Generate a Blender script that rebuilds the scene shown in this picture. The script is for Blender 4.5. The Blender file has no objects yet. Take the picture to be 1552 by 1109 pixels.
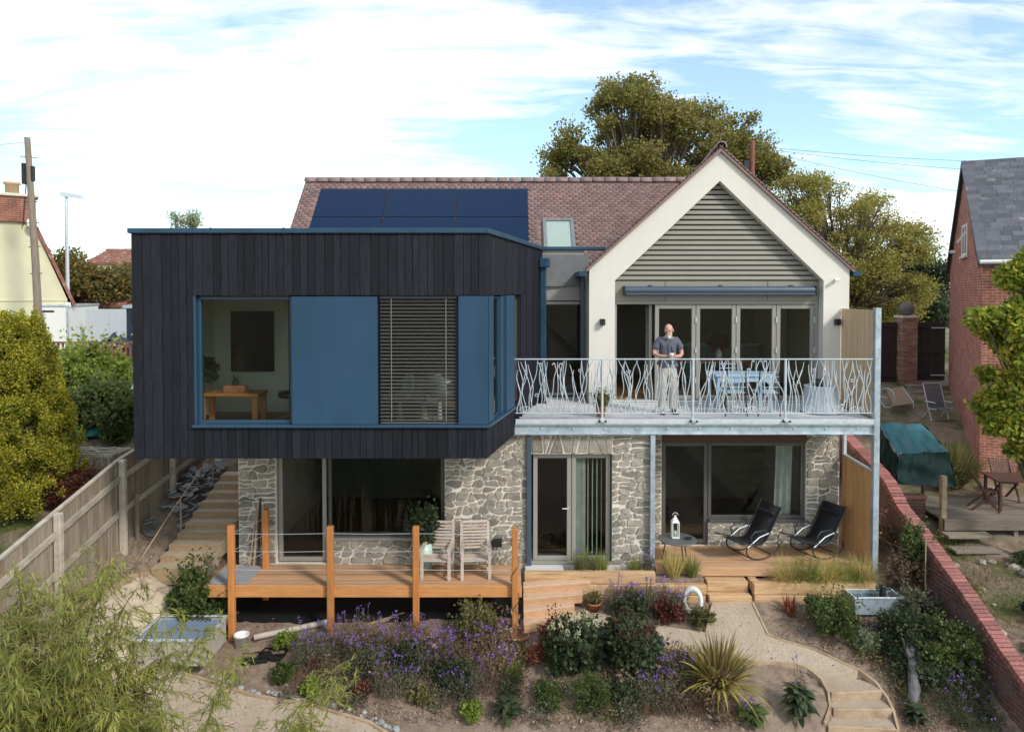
import bpy, bmesh, math, random
import numpy as np
from mathutils import Vector, Matrix
R = math.radians
random.seed(7); RNG = np.random.default_rng(11)
SC = bpy.context.scene
COL = SC.collection
# ---------------------------------------------------------------- camera
cam_d = bpy.data.cameras.new('camera'); cam = bpy.data.objects.new('camera', cam_d); COL.objects.link(cam)
cam_d.sensor_width = 36; cam_d.lens = 36 * 1080 / 1552
cam.location = (0, 0, 5.1); cam.rotation_euler = (R(88.5), 0, 0)
cam_d.shift_y = -84.2 / 1552
cam_d.clip_start = .1; cam_d.clip_end = 3000
SC.camera = cam
# ---------------------------------------------------------------- sky
SUN_AZ, SUN_EL = 45.0, 37.0            # degrees to the right of straight behind the camera
W = bpy.data.worlds.new('World'); SC.world = W; W.use_nodes = True
def build_sky():
    nt = W.node_tree; N = nt.nodes; L = nt.links
    for n in list(N): N.remove(n)
    out = N.new('ShaderNodeOutputWorld'); bg = N.new('ShaderNodeBackground'); bg.inputs[1].default_value = .15
    sky = N.new('ShaderNodeTexSky'); sky.sky_type = 'NISHITA'; sky.sun_disc = False
    sky.sun_elevation = R(SUN_EL); sky.sun_rotation = R(180 - SUN_AZ)
    sky.air_density = 1.0; sky.dust_density = .4; sky.ozone_density = 1.2
    tc = N.new('ShaderNodeTexCoord'); sep = N.new('ShaderNodeSeparateXYZ'); L.new(tc.outputs['Generated'], sep.inputs[0])
    mx = N.new('ShaderNodeMath'); mx.operation = 'MAXIMUM'; mx.inputs[1].default_value = 0; L.new(sep.outputs[2], mx.inputs[0])
    ad = N.new('ShaderNodeMath'); ad.inputs[1].default_value = .16; L.new(mx.outputs[0], ad.inputs[0])
    def div(s):
        d = N.new('ShaderNodeMath'); d.operation = 'DIVIDE'; L.new(sep.outputs[s], d.inputs[0]); L.new(ad.outputs[0], d.inputs[1]); return d
    cb = N.new('ShaderNodeCombineXYZ'); L.new(div(0).outputs[0], cb.inputs[0]); L.new(div(1).outputs[0], cb.inputs[1])
    def noise(scale, detail, rough, sx, sy, rot, dist=.4):
        m = N.new('ShaderNodeMapping'); m.inputs['Scale'].default_value = (sx, sy, 1); m.inputs['Rotation'].default_value = (0, 0, R(rot)); m.inputs['Location'].default_value = (2.9, 1.3, 0)
        L.new(cb.outputs[0], m.inputs[0]); n = N.new('ShaderNodeTexNoise'); n.inputs['Scale'].default_value = scale
        n.inputs['Detail'].default_value = detail; n.inputs['Roughness'].default_value = rough; n.inputs['Distortion'].default_value = dist
        L.new(m.outputs[0], n.inputs['Vector']); return n.outputs[0]
    big = noise(.9, 7, .55, .8, 1.0, 14)
    rip = noise(4.5, 5, .6, .55, 1.9, -16, .9)
    s = N.new('ShaderNodeMath'); s.operation = 'MULTIPLY_ADD'; L.new(rip, s.inputs[0]); s.inputs[1].default_value = .48; L.new(big, s.inputs[2])
    rp = N.new('ShaderNodeValToRGB'); rp.color_ramp.elements[0].position = .64; rp.color_ramp.elements[0].color = (.17, .17, .17, 1)
    rp.color_ramp.elements[1].position = .86; rp.color_ramp.elements[1].color = (1, 1, 1, 1); L.new(s.outputs[0], rp.inputs[0])
    tint = N.new('ShaderNodeMix'); tint.data_type = 'RGBA'; tint.blend_type = 'MULTIPLY'; tint.inputs[0].default_value = 1; L.new(sky.outputs[0], tint.inputs[6]); tint.inputs[7].default_value = (.92, 1.16, 1.16, 1)
    mix = N.new('ShaderNodeMix'); mix.data_type = 'RGBA'; L.new(rp.outputs[0], mix.inputs[0]); L.new(tint.outputs[2], mix.inputs[6])
    mix.inputs[7].default_value = (6.5, 6.55, 6.6, 1)
    L.new(mix.outputs[2], bg.inputs[0]); L.new(bg.outputs[0], out.inputs[0])
build_sky()
# ---------------------------------------------------------------- sun
sd = bpy.data.lights.new('sun', 'SUN'); sd.energy = 2.2; sd.angle = R(10); sd.color = (1, .94, .85)
sun = bpy.data.objects.new('sun', sd); COL.objects.link(sun)
to_sun = Vector((math.sin(R(SUN_AZ)) * math.cos(R(SUN_EL)), -math.cos(R(SUN_AZ)) * math.cos(R(SUN_EL)), math.sin(R(SUN_EL))))
sun.rotation_euler = to_sun.to_track_quat('Z', 'Y').to_euler(); sun.location = to_sun * 60
SC.view_settings.view_transform = 'Standard'; SC.view_settings.look = 'None'; SC.view_settings.exposure = 0.44; SC.view_settings.gamma = 1
try: SC.view_settings.use_curve_mapping = False
except Exception: pass
SC.cycles.max_bounces = 8; SC.cycles.transparent_max_bounces = 24
# ---------------------------------------------------------------- objects and tags
def tag(o, label=None, cat=None, group=None, kind=None):
    if label: o['label'] = label
    if cat: o['category'] = cat
    if group: o['group'] = group
    if kind: o['kind'] = kind
    return o
def empty(name, loc=(0, 0, 0), rz=0, label=None, cat=None, group=None, parent=None):
    o = bpy.data.objects.new(name, None); COL.objects.link(o); o.empty_display_size = .2
    o.location = loc; o.rotation_euler = (0, 0, rz); o.parent = parent
    return tag(o, label, cat, group)
def link(name, me, parent=None, loc=None, rot=None, scale=None):
    o = bpy.data.objects.new(name, me); COL.objects.link(o); o.parent = parent
    if loc is not None: o.location = loc
    if rot is not None: o.rotation_euler = rot
    if scale is not None: o.scale = scale
    return o
def copy_tree(o, parent=None):
    c = o.copy(); COL.objects.link(c); c.parent = parent
    for ch in list(o.children): copy_tree(ch, c)
    return c
class MB:
    """collects vertices and faces of one mesh"""
    def __init__(s): s.v = []; s.f = []; s.sm = []
    def add(s, vs, fs, smooth=False):
        b = len(s.v); s.v += [tuple(p) for p in vs]; s.f += [tuple(b + i for i in f) for f in fs]; s.sm += [smooth] * len(fs); return s
    def box(s, x0, x1, y0, y1, z0, z1, M=None):
        vs = [Vector(p) for p in ((x0,y0,z0),(x1,y0,z0),(x1,y1,z0),(x0,y1,z0),(x0,y0,z1),(x1,y0,z1),(x1,y1,z1),(x0,y1,z1))]
        if M: vs = [M @ p for p in vs]
        return s.add(vs, [(0,3,2,1),(4,5,6,7),(0,1,5,4),(1,2,6,5),(2,3,7,6),(3,0,4,7)])
    def cbox(s, x0, x1, y0, y1, z0, z1, c=.006, M=None):
        """box with chamfered edges"""
        c = min(c, (x1-x0)*.3, (y1-y0)*.3, (z1-z0)*.3); vs = []; X = (x0, x1); Y = (y0, y1); Z = (z0, z1); idx = {}
        for i in (0,1):
            for j in (0,1):
                for k in (0,1):
                    dx = c if i == 0 else -c; dy = c if j == 0 else -c; dz = c if k == 0 else -c
                    for a in range(3):
                        idx[(i,j,k,a)] = len(vs)
                        vs.append(Vector((X[i] + (0 if a == 0 else dx), Y[j] + (0 if a == 1 else dy), Z[k] + (0 if a == 2 else dz))))
        g = lambda i,j,k,a: idx[(i,j,k,a)]; fs = []
        for i in (0,1):
            q = [g(i,0,0,0),g(i,1,0,0),g(i,1,1,0),g(i,0,1,0)]; fs.append(q if i else q[::-1])
            q = [g(0,i,0,1),g(0,i,1,1),g(1,i,1,1),g(1,i,0,1)]; fs.append(q if i else q[::-1])
            q = [g(0,0,i,2),g(1,0,i,2),g(1,1,i,2),g(0,1,i,2)]; fs.append(q if i else q[::-1])
        for i in (0,1):
            for j in (0,1):
                q = [g(i,j,0,0),g(i,j,0,1),g(i,j,1,1),g(i,j,1,0)]; fs.append(q[::-1] if i == j else q)
                q = [g(i,0,j,0),g(i,1,j,0),g(i,1,j,2),g(i,0,j,2)]; fs.append(q[::-1] if i == j else q)
                q = [g(0,i,j,1),g(1,i,j,1),g(1,i,j,2),g(0,i,j,2)]; fs.append(q if i == j else q[::-1])
        for i in (0,1):
            for j in (0,1):
                for k in (0,1):
                    q = [g(i,j,k,0),g(i,j,k,1),g(i,j,k,2)]; fs.append(q if (i+j+k) % 2 else q[::-1])
        if M: vs = [M @ p for p in vs]
        return s.add(vs, fs)
    def tube(s, pts, r, n=8, cap=True, smooth=True):
        pts = [Vector(p) for p in pts]; rs = r if isinstance(r, (list, tuple)) else [r] * len(pts)
        b = len(s.v); vs = []; fs = []; up = None
        for i, p in enumerate(pts):
            t = (pts[min(i+1, len(pts)-1)] - pts[max(i-1, 0)])
            t = t.normalized() if t.length > 1e-9 else Vector((0,0,1))
            if up is None: up = Vector((0,0,1)) if abs(t.z) < .9 else Vector((1,0,0))
            a = t.cross(up)
            if a.length < 1e-5: a = t.orthogonal()
            a.normalize(); c = a.cross(t); up = c
            for k in range(n):
                an = 2*math.pi*k/n; vs.append(p + (a*math.cos(an) + c*math.sin(an)) * rs[i])
        for i in range(len(pts)-1):
            for k in range(n):
                fs.append((i*n+k, (i+1)*n+k, (i+1)*n+(k+1)%n, i*n+(k+1)%n))
        s.add(vs, fs, smooth)
        if cap: s.add([vs[k] for k in range(n)], [tuple(range(n))]); s.add([vs[-n+k] for k in range(n)], [tuple(reversed(range(n)))])
        return s
    def lathe(s, prof, n=20, M=None, smooth=True, sx=1, sy=1):
        vs = []; fs = []
        for r, z in prof:
            for k in range(n):
                an = 2*math.pi*k/n; p = Vector((r*math.cos(an)*sx, r*math.sin(an)*sy, z)); vs.append(M @ p if M else p)
        for i in range(len(prof)-1):
            for k in range(n): fs.append((i*n+k, i*n+(k+1)%n, (i+1)*n+(k+1)%n, (i+1)*n+k))
        if prof[0][0] > 1e-4: fs.append(tuple(reversed(range(n))))
        if prof[-1][0] > 1e-4: fs.append(tuple((len(prof)-1)*n+k for k in range(n)))
        return s.add(vs, fs, smooth)
    def prism(s, poly, z0, z1, M=None):
        """poly: list of (x,y), counter-clockwise, extruded from z0 to z1"""
        n = len(poly); vs = [Vector((x,y,z0)) for x,y in poly] + [Vector((x,y,z1)) for x,y in poly]
        if M: vs = [M @ p for p in vs]
        return s.add(vs, [tuple(reversed(range(n))), tuple(range(n,2*n))] + [(i,(i+1)%n,n+(i+1)%n,n+i) for i in range(n)])
    def ball(s, c, r, n=10, m=7, sc=(1,1,1), M=None):
        prof = [(max(math.sin(math.pi*i/m), 0)*1.0, -math.cos(math.pi*i/m)) for i in range(m+1)]
        prof[0] = (1e-5, -1); prof[-1] = (1e-5, 1)
        MM = (M or Matrix()) @ Matrix.Translation(c) @ Matrix.Diagonal((r*sc[0], r*sc[1], r*sc[2], 1))
        return s.lathe(prof, n, MM)
    def mesh(s, name, mat=None):
        me = bpy.data.meshes.new(name); me.from_pydata(s.v, [], s.f)
        me.polygons.foreach_set('use_smooth', s.sm); me.update()
        if mat: me.materials.append(mat)
        return me
    def build(s, name, mat, parent=None, **k): return link(name, s.mesh(name, mat), parent, **k)
def np_mesh(name, V, F, mat, smooth=False):
    """V (n,3) array; F (m,k) array of k-gons"""
    me = bpy.data.meshes.new(name); V = np.ascontiguousarray(V, np.float32); F = np.ascontiguousarray(F, np.int32); k = F.shape[1]
    me.vertices.add(len(V)); me.vertices.foreach_set('co', V.ravel())
    me.loops.add(F.size); me.loops.foreach_set('vertex_index', F.ravel())
    me.polygons.add(len(F)); me.polygons.foreach_set('loop_start', np.arange(0, F.size, k, dtype=np.int32))
    me.polygons.foreach_set('loop_total', np.full(len(F), k, np.int32))
    me.update(calc_edges=True); me.validate()
    if smooth: me.polygons.foreach_set('use_smooth', np.ones(len(me.polygons), bool))
    if mat: me.materials.append(mat)
    return me
# ---------------------------------------------------------------- materials
def nodes(name):
    m = bpy.data.materials.new(name); m.use_nodes = True; nt = m.node_tree
    b = nt.nodes['Principled BSDF']; return m, nt, b
def c4(c): return (c[0], c[1], c[2], 1)
def scl(c, k): return tuple(min(1, x*k) for x in c)
def mat(name, col, rough=.6, metal=0, var=.15, scale=6, stretch=(1,1,1), bump=0, bscale=None, objvar=0, islvar=0, col2=None, spec=.5, col2scale=None, c2lo=.5, c2hi=.7, local=False, detail=6):
    """plain surface with grain: world-position noise, per-object and per-piece shifts, optional second colour in patches, fine relief"""
    m, nt, b = nodes(name); N = nt.nodes; L = nt.links
    b.inputs['Roughness'].default_value = rough; b.inputs['Metallic'].default_value = metal; b.inputs['Specular IOR Level'].default_value = spec
    if local: pos = N.new('ShaderNodeTexCoord').outputs['Object']
    else: pos = N.new('ShaderNodeNewGeometry').outputs['Position']
    mp = N.new('ShaderNodeMapping'); mp.inputs['Scale'].default_value = stretch; L.new(pos, mp.inputs[0])
    vec = mp.outputs[0]
    if objvar or islvar:
        oi = N.new('ShaderNodeObjectInfo'); gi = N.new('ShaderNodeNewGeometry')
        rnd = oi.outputs['Random'] if not islvar else gi.outputs['Random Per Island']
        off = N.new('ShaderNodeVectorMath'); off.operation = 'SCALE'; off.inputs[0].default_value = (37, 51, 23); L.new(rnd, off.inputs['Scale'])
        sm = N.new('ShaderNodeVectorMath'); L.new(vec, sm.inputs[0]); L.new(off.outputs[0], sm.inputs[1]); vec = sm.outputs[0]
    nz = N.new('ShaderNodeTexNoise'); nz.inputs['Scale'].default_value = scale; nz.inputs['Detail'].default_value = detail; nz.inputs['Roughness'].default_value = .62; L.new(vec, nz.inputs['Vector'])
    rp = N.new('ShaderNodeValToRGB'); rp.color_ramp.elements[0].position = .3; rp.color_ramp.elements[1].position = .7
    rp.color_ramp.elements[0].color = c4(scl(col, 1-var)); rp.color_ramp.elements[1].color = c4(scl(col, 1+var)); L.new(nz.outputs[0], rp.inputs[0])
    c = rp.outputs[0]
    if col2:
        n2 = N.new('ShaderNodeTexNoise'); n2.inputs['Scale'].default_value = col2scale or scale*.4; n2.inputs['Detail'].default_value = 5; L.new(vec, n2.inputs['Vector'])
        r2 = N.new('ShaderNodeValToRGB'); r2.color_ramp.elements[0].position = c2lo; r2.color_ramp.elements[1].position = c2hi; L.new(n2.outputs[0], r2.inputs[0])
        mx = N.new('ShaderNodeMix'); mx.data_type = 'RGBA'; L.new(r2.outputs[0], mx.inputs[0]); L.new(c, mx.inputs[6]); mx.inputs[7].default_value = c4(col2); c = mx.outputs[2]
    if objvar or islvar:
        k = objvar or islvar
        hv = N.new('ShaderNodeHueSaturation'); mr = N.new('ShaderNodeMapRange'); mr.inputs['To Min'].default_value = 1-k; mr.inputs['To Max'].default_value = 1+k
        L.new(rnd, mr.inputs[0]); L.new(mr.outputs[0], hv.inputs['Value']); L.new(c, hv.inputs['Color']); c = hv.outputs[0]
    L.new(c, b.inputs['Base Color'])
    rr = N.new('ShaderNodeMapRange'); rr.inputs['To Min'].default_value = max(.02, rough-.12); rr.inputs['To Max'].default_value = min(1, rough+.12); L.new(nz.outputs[0], rr.inputs[0]); L.new(rr.outputs[0], b.inputs['Roughness'])
    if bump:
        nb = N.new('ShaderNodeTexNoise'); nb.inputs['Scale'].default_value = bscale or scale*4; nb.inputs['Detail'].default_value = 4; L.new(vec, nb.inputs['Vector'])
        bp = N.new('ShaderNodeBump'); bp.inputs['Strength'].default_value = bump; bp.inputs['Distance'].default_value = .02; L.new(nb.outputs[0], bp.inputs['Height']); L.new(bp.outputs[0], b.inputs['Normal'])
    return m
def leaf_mat(name, cols, trans=.42, rough=.5):
    m, nt, b = nodes(name); N = nt.nodes; L = nt.links
    cols = [scl(c, 1.5) for c in cols]
    g = N.new('ShaderNodeNewGeometry'); rp = N.new('ShaderNodeValToRGB'); e = rp.color_ramp.elements
    e[0].color = c4(cols[0]); e[1].color = c4(cols[-1])
    for i, c in enumerate(cols[1:-1]): e.new((i+1)/(len(cols)-1)).color = c4(c)
    L.new(g.outputs['Random Per Island'], rp.inputs[0])
    pn = N.new('ShaderNodeTexNoise'); pn.inputs['Scale'].default_value = 1.6; L.new(g.outputs['Position'], pn.inputs['Vector'])
    hv = N.new('ShaderNodeHueSaturation'); mr = N.new('ShaderNodeMapRange'); mr.inputs['From Min'].default_value = .3; mr.inputs['From Max'].default_value = .7
    mr.inputs['To Min'].default_value = .75; mr.inputs['To Max'].default_value = 1.25; L.new(pn.outputs[0], mr.inputs[0]); L.new(mr.outputs[0], hv.inputs['Value']); L.new(rp.outputs[0], hv.inputs['Color'])
    L.new(hv.outputs[0], b.inputs['Base Color']); b.inputs['Roughness'].default_value = rough; b.inputs['Specular IOR Level'].default_value = .35
    t = N.new('ShaderNodeBsdfTranslucent'); L.new(hv.outputs[0], t.inputs[0]); mx = N.new('ShaderNodeMixShader'); mx.inputs[0].default_value = trans
    L.new(b.outputs[0], mx.inputs[1]); L.new(t.outputs[0], mx.inputs[2]); L.new(mx.outputs[0], N['Material Output'].inputs[0])
    return m
def glass_mat(name, tint=(.82, .87, .86), ior=1.5, refl=1.0):
    m, nt, b = nodes(name); N = nt.nodes; L = nt.links; N.remove(b)
    t = N.new('ShaderNodeBsdfTransparent'); t.inputs[0].default_value = c4(tint); g = N.new('ShaderNodeBsdfGlossy'); g.inputs['Roughness'].default_value = .008
    f = N.new('ShaderNodeFresnel'); f.inputs[0].default_value = ior; ge = N.new('ShaderNodeNewGeometry'); fr = N.new('ShaderNodeMath'); fr.operation = 'MULTIPLY_ADD'; fr.inputs[1].default_value = -refl; fr.inputs[2].default_value = refl; L.new(ge.outputs['Backfacing'], fr.inputs[0])
    k = N.new('ShaderNodeMath'); k.operation = 'MULTIPLY'; L.new(fr.outputs[0], k.inputs[1]); L.new(f.outputs[0], k.inputs[0])
    mx = N.new('ShaderNodeMixShader'); L.new(k.outputs[0], mx.inputs[0]); L.new(t.outputs[0], mx.inputs[1]); L.new(g.outputs[0], mx.inputs[2]); L.new(mx.outputs[0], N['Material Output'].inputs[0])
    return m
def brick_mat(name, c1, c2, mortar, bw=.225, bh=.075, bump=.6, plane='xz', stain=None):
    m, nt, b = nodes(name); N = nt.nodes; L = nt.links
    tc = N.new('ShaderNodeTexCoord'); sp = N.new('ShaderNodeSeparateXYZ'); L.new(tc.outputs['Object'], sp.inputs[0]); cb = N.new('ShaderNodeCombineXYZ')
    L.new(sp.outputs['xyz'.index(plane[0])], cb.inputs[0]); L.new(sp.outputs['xyz'.index(plane[1])], cb.inputs[1])
    bt = N.new('ShaderNodeTexBrick'); bt.inputs['Scale'].default_value = 1; bt.inputs['Brick Width'].default_value = bw; bt.inputs['Row Height'].default_value = bh
    bt.inputs['Mortar Size'].default_value = .008; bt.inputs['Mortar Smooth'].default_value = .2; bt.inputs['Color1'].default_value = c4(c1); bt.inputs['Color2'].default_value = c4(c2); bt.inputs['Mortar'].default_value = c4(mortar)
    L.new(cb.outputs[0], bt.inputs['Vector'])
    nz = N.new('ShaderNodeTexNoise'); nz.inputs['Scale'].default_value = 3; nz.inputs['Detail'].default_value = 8; L.new(tc.outputs['Object'], nz.inputs['Vector'])
    mr = N.new('ShaderNodeMapRange'); mr.inputs['From Min'].default_value = .3; mr.inputs['From Max'].default_value = .7; mr.inputs['To Min'].default_value = .65; mr.inputs['To Max'].default_value = 1.3; L.new(nz.outputs[0], mr.inputs[0])
    hv = N.new('ShaderNodeHueSaturation'); L.new(bt.outputs[0], hv.inputs['Color']); L.new(mr.outputs[0], hv.inputs['Value']); c = hv.outputs[0]
    if stain:
        r2 = N.new('ShaderNodeValToRGB'); r2.color_ramp.elements[0].position = .52; r2.color_ramp.elements[1].position = .68
        n2 = N.new('ShaderNodeTexNoise'); n2.inputs['Scale'].default_value = 1.7; n2.inputs['Detail'].default_value = 7; L.new(tc.outputs['Object'], n2.inputs['Vector']); L.new(n2.outputs[0], r2.inputs[0])
        mx = N.new('ShaderNodeMix'); mx.data_type = 'RGBA'; L.new(r2.outputs[0], mx.inputs[0]); L.new(c, mx.inputs[6]); mx.inputs[7].default_value = c4(stain); c = mx.outputs[2]
    L.new(c, b.inputs['Base Color']); b.inputs['Roughness'].default_value = .85
    bp = N.new('ShaderNodeBump'); bp.inputs['Strength'].default_value = bump; bp.inputs['Distance'].default_value = .01; bp.invert = True; L.new(bt.outputs['Fac'], bp.inputs['Height']); L.new(bp.outputs[0], b.inputs['Normal'])
    return m
m_char = mat('charred_timber', (.0135, .0145, .021), .7, spec=.22, var=.4, scale=5, stretch=(6,6,.7), bump=.5, bscale=30, objvar=.38)
m_char_core = mat('black_membrane', (.012, .012, .014), .8)
m_blue = mat('blue_aluminium', (.026, .066, .118), .5, var=.14, scale=1.3, stretch=(1,1,.35), spec=.22)
m_bluedk = mat('deep_blue_frame', (.022, .060, .105), .38, var=.05, scale=2)
m_coping = mat('blue_grey_coping', (.024, .066, .112), .45, var=.18, scale=3, spec=.3)
m_cream = mat('cream_render', (.70, .665, .60), .9, var=.05, scale=2.5, stretch=(1,1,.25), bump=.15, bscale=150)
m_greypanel = mat('grey_beige_panel', (.30, .285, .255), .5, var=.04, scale=2)
m_louvre = mat('olive_grey_louvre', (.255, .24, .20), .42, var=.05, scale=3, objvar=.05)
m_frame = mat('stone_grey_frame', (.29, .275, .24), .45, var=.04, scale=3)
m_framedk = mat('dark_bronze_frame', (.085, .08, .072), .4, var=.06, scale=3)
m_awning = mat('anthracite_awning', (.06, .085, .12), .32, var=.05, scale=3)
m_mortar = mat('lime_mortar', (.70, .64, .55), .95, var=.2, scale=4, bump=.6, bscale=60)
m_stone = mat('grey_limestone', (.285, .255, .21), .85, var=.30, scale=9, bump=.7, bscale=45, objvar=.32, col2=(.30, .25, .18), col2scale=3, c2lo=.55, c2hi=.75)
m_tile = mat('plum_clay_tile', (.205, .132, .125), .75, var=.12, scale=12, bump=.3, islvar=.22, col2=(.27, .15, .13), col2scale=.9)
m_ridge = mat('ridge_tile_clay', (.24, .165, .155), .75, var=.25, scale=10, objvar=.15, bump=.4)
m_solar = mat('solar_glass', (.006, .021, .058), .22, var=.2, scale=30, spec=.10)
m_galv = mat('galvanised_steel', (.42, .50, .56), .38, metal=.45, var=.22, scale=9, detail=8, col2=(.56, .64, .70), col2scale=4)
m_galvlt = mat('bright_galvanised', (.60, .66, .70), .4, metal=.35, var=.12, scale=14)
m_deck = mat('larch_decking', (.50, .285, .15), .6, var=.2, scale=4, stretch=(.8,9,9), bump=.25, bscale=14, objvar=.16, col2=(.50, .34, .22), col2scale=1.2)
m_post = mat('orange_softwood', (.52, .20, .055), .6, var=.2, scale=5, stretch=(8,8,.7), bump=.25, objvar=.1, col2=(.40, .19, .07), col2scale=2)
m_sleeper = mat('new_oak_sleeper', (.54, .35, .185), .75, var=.22, scale=4, stretch=(.7,7,7), bump=.4, objvar=.12, col2=(.36, .20, .09), col2scale=2.2)
m_cedar = mat('cedar_cladding', (.56, .30, .12), .65, var=.2, scale=4, stretch=(9,9,.6), bump=.3, objvar=.16)
m_cedarlt = mat('pale_larch_slat', (.60, .44, .27), .65, var=.14, scale=4, stretch=(9,9,.6), bump=.25, objvar=.13)
m_glass = glass_mat('window_glass')
m_glassdk = glass_mat('tinted_glass', (.74, .77, .75), 1.55, 1.1)
m_white = mat('white_paint', (.74, .74, .71), .55, var=.04)
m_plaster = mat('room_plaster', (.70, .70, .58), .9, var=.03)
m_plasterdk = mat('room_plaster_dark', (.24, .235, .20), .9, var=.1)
m_oakfloor = mat('oak_floor', (.30, .155, .06), .5, var=.2, scale=4, stretch=(1,8,1))
m_black = mat('black_plastic', (.012, .012, .013), .45, var=.1)
m_darkmetal = mat('dark_metal', (.035, .037, .042), .42, metal=.3, var=.1)
m_porcelain = mat('balcony_paving', (.62, .62, .62), .6, var=.10, scale=3, objvar=.06, bump=.1)
m_soil = None
# ================================================================ terrain
ST=[(-12,[(5,-1.5),(10,-.2),(12,.3),(15,.9),(18,1.7),(21,2.3),(24,2.6)]),
(-7.2,[(5,-1.5),(10.5,.35),(12.7,.6),(14.7,1.0),(18,1.8),(21,2.4),(24,2.6)]),
(-6.5,[(5,-2),(10.5,-.75),(11.2,-.5),(12,-.2),(13,.1),(14,.45),(15.2,.9),(18,1.7),(21,2.4),(24,2.6)]),
(-5.3,[(5,-2.5),(10.5,-1.25),(12.2,-.95),(13,-.6),(13.4,-.3),(20.5,-.3),(21.5,2.6)]),
(-2,[(5,-2.8),(10.5,-1.38),(11,-1.22),(12.2,-.85),(12.7,-.75),(13.3,-.6),(20.5,-.6),(21.5,2.6)]),
(1,[(5,-2.8),(10.5,-1.38),(11,-1.15),(12.2,-.66),(12.7,-.55),(13.3,-.5),(20.5,-.6),(21.5,2.6)]),
(3.5,[(5,-2.8),(10.5,-1.38),(11,-1.12),(12.2,-.63),(12.7,-.5),(13.2,-.45),(20.5,-.6),(21.5,2.6)]),
(6.4,[(5,-2.8),(10.5,-1.42),(11.5,-1.02),(12.7,-.5),(13.2,-.4),(20.5,-.6),(21.5,2.6)]),
(6.9,[(5,-2.8),(10.5,-1.42),(11.5,-1.0),(12.7,-.5),(13.2,-.3),(14.5,.2),(16,.8),(18,1.6),(20,2.4),(24,2.6)]),
(7.5,[(5,-2.8),(10.5,-1.38),(12.7,-.42),(14.5,.35),(16,.85),(20,2.4),(24,2.6)]),
(7.8,[(5,-2.0),(10,-1.1),(12.5,-.8),(15.5,-.5),(17,-.15),(19,.2),(22,1.0),(26,1.8),(30,2.6)]),
(12,[(5,-2.0),(10,-1.1),(12.5,-.8),(15.5,-.5),(17,-.15),(19,.2),(22,1.0),(26,1.8),(30,2.6)])]

SX = [s[0] for s in ST]
def gz(x, y):
    zs = [np.interp(y, [p[0] for p in s[1]], [p[1] for p in s[1]]) for s in ST]
    return float(np.interp(x, SX, zs))
def gz_arr(X, Y):
    """heights on the grid X (n), Y (m) -> (m, n)"""
    Z = np.array([np.interp(Y, [p[0] for p in s[1]], [p[1] for p in s[1]]) for s in ST])
    out = np.empty((len(Y), len(X)))
    for j in range(len(Y)): out[j] = np.interp(X, SX, Z[:, j])
    return out
def inside(P, x, y):
    c = False; n = len(P)
    for i in range(n):
        x0, y0 = P[i]; x1, y1 = P[(i+1) % n]
        if (y0 > y) != (y1 > y) and x < (x1-x0)*(y-y0)/(y1-y0)+x0: c = not c
    return c
PATH = [(.13,12.38),(1.08,12.5),(1.58,12.42),(2.52,12.12),(3.31,11.98),(3.45,12.3),(3.61,12.66),(4.32,12.66),(4.33,12.3),(4.35,11.95),(4.6,11.84),(5.04,11.70),(5.42,11.47),(5.61,11.36),(4.93,11.18),(4.75,11.38),(4.61,11.44),(3.96,11.46),(2.77,11.64),(2.44,11.72),(1.51,11.92),(.9,12.06),(.16,12.18)]
LOWPATH = [(-5.6,11.42),(-5.04,11.25),(-4.06,10.9),(-3.09,10.74),(-2.13,10.48),(-1.6,10.15),(-1.4,9.2),(-6.0,9.2),(-6.4,10.6)]
TREADS = [([(4.93,11.18),(5.61,11.36),(5.76,11.15),(5.79,11.02),(4.96,10.96)], -1.14), ([(4.96,10.96),(5.79,11.02),(5.79,10.72),(4.90,10.74)], -1.26),
          ([(4.90,10.74),(5.79,10.72),(5.70,10.42),(4.72,10.50)], -1.38), ([(4.72,10.50),(5.70,10.42),(5.45,10.0),(4.3,10.2)], -1.50)]
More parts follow.
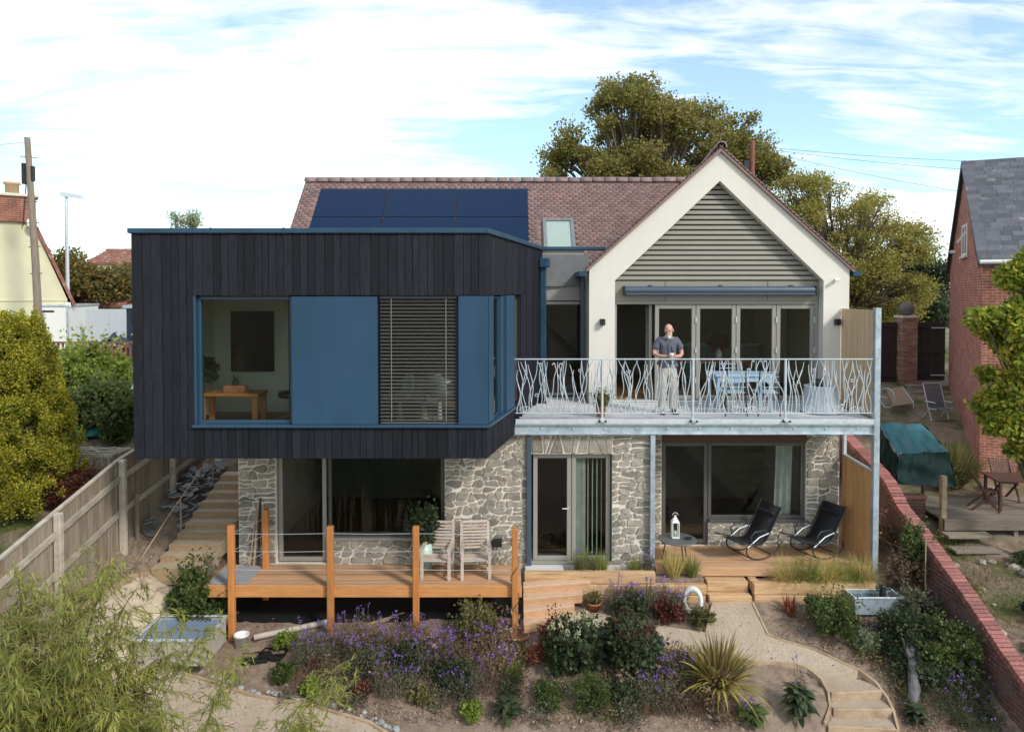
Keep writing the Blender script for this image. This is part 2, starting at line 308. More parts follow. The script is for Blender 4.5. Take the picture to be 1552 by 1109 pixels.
def ground_mat():
    m, nt, b = nodes('garden_soil'); N = nt.nodes; L = nt.links
    g = N.new('ShaderNodeNewGeometry'); P = g.outputs['Position']
    def noise(s, d=6):
        n = N.new('ShaderNodeTexNoise'); n.inputs['Scale'].default_value = s; n.inputs['Detail'].default_value = d; n.inputs['Roughness'].default_value = .65; L.new(P, n.inputs['Vector']); return n.outputs[0]
    def ramp(f, a, ca, z, cz):
        r = N.new('ShaderNodeValToRGB'); r.color_ramp.elements[0].position = a; r.color_ramp.elements[0].color = c4(ca); r.color_ramp.elements[1].position = z; r.color_ramp.elements[1].color = c4(cz); L.new(f, r.inputs[0]); return r.outputs[0]
    def mix(f, a, c):
        x = N.new('ShaderNodeMix'); x.data_type = 'RGBA'; L.new(f, x.inputs[0]); L.new(a, x.inputs[6]); L.new(c, x.inputs[7]); return x.outputs[2]
    soil = ramp(noise(9, 9), .3, (.16,.11,.08), .72, (.36,.27,.205))
    pale = ramp(noise(1.3), .48, (0,0,0), .7, (.7,.7,.7))
    mulch = ramp(noise(30), .3, (.26,.195,.145), .7, (.45,.36,.28))
    c = mix(pale, soil, mulch)
    vo = N.new('ShaderNodeTexVoronoi'); vo.inputs['Scale'].default_value = 26; L.new(P, vo.inputs['Vector'])
    chip = ramp(vo.outputs['Distance'], .10, (1,1,1), .16, (0,0,0))
    sel = N.new('ShaderNodeMath'); sel.operation = 'GREATER_THAN'; sel.inputs[1].default_value = .86
    sx = N.new('ShaderNodeSeparateColor'); L.new(vo.outputs['Color'], sx.inputs[0]); L.new(sx.outputs[0], sel.inputs[0])
    mu = N.new('ShaderNodeMath'); mu.operation = 'MULTIPLY'; L.new(sel.outputs[0], mu.inputs[0]); L.new(chip, mu.inputs[1])
    st = N.new('ShaderNodeRGB'); st.outputs[0].default_value = (.50,.45,.38,1); c = mix(mu.outputs[0], c, st.outputs[0])
    # grass away from the beds
    grass = ramp(noise(14), .3, (.05,.075,.02), .7, (.14,.15,.05))
    sp = N.new('ShaderNodeSeparateXYZ'); L.new(P, sp.inputs[0])
    ab = N.new('ShaderNodeMath'); ab.operation = 'ABSOLUTE'; L.new(sp.outputs[0], ab.inputs[0])
    mr = N.new('ShaderNodeMapRange'); mr.inputs['From Min'].default_value = 7.3; mr.inputs['From Max'].default_value = 8.4; L.new(ab.outputs[0], mr.inputs[0])
    gm = N.new('ShaderNodeMath'); gm.operation = 'MULTIPLY'; L.new(mr.outputs[0], gm.inputs[0]); L.new(ramp(noise(1.1), .42, (0,0,0), .6, (1,1,1)), gm.inputs[1])
    c = mix(gm.outputs[0], c, grass)
    L.new(c, b.inputs['Base Color']); b.inputs['Roughness'].default_value = .95; b.inputs['Specular IOR Level'].default_value = .2
    bp = N.new('ShaderNodeBump'); bp.inputs['Strength'].default_value = .9; bp.inputs['Distance'].default_value = .03; L.new(noise(38, 8), bp.inputs['Height']); L.new(bp.outputs[0], b.inputs['Normal'])
    return m
m_soil = ground_mat()
def build_ground():
    xs = np.concatenate([[-900,-400,-200,-100,-60,-40,-28,-20,-16], np.arange(-13, 14.01, .11), [16,20,28,40,60,100,200,400,900]])
    ys = np.concatenate([[-900,-300,-100,-40,-15,0,5,7,8], np.arange(9, 17, .11), np.arange(17, 31, .4), [34,40,50,70,100,160,300,600,1600]])
    Z = gz_arr(xs, ys); n, m = len(xs), len(ys)
    nz = np.zeros_like(Z)
    for k in range(5):
        f = 1.3 * 1.9**k; a = .035 / 1.6**k; ph = RNG.uniform(0, 6, 4); th = RNG.uniform(0, 6)
        nz += a*np.sin(f*(np.cos(th)*xs[None,:]+np.sin(th)*ys[:,None])+ph[0]) * np.cos(f*(-np.sin(th)*xs[None,:]+np.cos(th)*ys[:,None])*1.1+ph[1])
    nz += RNG.normal(0, .009, Z.shape)
    core = (np.abs(xs)[None,:] < 14) & (ys[:,None] > 7) & (ys[:,None] < 30)
    Z = Z + np.where(core, nz, 0)
    for j, y in enumerate(ys):
        if not 8.5 < y < 12.8: continue
        for i, x in enumerate(xs):
            if -7 < x < 6.2:
                if inside(PATH, x, y) or inside(LOWPATH, x, y): Z[j,i] = gz(x,y) - .06
                for t, tz in TREADS:
                    if inside(t, x, y): Z[j,i] = min(Z[j,i], tz - .12)
    XX, YY = np.meshgrid(xs, ys); V = np.stack([XX.ravel(), YY.ravel(), Z.ravel()], 1)
    i = (np.arange(m-1)[:,None]*n + np.arange(n-1)[None,:]).ravel()
    F = np.stack([i, i+1, i+n+1, i+n], 1)
    o = link('ground', np_mesh('ground', V, F, m_soil, True)); tag(o, kind='structure')
build_ground()
m_sand = mat('hoggin_path', (.50, .405, .31), .95, var=.18, scale=22, detail=10, bump=.8, bscale=160, col2=(.43, .34, .25), col2scale=2.2, c2lo=.46, c2hi=.72, spec=.15)
m_edge = mat('path_edging', (.42, .31, .20), .85, var=.2, scale=8, bump=.3, col2=(.30, .20, .13))
def draped(name, poly, dz, m):
    bm = bmesh.new(); vs = [bm.verts.new((x, y, 0)) for x, y in poly]; bm.faces.new(vs)
    bmesh.ops.triangulate(bm, faces=bm.faces[:])
    for k in range(5):
        es = [e for e in bm.edges if e.calc_length() > .22]
        if not es: break
        bmesh.ops.subdivide_edges(bm, edges=es, cuts=1); bmesh.ops.triangulate(bm, faces=bm.faces[:])
    for v in bm.verts: v.co.z = gz(v.co.x, v.co.y) + dz
    r = bmesh.ops.extrude_face_region(bm, geom=bm.faces[:])
    for e in r['geom']:
        if isinstance(e, bmesh.types.BMVert): e.co.z -= .12
    bmesh.ops.recalc_face_normals(bm, faces=bm.faces[:])
    me = bpy.data.meshes.new(name); bm.to_mesh(me); bm.free(); me.materials.append(m)
    return link(name, me)
def edging(pts, w=.035, h=.09, up=.055, zf=None):
    mb = MB(); P = []
    for a, b in zip(pts[:-1], pts[1:]):
        n = max(1, int(math.dist(a[:2], b[:2]) / .18))
        for k in range(n): P.append((a[0]+(b[0]-a[0])*k/n, a[1]+(b[1]-a[1])*k/n))
    P.append(pts[-1][:2]); vs = []; fs = []
    for i, p in enumerate(P):
        q0 = P[max(i-1,0)]; q1 = P[min(i+1,len(P)-1)]; t = Vector((q1[0]-q0[0], q1[1]-q0[1])).normalized(); s = Vector((-t.y, t.x)) * w/2
        z = (zf(*p) if zf else gz(*p)) + up
        vs += [(p[0]+s.x,p[1]+s.y,z),(p[0]-s.x,p[1]-s.y,z),(p[0]-s.x,p[1]-s.y,z-h),(p[0]+s.x,p[1]+s.y,z-h)]
    for i in range(len(P)-1):
        b = 4*i
        for k in range(4): fs.append((b+k, b+(k+1)%4, b+4+(k+1)%4, b+4+k))
    fs += [(3,2,1,0), tuple(4*(len(P)-1)+k for k in range(4))]
    return mb.add(vs, fs)
p = tag(draped('sandy_path', PATH, .035, m_sand), kind='structure')
edging([(3.31,11.98),(3.45,12.3),(3.61,12.64)]).build('edging', m_edge, p)
edging([(4.32,12.64),(4.33,12.3),(4.35,11.95),(4.6,11.84),(5.04,11.70),(5.42,11.47),(5.61,11.36),(5.78,11.15),(5.83,10.9),(5.82,10.7),(5.74,10.42),(5.5,10.05)]).build('edging', m_edge, p)
edging([(.16,12.17),(.9,12.05),(1.51,11.91),(2.44,11.71),(2.77,11.63),(3.96,11.45),(4.61,11.43),(4.78,11.36),(4.92,11.18),(4.94,10.96),(4.87,10.74),(4.68,10.5)]).build('edging', m_edge, p)
p = tag(draped('sandy_path', LOWPATH, .03, m_sand), kind='structure')
edging([(-5.6,11.43),(-5.04,11.27),(-4.06,10.92),(-3.09,10.76),(-2.13,10.5),(-1.6,10.17)], .05).build('edging', m_edge, p)
for i, (poly, z) in enumerate(TREADS):
    lab = ['highest wedge of the curved path steps, just below the landing', 'second wedge down of the curved sandy path steps', 'third wedge down of the curved sandy path steps', 'lowest wedge of the curved path steps at the picture edge'][i]
    ar = sum(poly[k][0]*poly[(k+1)%len(poly)][1]-poly[(k+1)%len(poly)][0]*poly[k][1] for k in range(len(poly)))
    pl = poly if ar > 0 else poly[::-1]
    o = tag(MB().prism(pl, z-.3, z).build('path_step', m_sand), lab, 'step', 'curved garden path steps')
    a, b = (poly[-1], poly[-2]) ; d = Vector((b[0]-a[0], b[1]-a[1], 0)); ln = d.length; an = math.atan2(d.y, d.x)
    Mx = Matrix.Translation((a[0], a[1], z)) @ Matrix.Rotation(an, 4, 'Z')
    MB().cbox(0, ln, -.045, .012, -.13, .012, .008, Mx).build('riser_board', m_edge, o)
# ---- Voronoi masonry in a rectangle
def rounded(P, cut):
    C = []
    for a in range(len(P)):
        p0, p, p1 = P[a-1], P[a], P[(a+1)%len(P)]
        for q in (p0, p1):
            l = math.dist(p, q)
            if l < .006: continue
            t = min(.42, cut/l); C.append((p[0]+(q[0]-p[0])*t, p[1]+(q[1]-p[1])*t))
    return C
def area(C): return abs(sum(C[k][0]*C[(k+1)%len(C)][1]-C[(k+1)%len(C)][0]*C[k][1] for k in range(len(C))))/2
def cells(x0, x1, z0, z1, w, h, gap, seed=1):
    """roughly coursed rubble: wavy beds, slanting perpends, some stones split or tapering; joints of width gap"""
    rg = random.Random(seed); nr = max(1, round((z1-z0)/h)); zs = [0.0]
    for r in range(nr): zs.append(zs[-1]+rg.uniform(.62,1.38))
    zs = [z0+(z1-z0)*v/zs[-1] for v in zs]; beds = []
    for r, z in enumerate(zs):
        k = [(0 if r in (0,nr) else rg.uniform(-.34,.34)*h) for _ in range(int((x1-x0)/(w*.42))+3)]; beds.append((z, k))
    def bed(r, x):
        z, k = beds[r]; u = (x-x0)/(w*.42); i = max(0, min(int(u), len(k)-2)); return z+k[i]+(k[i+1]-k[i])*min(1,max(0,u-i))
    out = []; g = gap/2
    for r in range(nr):
        xs = [x0]
        while xs[-1] < x1-w*.55: xs.append(xs[-1]+w*rg.choice((.5,.68,.8,1.0,1.2,1.5)))
        xs[-1] = x1
        if len(xs) > 2 and xs[-1]-xs[-2] < w*.35: xs.pop(-2)
        sl = [0]+[rg.uniform(-.26,.26)*h for _ in xs[1:-1]]+[0]
        for a in range(len(xs)-1):
            xa, xb, sa, sb = xs[a], xs[a+1], sl[a], sl[a+1]
            def quad(t0, t1, xa=xa, xb=xb, sa=sa, sb=sb, tilt=0):
                P = []; m = 3
                ed = lambda t, x: bed(r,x)+(bed(r+1,x)-bed(r,x))*t
                L = [(xa+sa*(2*t0-1)+g), (xb+sb*(2*t0-1)-g)]; U = [(xa+sa*(2*t1-1)+g), (xb+sb*(2*t1-1)-g)]
                for k in range(m+1): x = L[0]+(L[1]-L[0])*k/m; P.append((x, ed(t0,x)+g+(tilt*(k/m-.5) if t0 > 0 else 0)+(rg.uniform(-.06,.06)*h if 0 < k < m else 0)))
                for k in range(m+1): x = U[1]+(U[0]-U[1])*k/m; P.append((x, ed(t1,x)-g+(tilt*(.5-k/m) if t1 < 1 else 0)+(rg.uniform(-.06,.06)*h if 0 < k < m else 0)))
                return P
            big = (zs[r+1]-zs[r]) > h*.95
            if big and (xb-xa) > w*.7 and rg.random() < .4:
                t = rg.uniform(.36,.64); ti = rg.uniform(-.2,.2)*h; qs = [quad(0,t,tilt=ti), quad(t,1,tilt=ti)]
            else: qs = [quad(0,1)]
            for P in qs:
                C = rounded(P, rg.uniform(.010,.024))
                if len(C) > 3 and area(C) > .002: out.append((C, area(C)))
    return out
def stone_mesh(C, depth, rg, m):
    """polygon in x,z pushed out towards -y, its rim rounded"""
    cx = sum(p[0] for p in C)/len(C); cz = sum(p[1] for p in C)/len(C); n = len(C)
    A = [(p[0], .01, p[1]) for p in C]; d1 = depth*.72
    B = [(p[0], -d1, p[1]) for p in C]; k = .93
    D = [(cx+(p[0]-cx)*k, -depth-rg.uniform(-.003,.003), cz+(p[1]-cz)*k) for p in C]
    fs = [tuple(2*n+i for i in range(n))]
    for i in range(n):
        j = (i+1)%n; fs += [(i,j,n+j,n+i),(n+i,n+j,2*n+j,2*n+i)]
    me = bpy.data.meshes.new('stone'); me.from_pydata([(x-cx, y, z-cz) for x, y, z in A+B+D], [], fs)
    me.polygons.foreach_set('use_smooth', [False] + [False, True]*n); me.update(); me.materials.append(m)
    return me, cx, cz
def masonry(rects, Y, w, h, gap, parent, m, name='stone', depth=.024, seed=3, most=300):
    rg = random.Random(seed); A = []
    for k, r in enumerate(rects):
        ww, hh = (r[4], r[5]) if len(r) > 4 else (w, h); A += cells(r[0], r[1], r[2], r[3], ww, hh, gap, seed=seed*100+k)
    A.sort(key=lambda c: -c[1]); rest = MB()
    for i, (C, ar) in enumerate(A):
        me, cx, cz = stone_mesh(C, depth*rg.uniform(.35, 1.6), rg, m)
        if i < most: link(name, me, parent, loc=(cx, Y, cz))
        else: rest.add([(v.co.x+cx, v.co.y+Y, v.co.z+cz) for v in me.vertices], [tuple(p.vertices) for p in me.polygons]); bpy.data.meshes.remove(me)
    if rest.v: tag(rest.build('small_'+name, m, parent), kind='stuff')
# ---- flagged side path
def side_path():
    o = tag(draped('side_path', [(-6.3,13.1),(-6.62,12.36),(-6.78,11.5),(-6.85,10.6),(-5.95,10.6),(-6.05,11.2),(-5.92,11.9),(-5.75,12.6),(-5.5,13.1)], .02, m_sand), kind='structure')
    Lf = [(-6.28,13.1),(-6.62,12.36),(-6.78,11.5),(-6.83,10.6)]; Rt = [(-5.5,13.1),(-5.78,12.4),(-5.98,11.5),(-5.97,10.6)]
    ms = mat('sandstone_flag', (.46, .38, .28), .9, var=.15, scale=8, bump=.4, objvar=.2, col2=(.4,.33,.22))
    def pt(u, v):
        k = min(int(u*3), 2); t = u*3-k; a = Vector(Lf[k]).lerp(Vector(Lf[k+1]), t); b = Vector(Rt[k]).lerp(Vector(Rt[k+1]), t); return a.lerp(b, v)
    for C, ar in cells(0, 2.55, 0, .72, .34, .26, .02, seed=77):
        q = [pt(x/2.55, y/.72) for x, y in C]; cx = sum(p.x for p in q)/len(q); cy = sum(p.y for p in q)/len(q)
        top = [(p.x-cx, p.y-cy, gz(p.x,p.y)+.065-gz(cx,cy)) for p in q]; ara = sum(top[i][0]*top[(i+1)%len(top)][1]-top[(i+1)%len(top)][0]*top[i][1] for i in range(len(top)))
        if ara < 0: top = top[::-1]
        n = len(top); mb = MB().add(top+[(x,y,z-.06) for x,y,z in top], [tuple(range(n))]+[(i,n+i,n+(i+1)%n,(i+1)%n) for i in range(n)])
        mb.build('flagstone', ms, o, loc=(cx, cy, gz(cx,cy)))
    edging([(-6.3,13.1),(-6.66,12.36),(-6.83,11.5),(-6.9,10.6)], .05, .16, .1).build('edging', m_edge, o)
side_path()
# ================================================================ the house
house = empty('house', (0, 13.25, 0), 0, 'modern house with charred timber box, cream gable and stone ground floor', 'house')
class HouseParent: pass
# children are written in world metres; the empty's inverse keeps them there
def hp(o, parent=None):
    o.parent = parent or house
    if o.parent == house: o.matrix_parent_inverse = house.matrix_basis.inverted()
    return o
def part(mb, name, m, parent=None, **k): return hp(mb.build(name, m, None, **k), parent)
CM = Matrix(((.2265, -.974, 0, -.397), (.974, .2265, 0, 11.28), (0, 0, 1, 0), (0, 0, 0, 1)))   # canted side: u along, y inwards
BZ0, BZ1, WZ0, WZ1 = 2.446, 6.02, 2.975, 5.04
CL = 4.74
# ---- timber box
def timber_box():
    b = MB()
    b.box(-6.0,-.43, 11.306,11.48, WZ1,BZ1); b.box(-6.0,-.43, 11.306,11.48, BZ0+.02,WZ0-.02); b.box(-6.0,-5.06, 11.306,11.48, WZ0-.02,WZ1)
    b.box(-5.998,-5.84, 11.48,16.6, BZ0+.02,BZ1)
    b.box(.03,CL, .026,.2, WZ1,BZ1-.002, CM); b.box(.03,CL, .026,.2, BZ0+.022,WZ0-.02, CM); b.box(2.54,CL, .026,.2, WZ0-.02,WZ1, CM)
    core = part(b, 'timber_box', m_char_core)
    rg = random.Random(5)
    def boards(x0, x1, z0, z1, M=None, W=.135, back=None):
        x = x0
        while x < x1 - .02:
            w = rg.choice((.10,.12,.135,.15,.17)) * W/.135
            if x1-(x+w) < .06: w = x1-x
            dy = rg.uniform(-.004,.005); o = MB().cbox(-w/2+.003, w/2-.003, dy, .022+dy, 0, z1-z0, .004).build('cladding_board', m_char)
            Mt = (M or Matrix()) @ Matrix.Translation((x+w/2, 0, z0)); o.matrix_world = Mt; o.parent = core
            x += w
    F = Matrix.Translation((0, 11.28, 0))
    boards(-6.02, -5.05, BZ0, BZ1, F); boards(-5.05, -.40, WZ1, BZ1, F); boards(-5.05, -.40, BZ0, WZ0-.03, F)
    boards(0, CL, WZ1, BZ1-.002, CM); boards(0, CL, BZ0, WZ0-.03, CM); boards(2.54, CL, WZ0-.03, WZ1, CM)
    S = Matrix(((0,1,0,-6.022),(-1,0,0,16.6),(0,0,1,0),(0,0,0,1)))
    boards(0, 5.3, BZ0, BZ1, S, .2)
    return core
timber_box()
plan = [(-5.995,11.31),(-.43,11.31),(.62,15.9),(1.72,15.98),(1.72,16.75),(-5.995,16.75)]
part(MB().prism(plan, 5.22, 5.93), 'flat_roof', mat('grey_roof_membrane', (.16,.165,.17), .8))
part(MB().prism(plan, BZ0+.012, 2.70), 'box_soffit', m_char_core)
part(MB().prism([(-5.83,11.49),(-.55,11.49),(.45,15.9),(-5.83,16.5)], 2.70, 2.76), 'oak_floor', m_oakfloor)
part(MB().prism([(-5.83,11.49),(-.55,11.49),(.45,15.9),(-5.83,16.5)], 5.16, 5.218), 'ceiling', m_plaster)
c = MB(); c.cbox(-6.06,-.405, 11.24,11.5, 6.02,6.10, .008); c.cbox(-.03,CL+.02, -.04,.22, 6.018,6.098, .008, CM); c.box(-6.06,-5.8, 11.5,16.6, 6.022,6.095)
cop = part(c, 'parapet_coping', m_coping)
for x in (-4.75, -3.6, -2.2): MB().cbox(x-.012,x+.012, 11.232,11.5, 6.016,6.108, .003).build('coping_joint', m_coping, cop)
# windows of the box
def window(name, x0, x1, z0, z1, Y, fw=.055, fd=.07, fm=None, gm=None, M=None, mull=(), parent=None):
    f = MB(); fm = fm or m_frame; gm = gm or m_glass
    f.cbox(x0,x0+fw, Y,Y+fd, z0,z1, .006, M); f.cbox(x1-fw,x1, Y,Y+fd, z0,z1, .006, M)
    f.cbox(x0+fw,x1-fw, Y+.002,Y+fd-.002, z0,z0+fw, .006, M); f.cbox(x0+fw,x1-fw, Y+.002,Y+fd-.002, z1-fw,z1, .006, M)
    for q in mull: f.cbox(q-fw/2,q+fw/2, Y+.003,Y+fd-.003, z0+fw,z1-fw, .006, M)
    o = part(f, name, fm, parent)
    xs = [x0+fw] + [v for q in mull for v in (q-fw/2, q+fw/2)] + [x1-fw]
    for a, b in zip(xs[::2], xs[1::2]):
        MB().box(a-.008,b+.008, Y+fd*.45,Y+fd*.45+.012, z0+fw-.008,z1-fw+.008, M).build('pane', gm, o)
    return o
window('window', -5.02, -3.50, 2.99, 5.02, 11.37, .05, .09, m_bluedk)
part(MB().cbox(-5.05,-5.021, 11.285,11.5, 2.99,5.038, .004), 'window_reveal', m_bluedk)
part(MB().cbox(-3.49,-2.13, 11.255,11.30, 2.992,5.022, .006), 'sliding_shutter', m_blue)
part(MB().box(-3.499,-2.12, 11.38,11.44, 2.99,5.02), 'window_backing', m_char_core)
window('window', -2.12, -.86, 2.99, 5.02, 11.43, .05, .06, m_blue)
cp = MB(); cp.cbox(-.85,-.383, 11.262,11.34, 2.992,5.03, .005); cp.cbox(.085,.38, -.013,.06, 2.992,5.03, .005, CM)
part(cp, 'corner_panel', m_blue)
window('window', .385, 1.02, 2.99, 5.02, .05, .03, .06, m_bluedk, M=CM)
part(MB().cbox(1.025,1.24, .02,.12, 2.99,5.03, .006, CM), 'window_post', m_bluedk)
part(MB().cbox(1.242,1.85, -.03,.1, 2.99,5.03, .006, CM), 'window_post', m_blue)
window('window', 1.855, 2.535, 2.99, 5.02, .09, .03, .06, m_framedk, M=CM)
sl = MB(); sl.cbox(-5.07,-.35, 11.225,11.37, 2.945,2.988, .006); sl.cbox(-.02,1.9, -.055,.12, 2.943,2.986, .006, CM)
part(sl, 'window_sill', m_bluedk)
# venetian blind
bl = part(MB().cbox(-2.11,-.87, 11.315,11.385, 4.985,5.035, .004), 'venetian_blind', m_darkmetal)
m_slat = mat('blind_slat', (.10,.098,.09), .5, metal=.1, var=.05)
sm_ = MB(); sm_.add([(-.61,-.028,-.008),(.61,-.028,-.008),(.61,0,.006),(-.61,0,.006),(.61,.028,.010),(-.61,.028,.010)], [(0,1,2,3),(3,2,4,5)])
slat_me = sm_.mesh('slat', m_slat)
for k in range(34): link('slat', slat_me, bl, loc=(-1.49, 11.35, 4.95 - k*.0575))
m_slat2 = mat('blind_tape_grey', (.22,.22,.21), .8)
for x in (-1.92, -1.05):
    t = MB(); t.box(x-.005,x+.005, 11.318,11.322, 3.03,4.99); t.build('blind_tape', m_slat2, bl)
MB().cbox(-2.10,-.88, 11.33,11.375, 2.995,3.02, .004).build('bottom_rail', m_slat, bl)
# upper room behind the box windows
r = MB(); r.box(-5.838,-5.80, 11.49,15.0, 2.76,5.16); part(r, 'interior_wall', m_plaster)
part(MB().box(-5.8,-4.35, 13.85,13.95, 2.76,5.16), 'interior_wall', m_plaster)
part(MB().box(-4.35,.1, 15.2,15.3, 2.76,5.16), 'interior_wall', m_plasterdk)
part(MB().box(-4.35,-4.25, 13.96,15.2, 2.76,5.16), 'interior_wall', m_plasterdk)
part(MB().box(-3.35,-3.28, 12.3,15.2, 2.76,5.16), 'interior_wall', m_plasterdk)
# ---- rain goods
hop = part(MB().cbox(4.35,4.62, -.20,-.012, 5.63,5.83, .01, CM), 'hopper', m_coping)
part(MB().cbox(4.42,4.55, -.13,-.012, 2.76,5.63, .008, CM), 'downpipe', m_coping)
part(MB().cbox(.27,.36, 13.15,13.23, -.02,2.42, .008), 'downpipe', m_awning)
part(MB().cbox(1.50,1.585, 15.6,15.69, 2.76,5.45, .008), 'downpipe', m_awning)
g = MB(); g.cbox(1.40,1.56, 14.95,19.0, 5.42,5.53, .01); g.cbox(7.16,7.32, 14.95,22.0, 5.42,5.53, .01)
part(g, 'gutter', m_coping)
# ---- link between box and gable
part(MB().cbox(.68,1.62, 16.0,16.1, 4.90,6.03, .004), 'link_panel', m_greypanel)
part(MB().cbox(.60,2.1, 15.93,16.25, 6.032,6.105, .006), 'parapet_coping', m_coping)
window('glazed_door', .70, 1.61, 2.76, 4.88, 16.0, .07, .08, m_frame, m_glassdk)
# ---- cream gable
XZ = Matrix(((1,0,0,0),(0,0,-1,0),(0,1,0,0),(0,0,0,1)))
A,B,C_,D,E_ = (1.625,2.70),(1.625,5.57),(4.36,8.02),(7.097,5.57),(7.097,2.70); a_,b_,cc,d_,e_ = (2.167,2.70),(2.167,5.335),(4.36,7.42),(6.556,5.335),(6.556,2.70)
gb = MB(); n_ = lambda p, y: (p[0], y, p[1])
outer = [A,B,C_,D,E_]; inner = [a_,b_,cc,d_,e_]
vs = [n_(p,15.0) for p in outer] + [n_(p,15.0) for p in inner] + [n_(p,15.45) for p in outer] + [n_(p,15.45) for p in inner]; fs = []
for i in range(4):
    fs += [(i,5+i,5+i+1,i+1), (10+i,10+i+1,15+i+1,15+i), (5+i,15+i,15+i+1,5+i+1), (i,i+1,10+i+1,10+i)]
fs += [(0,10,15,5),(4,9,19,14)]
gb.add(vs, fs); gable = part(gb, 'gable_wall', m_cream)
w = MB(); w.box(1.63,1.80, 15.45,19.2, 2.70,5.56); w.box(6.92,7.09, 15.45,22.0, 1.0,5.56); part(w, 'side_wall', m_cream)
# louvres
lv = part(MB().add([(2.16,15.40,5.33),(6.57,15.40,5.33),(4.36,15.40,7.43)], [(0,1,2)]), 'louvre_panel', m_black)
rg = random.Random(2); nlv = 19
for k in range(nlv):
    z = 5.36 + k*.107; t = (z+.05-5.335)/(7.42-5.335); x0 = 2.167+t*2.193+.012; x1 = 6.556-t*2.196-.012
    if x1-x0 < .12: continue
    tt = (z+.10-5.335)/(7.42-5.335); y0 = min(2.193*.051, .2)
    s = MB(); pr = [(15.185,z),(15.197,z-.012),(15.235,z+.0),(15.34,z+.080),(15.345,z+.092),(15.197,z+.068)]
    xa = x0-.04; xb = x1+.04; xa2 = x0+.05; xb2 = x1-.05
    n = len(pr); cut = lambda q: (2.167+max(0,(q-5.335))/(2.085)*2.193+.004, 6.556-max(0,(q-5.335))/(2.085)*2.196-.004)
    V1 = [(cut(q)[0], y, q) for y, q in pr]; V2 = [(cut(q)[1], y, q) for y, q in pr]
    s.add(V1+V2, [tuple(range(n)), tuple(reversed(range(n,2*n)))] + [(i,n+i,n+(i+1)%n,(i+1)%n) for i in range(n)])
    s.build('louvre_blade', m_louvre, lv)
# head panel, awning, doors
fp = part(MB().cbox(2.17,6.553, 15.22,15.40, 4.90,5.33, .004), 'head_panel', m_louvre)
for x in (3.27, 5.46): MB().cbox(x-.006,x+.006, 15.213,15.23, 4.905,5.32, .002).build('panel_joint', m_framedk, fp)
aw = part(MB().tube([(2.37,15.10,5.13),(6.42,15.10,5.13)], .085, 20), 'awning_cassette', m_awning)
MB().cbox(2.40,6.40, 15.0,15.2, 5.03,5.075, .01).build('front_bar', m_awning, aw)
for x in (2.36, 6.40): MB().cbox(x,x+.03, 15.0,15.215, 5.02,5.225, .01).build('end_cap', m_darkmetal, aw)
for x in (2.9, 4.4, 5.9): MB().cbox(x,x+.08, 15.15,15.22, 5.06,5.24, .008).build('bracket', m_darkmetal, aw)
part(MB().cbox(2.17,6.553, 15.225,15.36, 4.83,4.898, .006), 'door_head', m_frame)
part(MB().cbox(2.17,6.553, 15.2,15.40, 2.742,2.775, .004), 'door_threshold', m_galvlt)
part(MB().cbox(6.47,6.552, 15.225,15.36, 2.775,4.83, .006), 'door_jamb', m_frame)
part(MB().cbox(2.17,2.24, 15.225,15.36, 2.775,4.83, .006), 'door_jamb', m_frame)
for k, (x0, x1) in enumerate(((3.06,3.93),(3.94,4.79),(4.80,5.65),(5.66,6.465))):
    d = window('door_leaf', x0, x1, 2.79, 4.82, 15.235, .085, .075, m_frame, m_glassdk)
    for z in (3.2, 3.85, 4.5): MB().cbox(x1-.012,x1+.012, 15.205,15.236, z-.06,z+.06, .004).build('hinge', m_galvlt, d)
# the folded leaf stands open, edge on
d = window('door_leaf', .0, .8, 2.79, 4.82, 0, .085, .07, m_frame, m_glassdk, M=Matrix(((.10,-.995,0,3.02),(.995,.10,0,15.35),(0,0,1,0),(0,0,0,1))))
# wall lamps, camera
for x in (1.90, 6.83):
    l = part(MB().cbox(x-.05,x+.05, 14.87,14.998, 4.40,4.53, .008), 'wall_lamp', m_black)
    MB().cbox(x-.035,x+.035, 14.90,14.97, 4.392,4.402, .002).build('lens', m_galvlt, l)
scam = MB(); scam.tube([(6.86,15.0,5.36),(6.80,14.93,5.37)], .018, 8); scam.tube([(6.83,14.95,5.36),(6.72,14.87,5.33)], .035, 10)
part(scam, 'security_camera', m_white)
# gable room
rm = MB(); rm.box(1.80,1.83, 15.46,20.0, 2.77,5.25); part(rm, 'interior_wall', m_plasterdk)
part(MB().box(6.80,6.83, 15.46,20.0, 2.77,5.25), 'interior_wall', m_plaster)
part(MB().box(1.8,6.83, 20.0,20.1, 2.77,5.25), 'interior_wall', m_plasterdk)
part(MB().box(1.65,6.91, 15.41,20.1, 2.70,2.765), 'interior_floor', m_oakfloor)
part(MB().box(1.81,6.91, 15.46,20.1, 5.25,5.32), 'ceiling', m_plaster)
ki = part(MB().cbox(3.9,6.6, 19.0,19.6, 2.77,3.68, .01), 'kitchen_island', mat('sage_cupboard', (.30,.36,.26), .6))
MB().cbox(3.85,6.65, 18.95,19.65, 3.68,3.72, .006).build('worktop', m_white, ki)
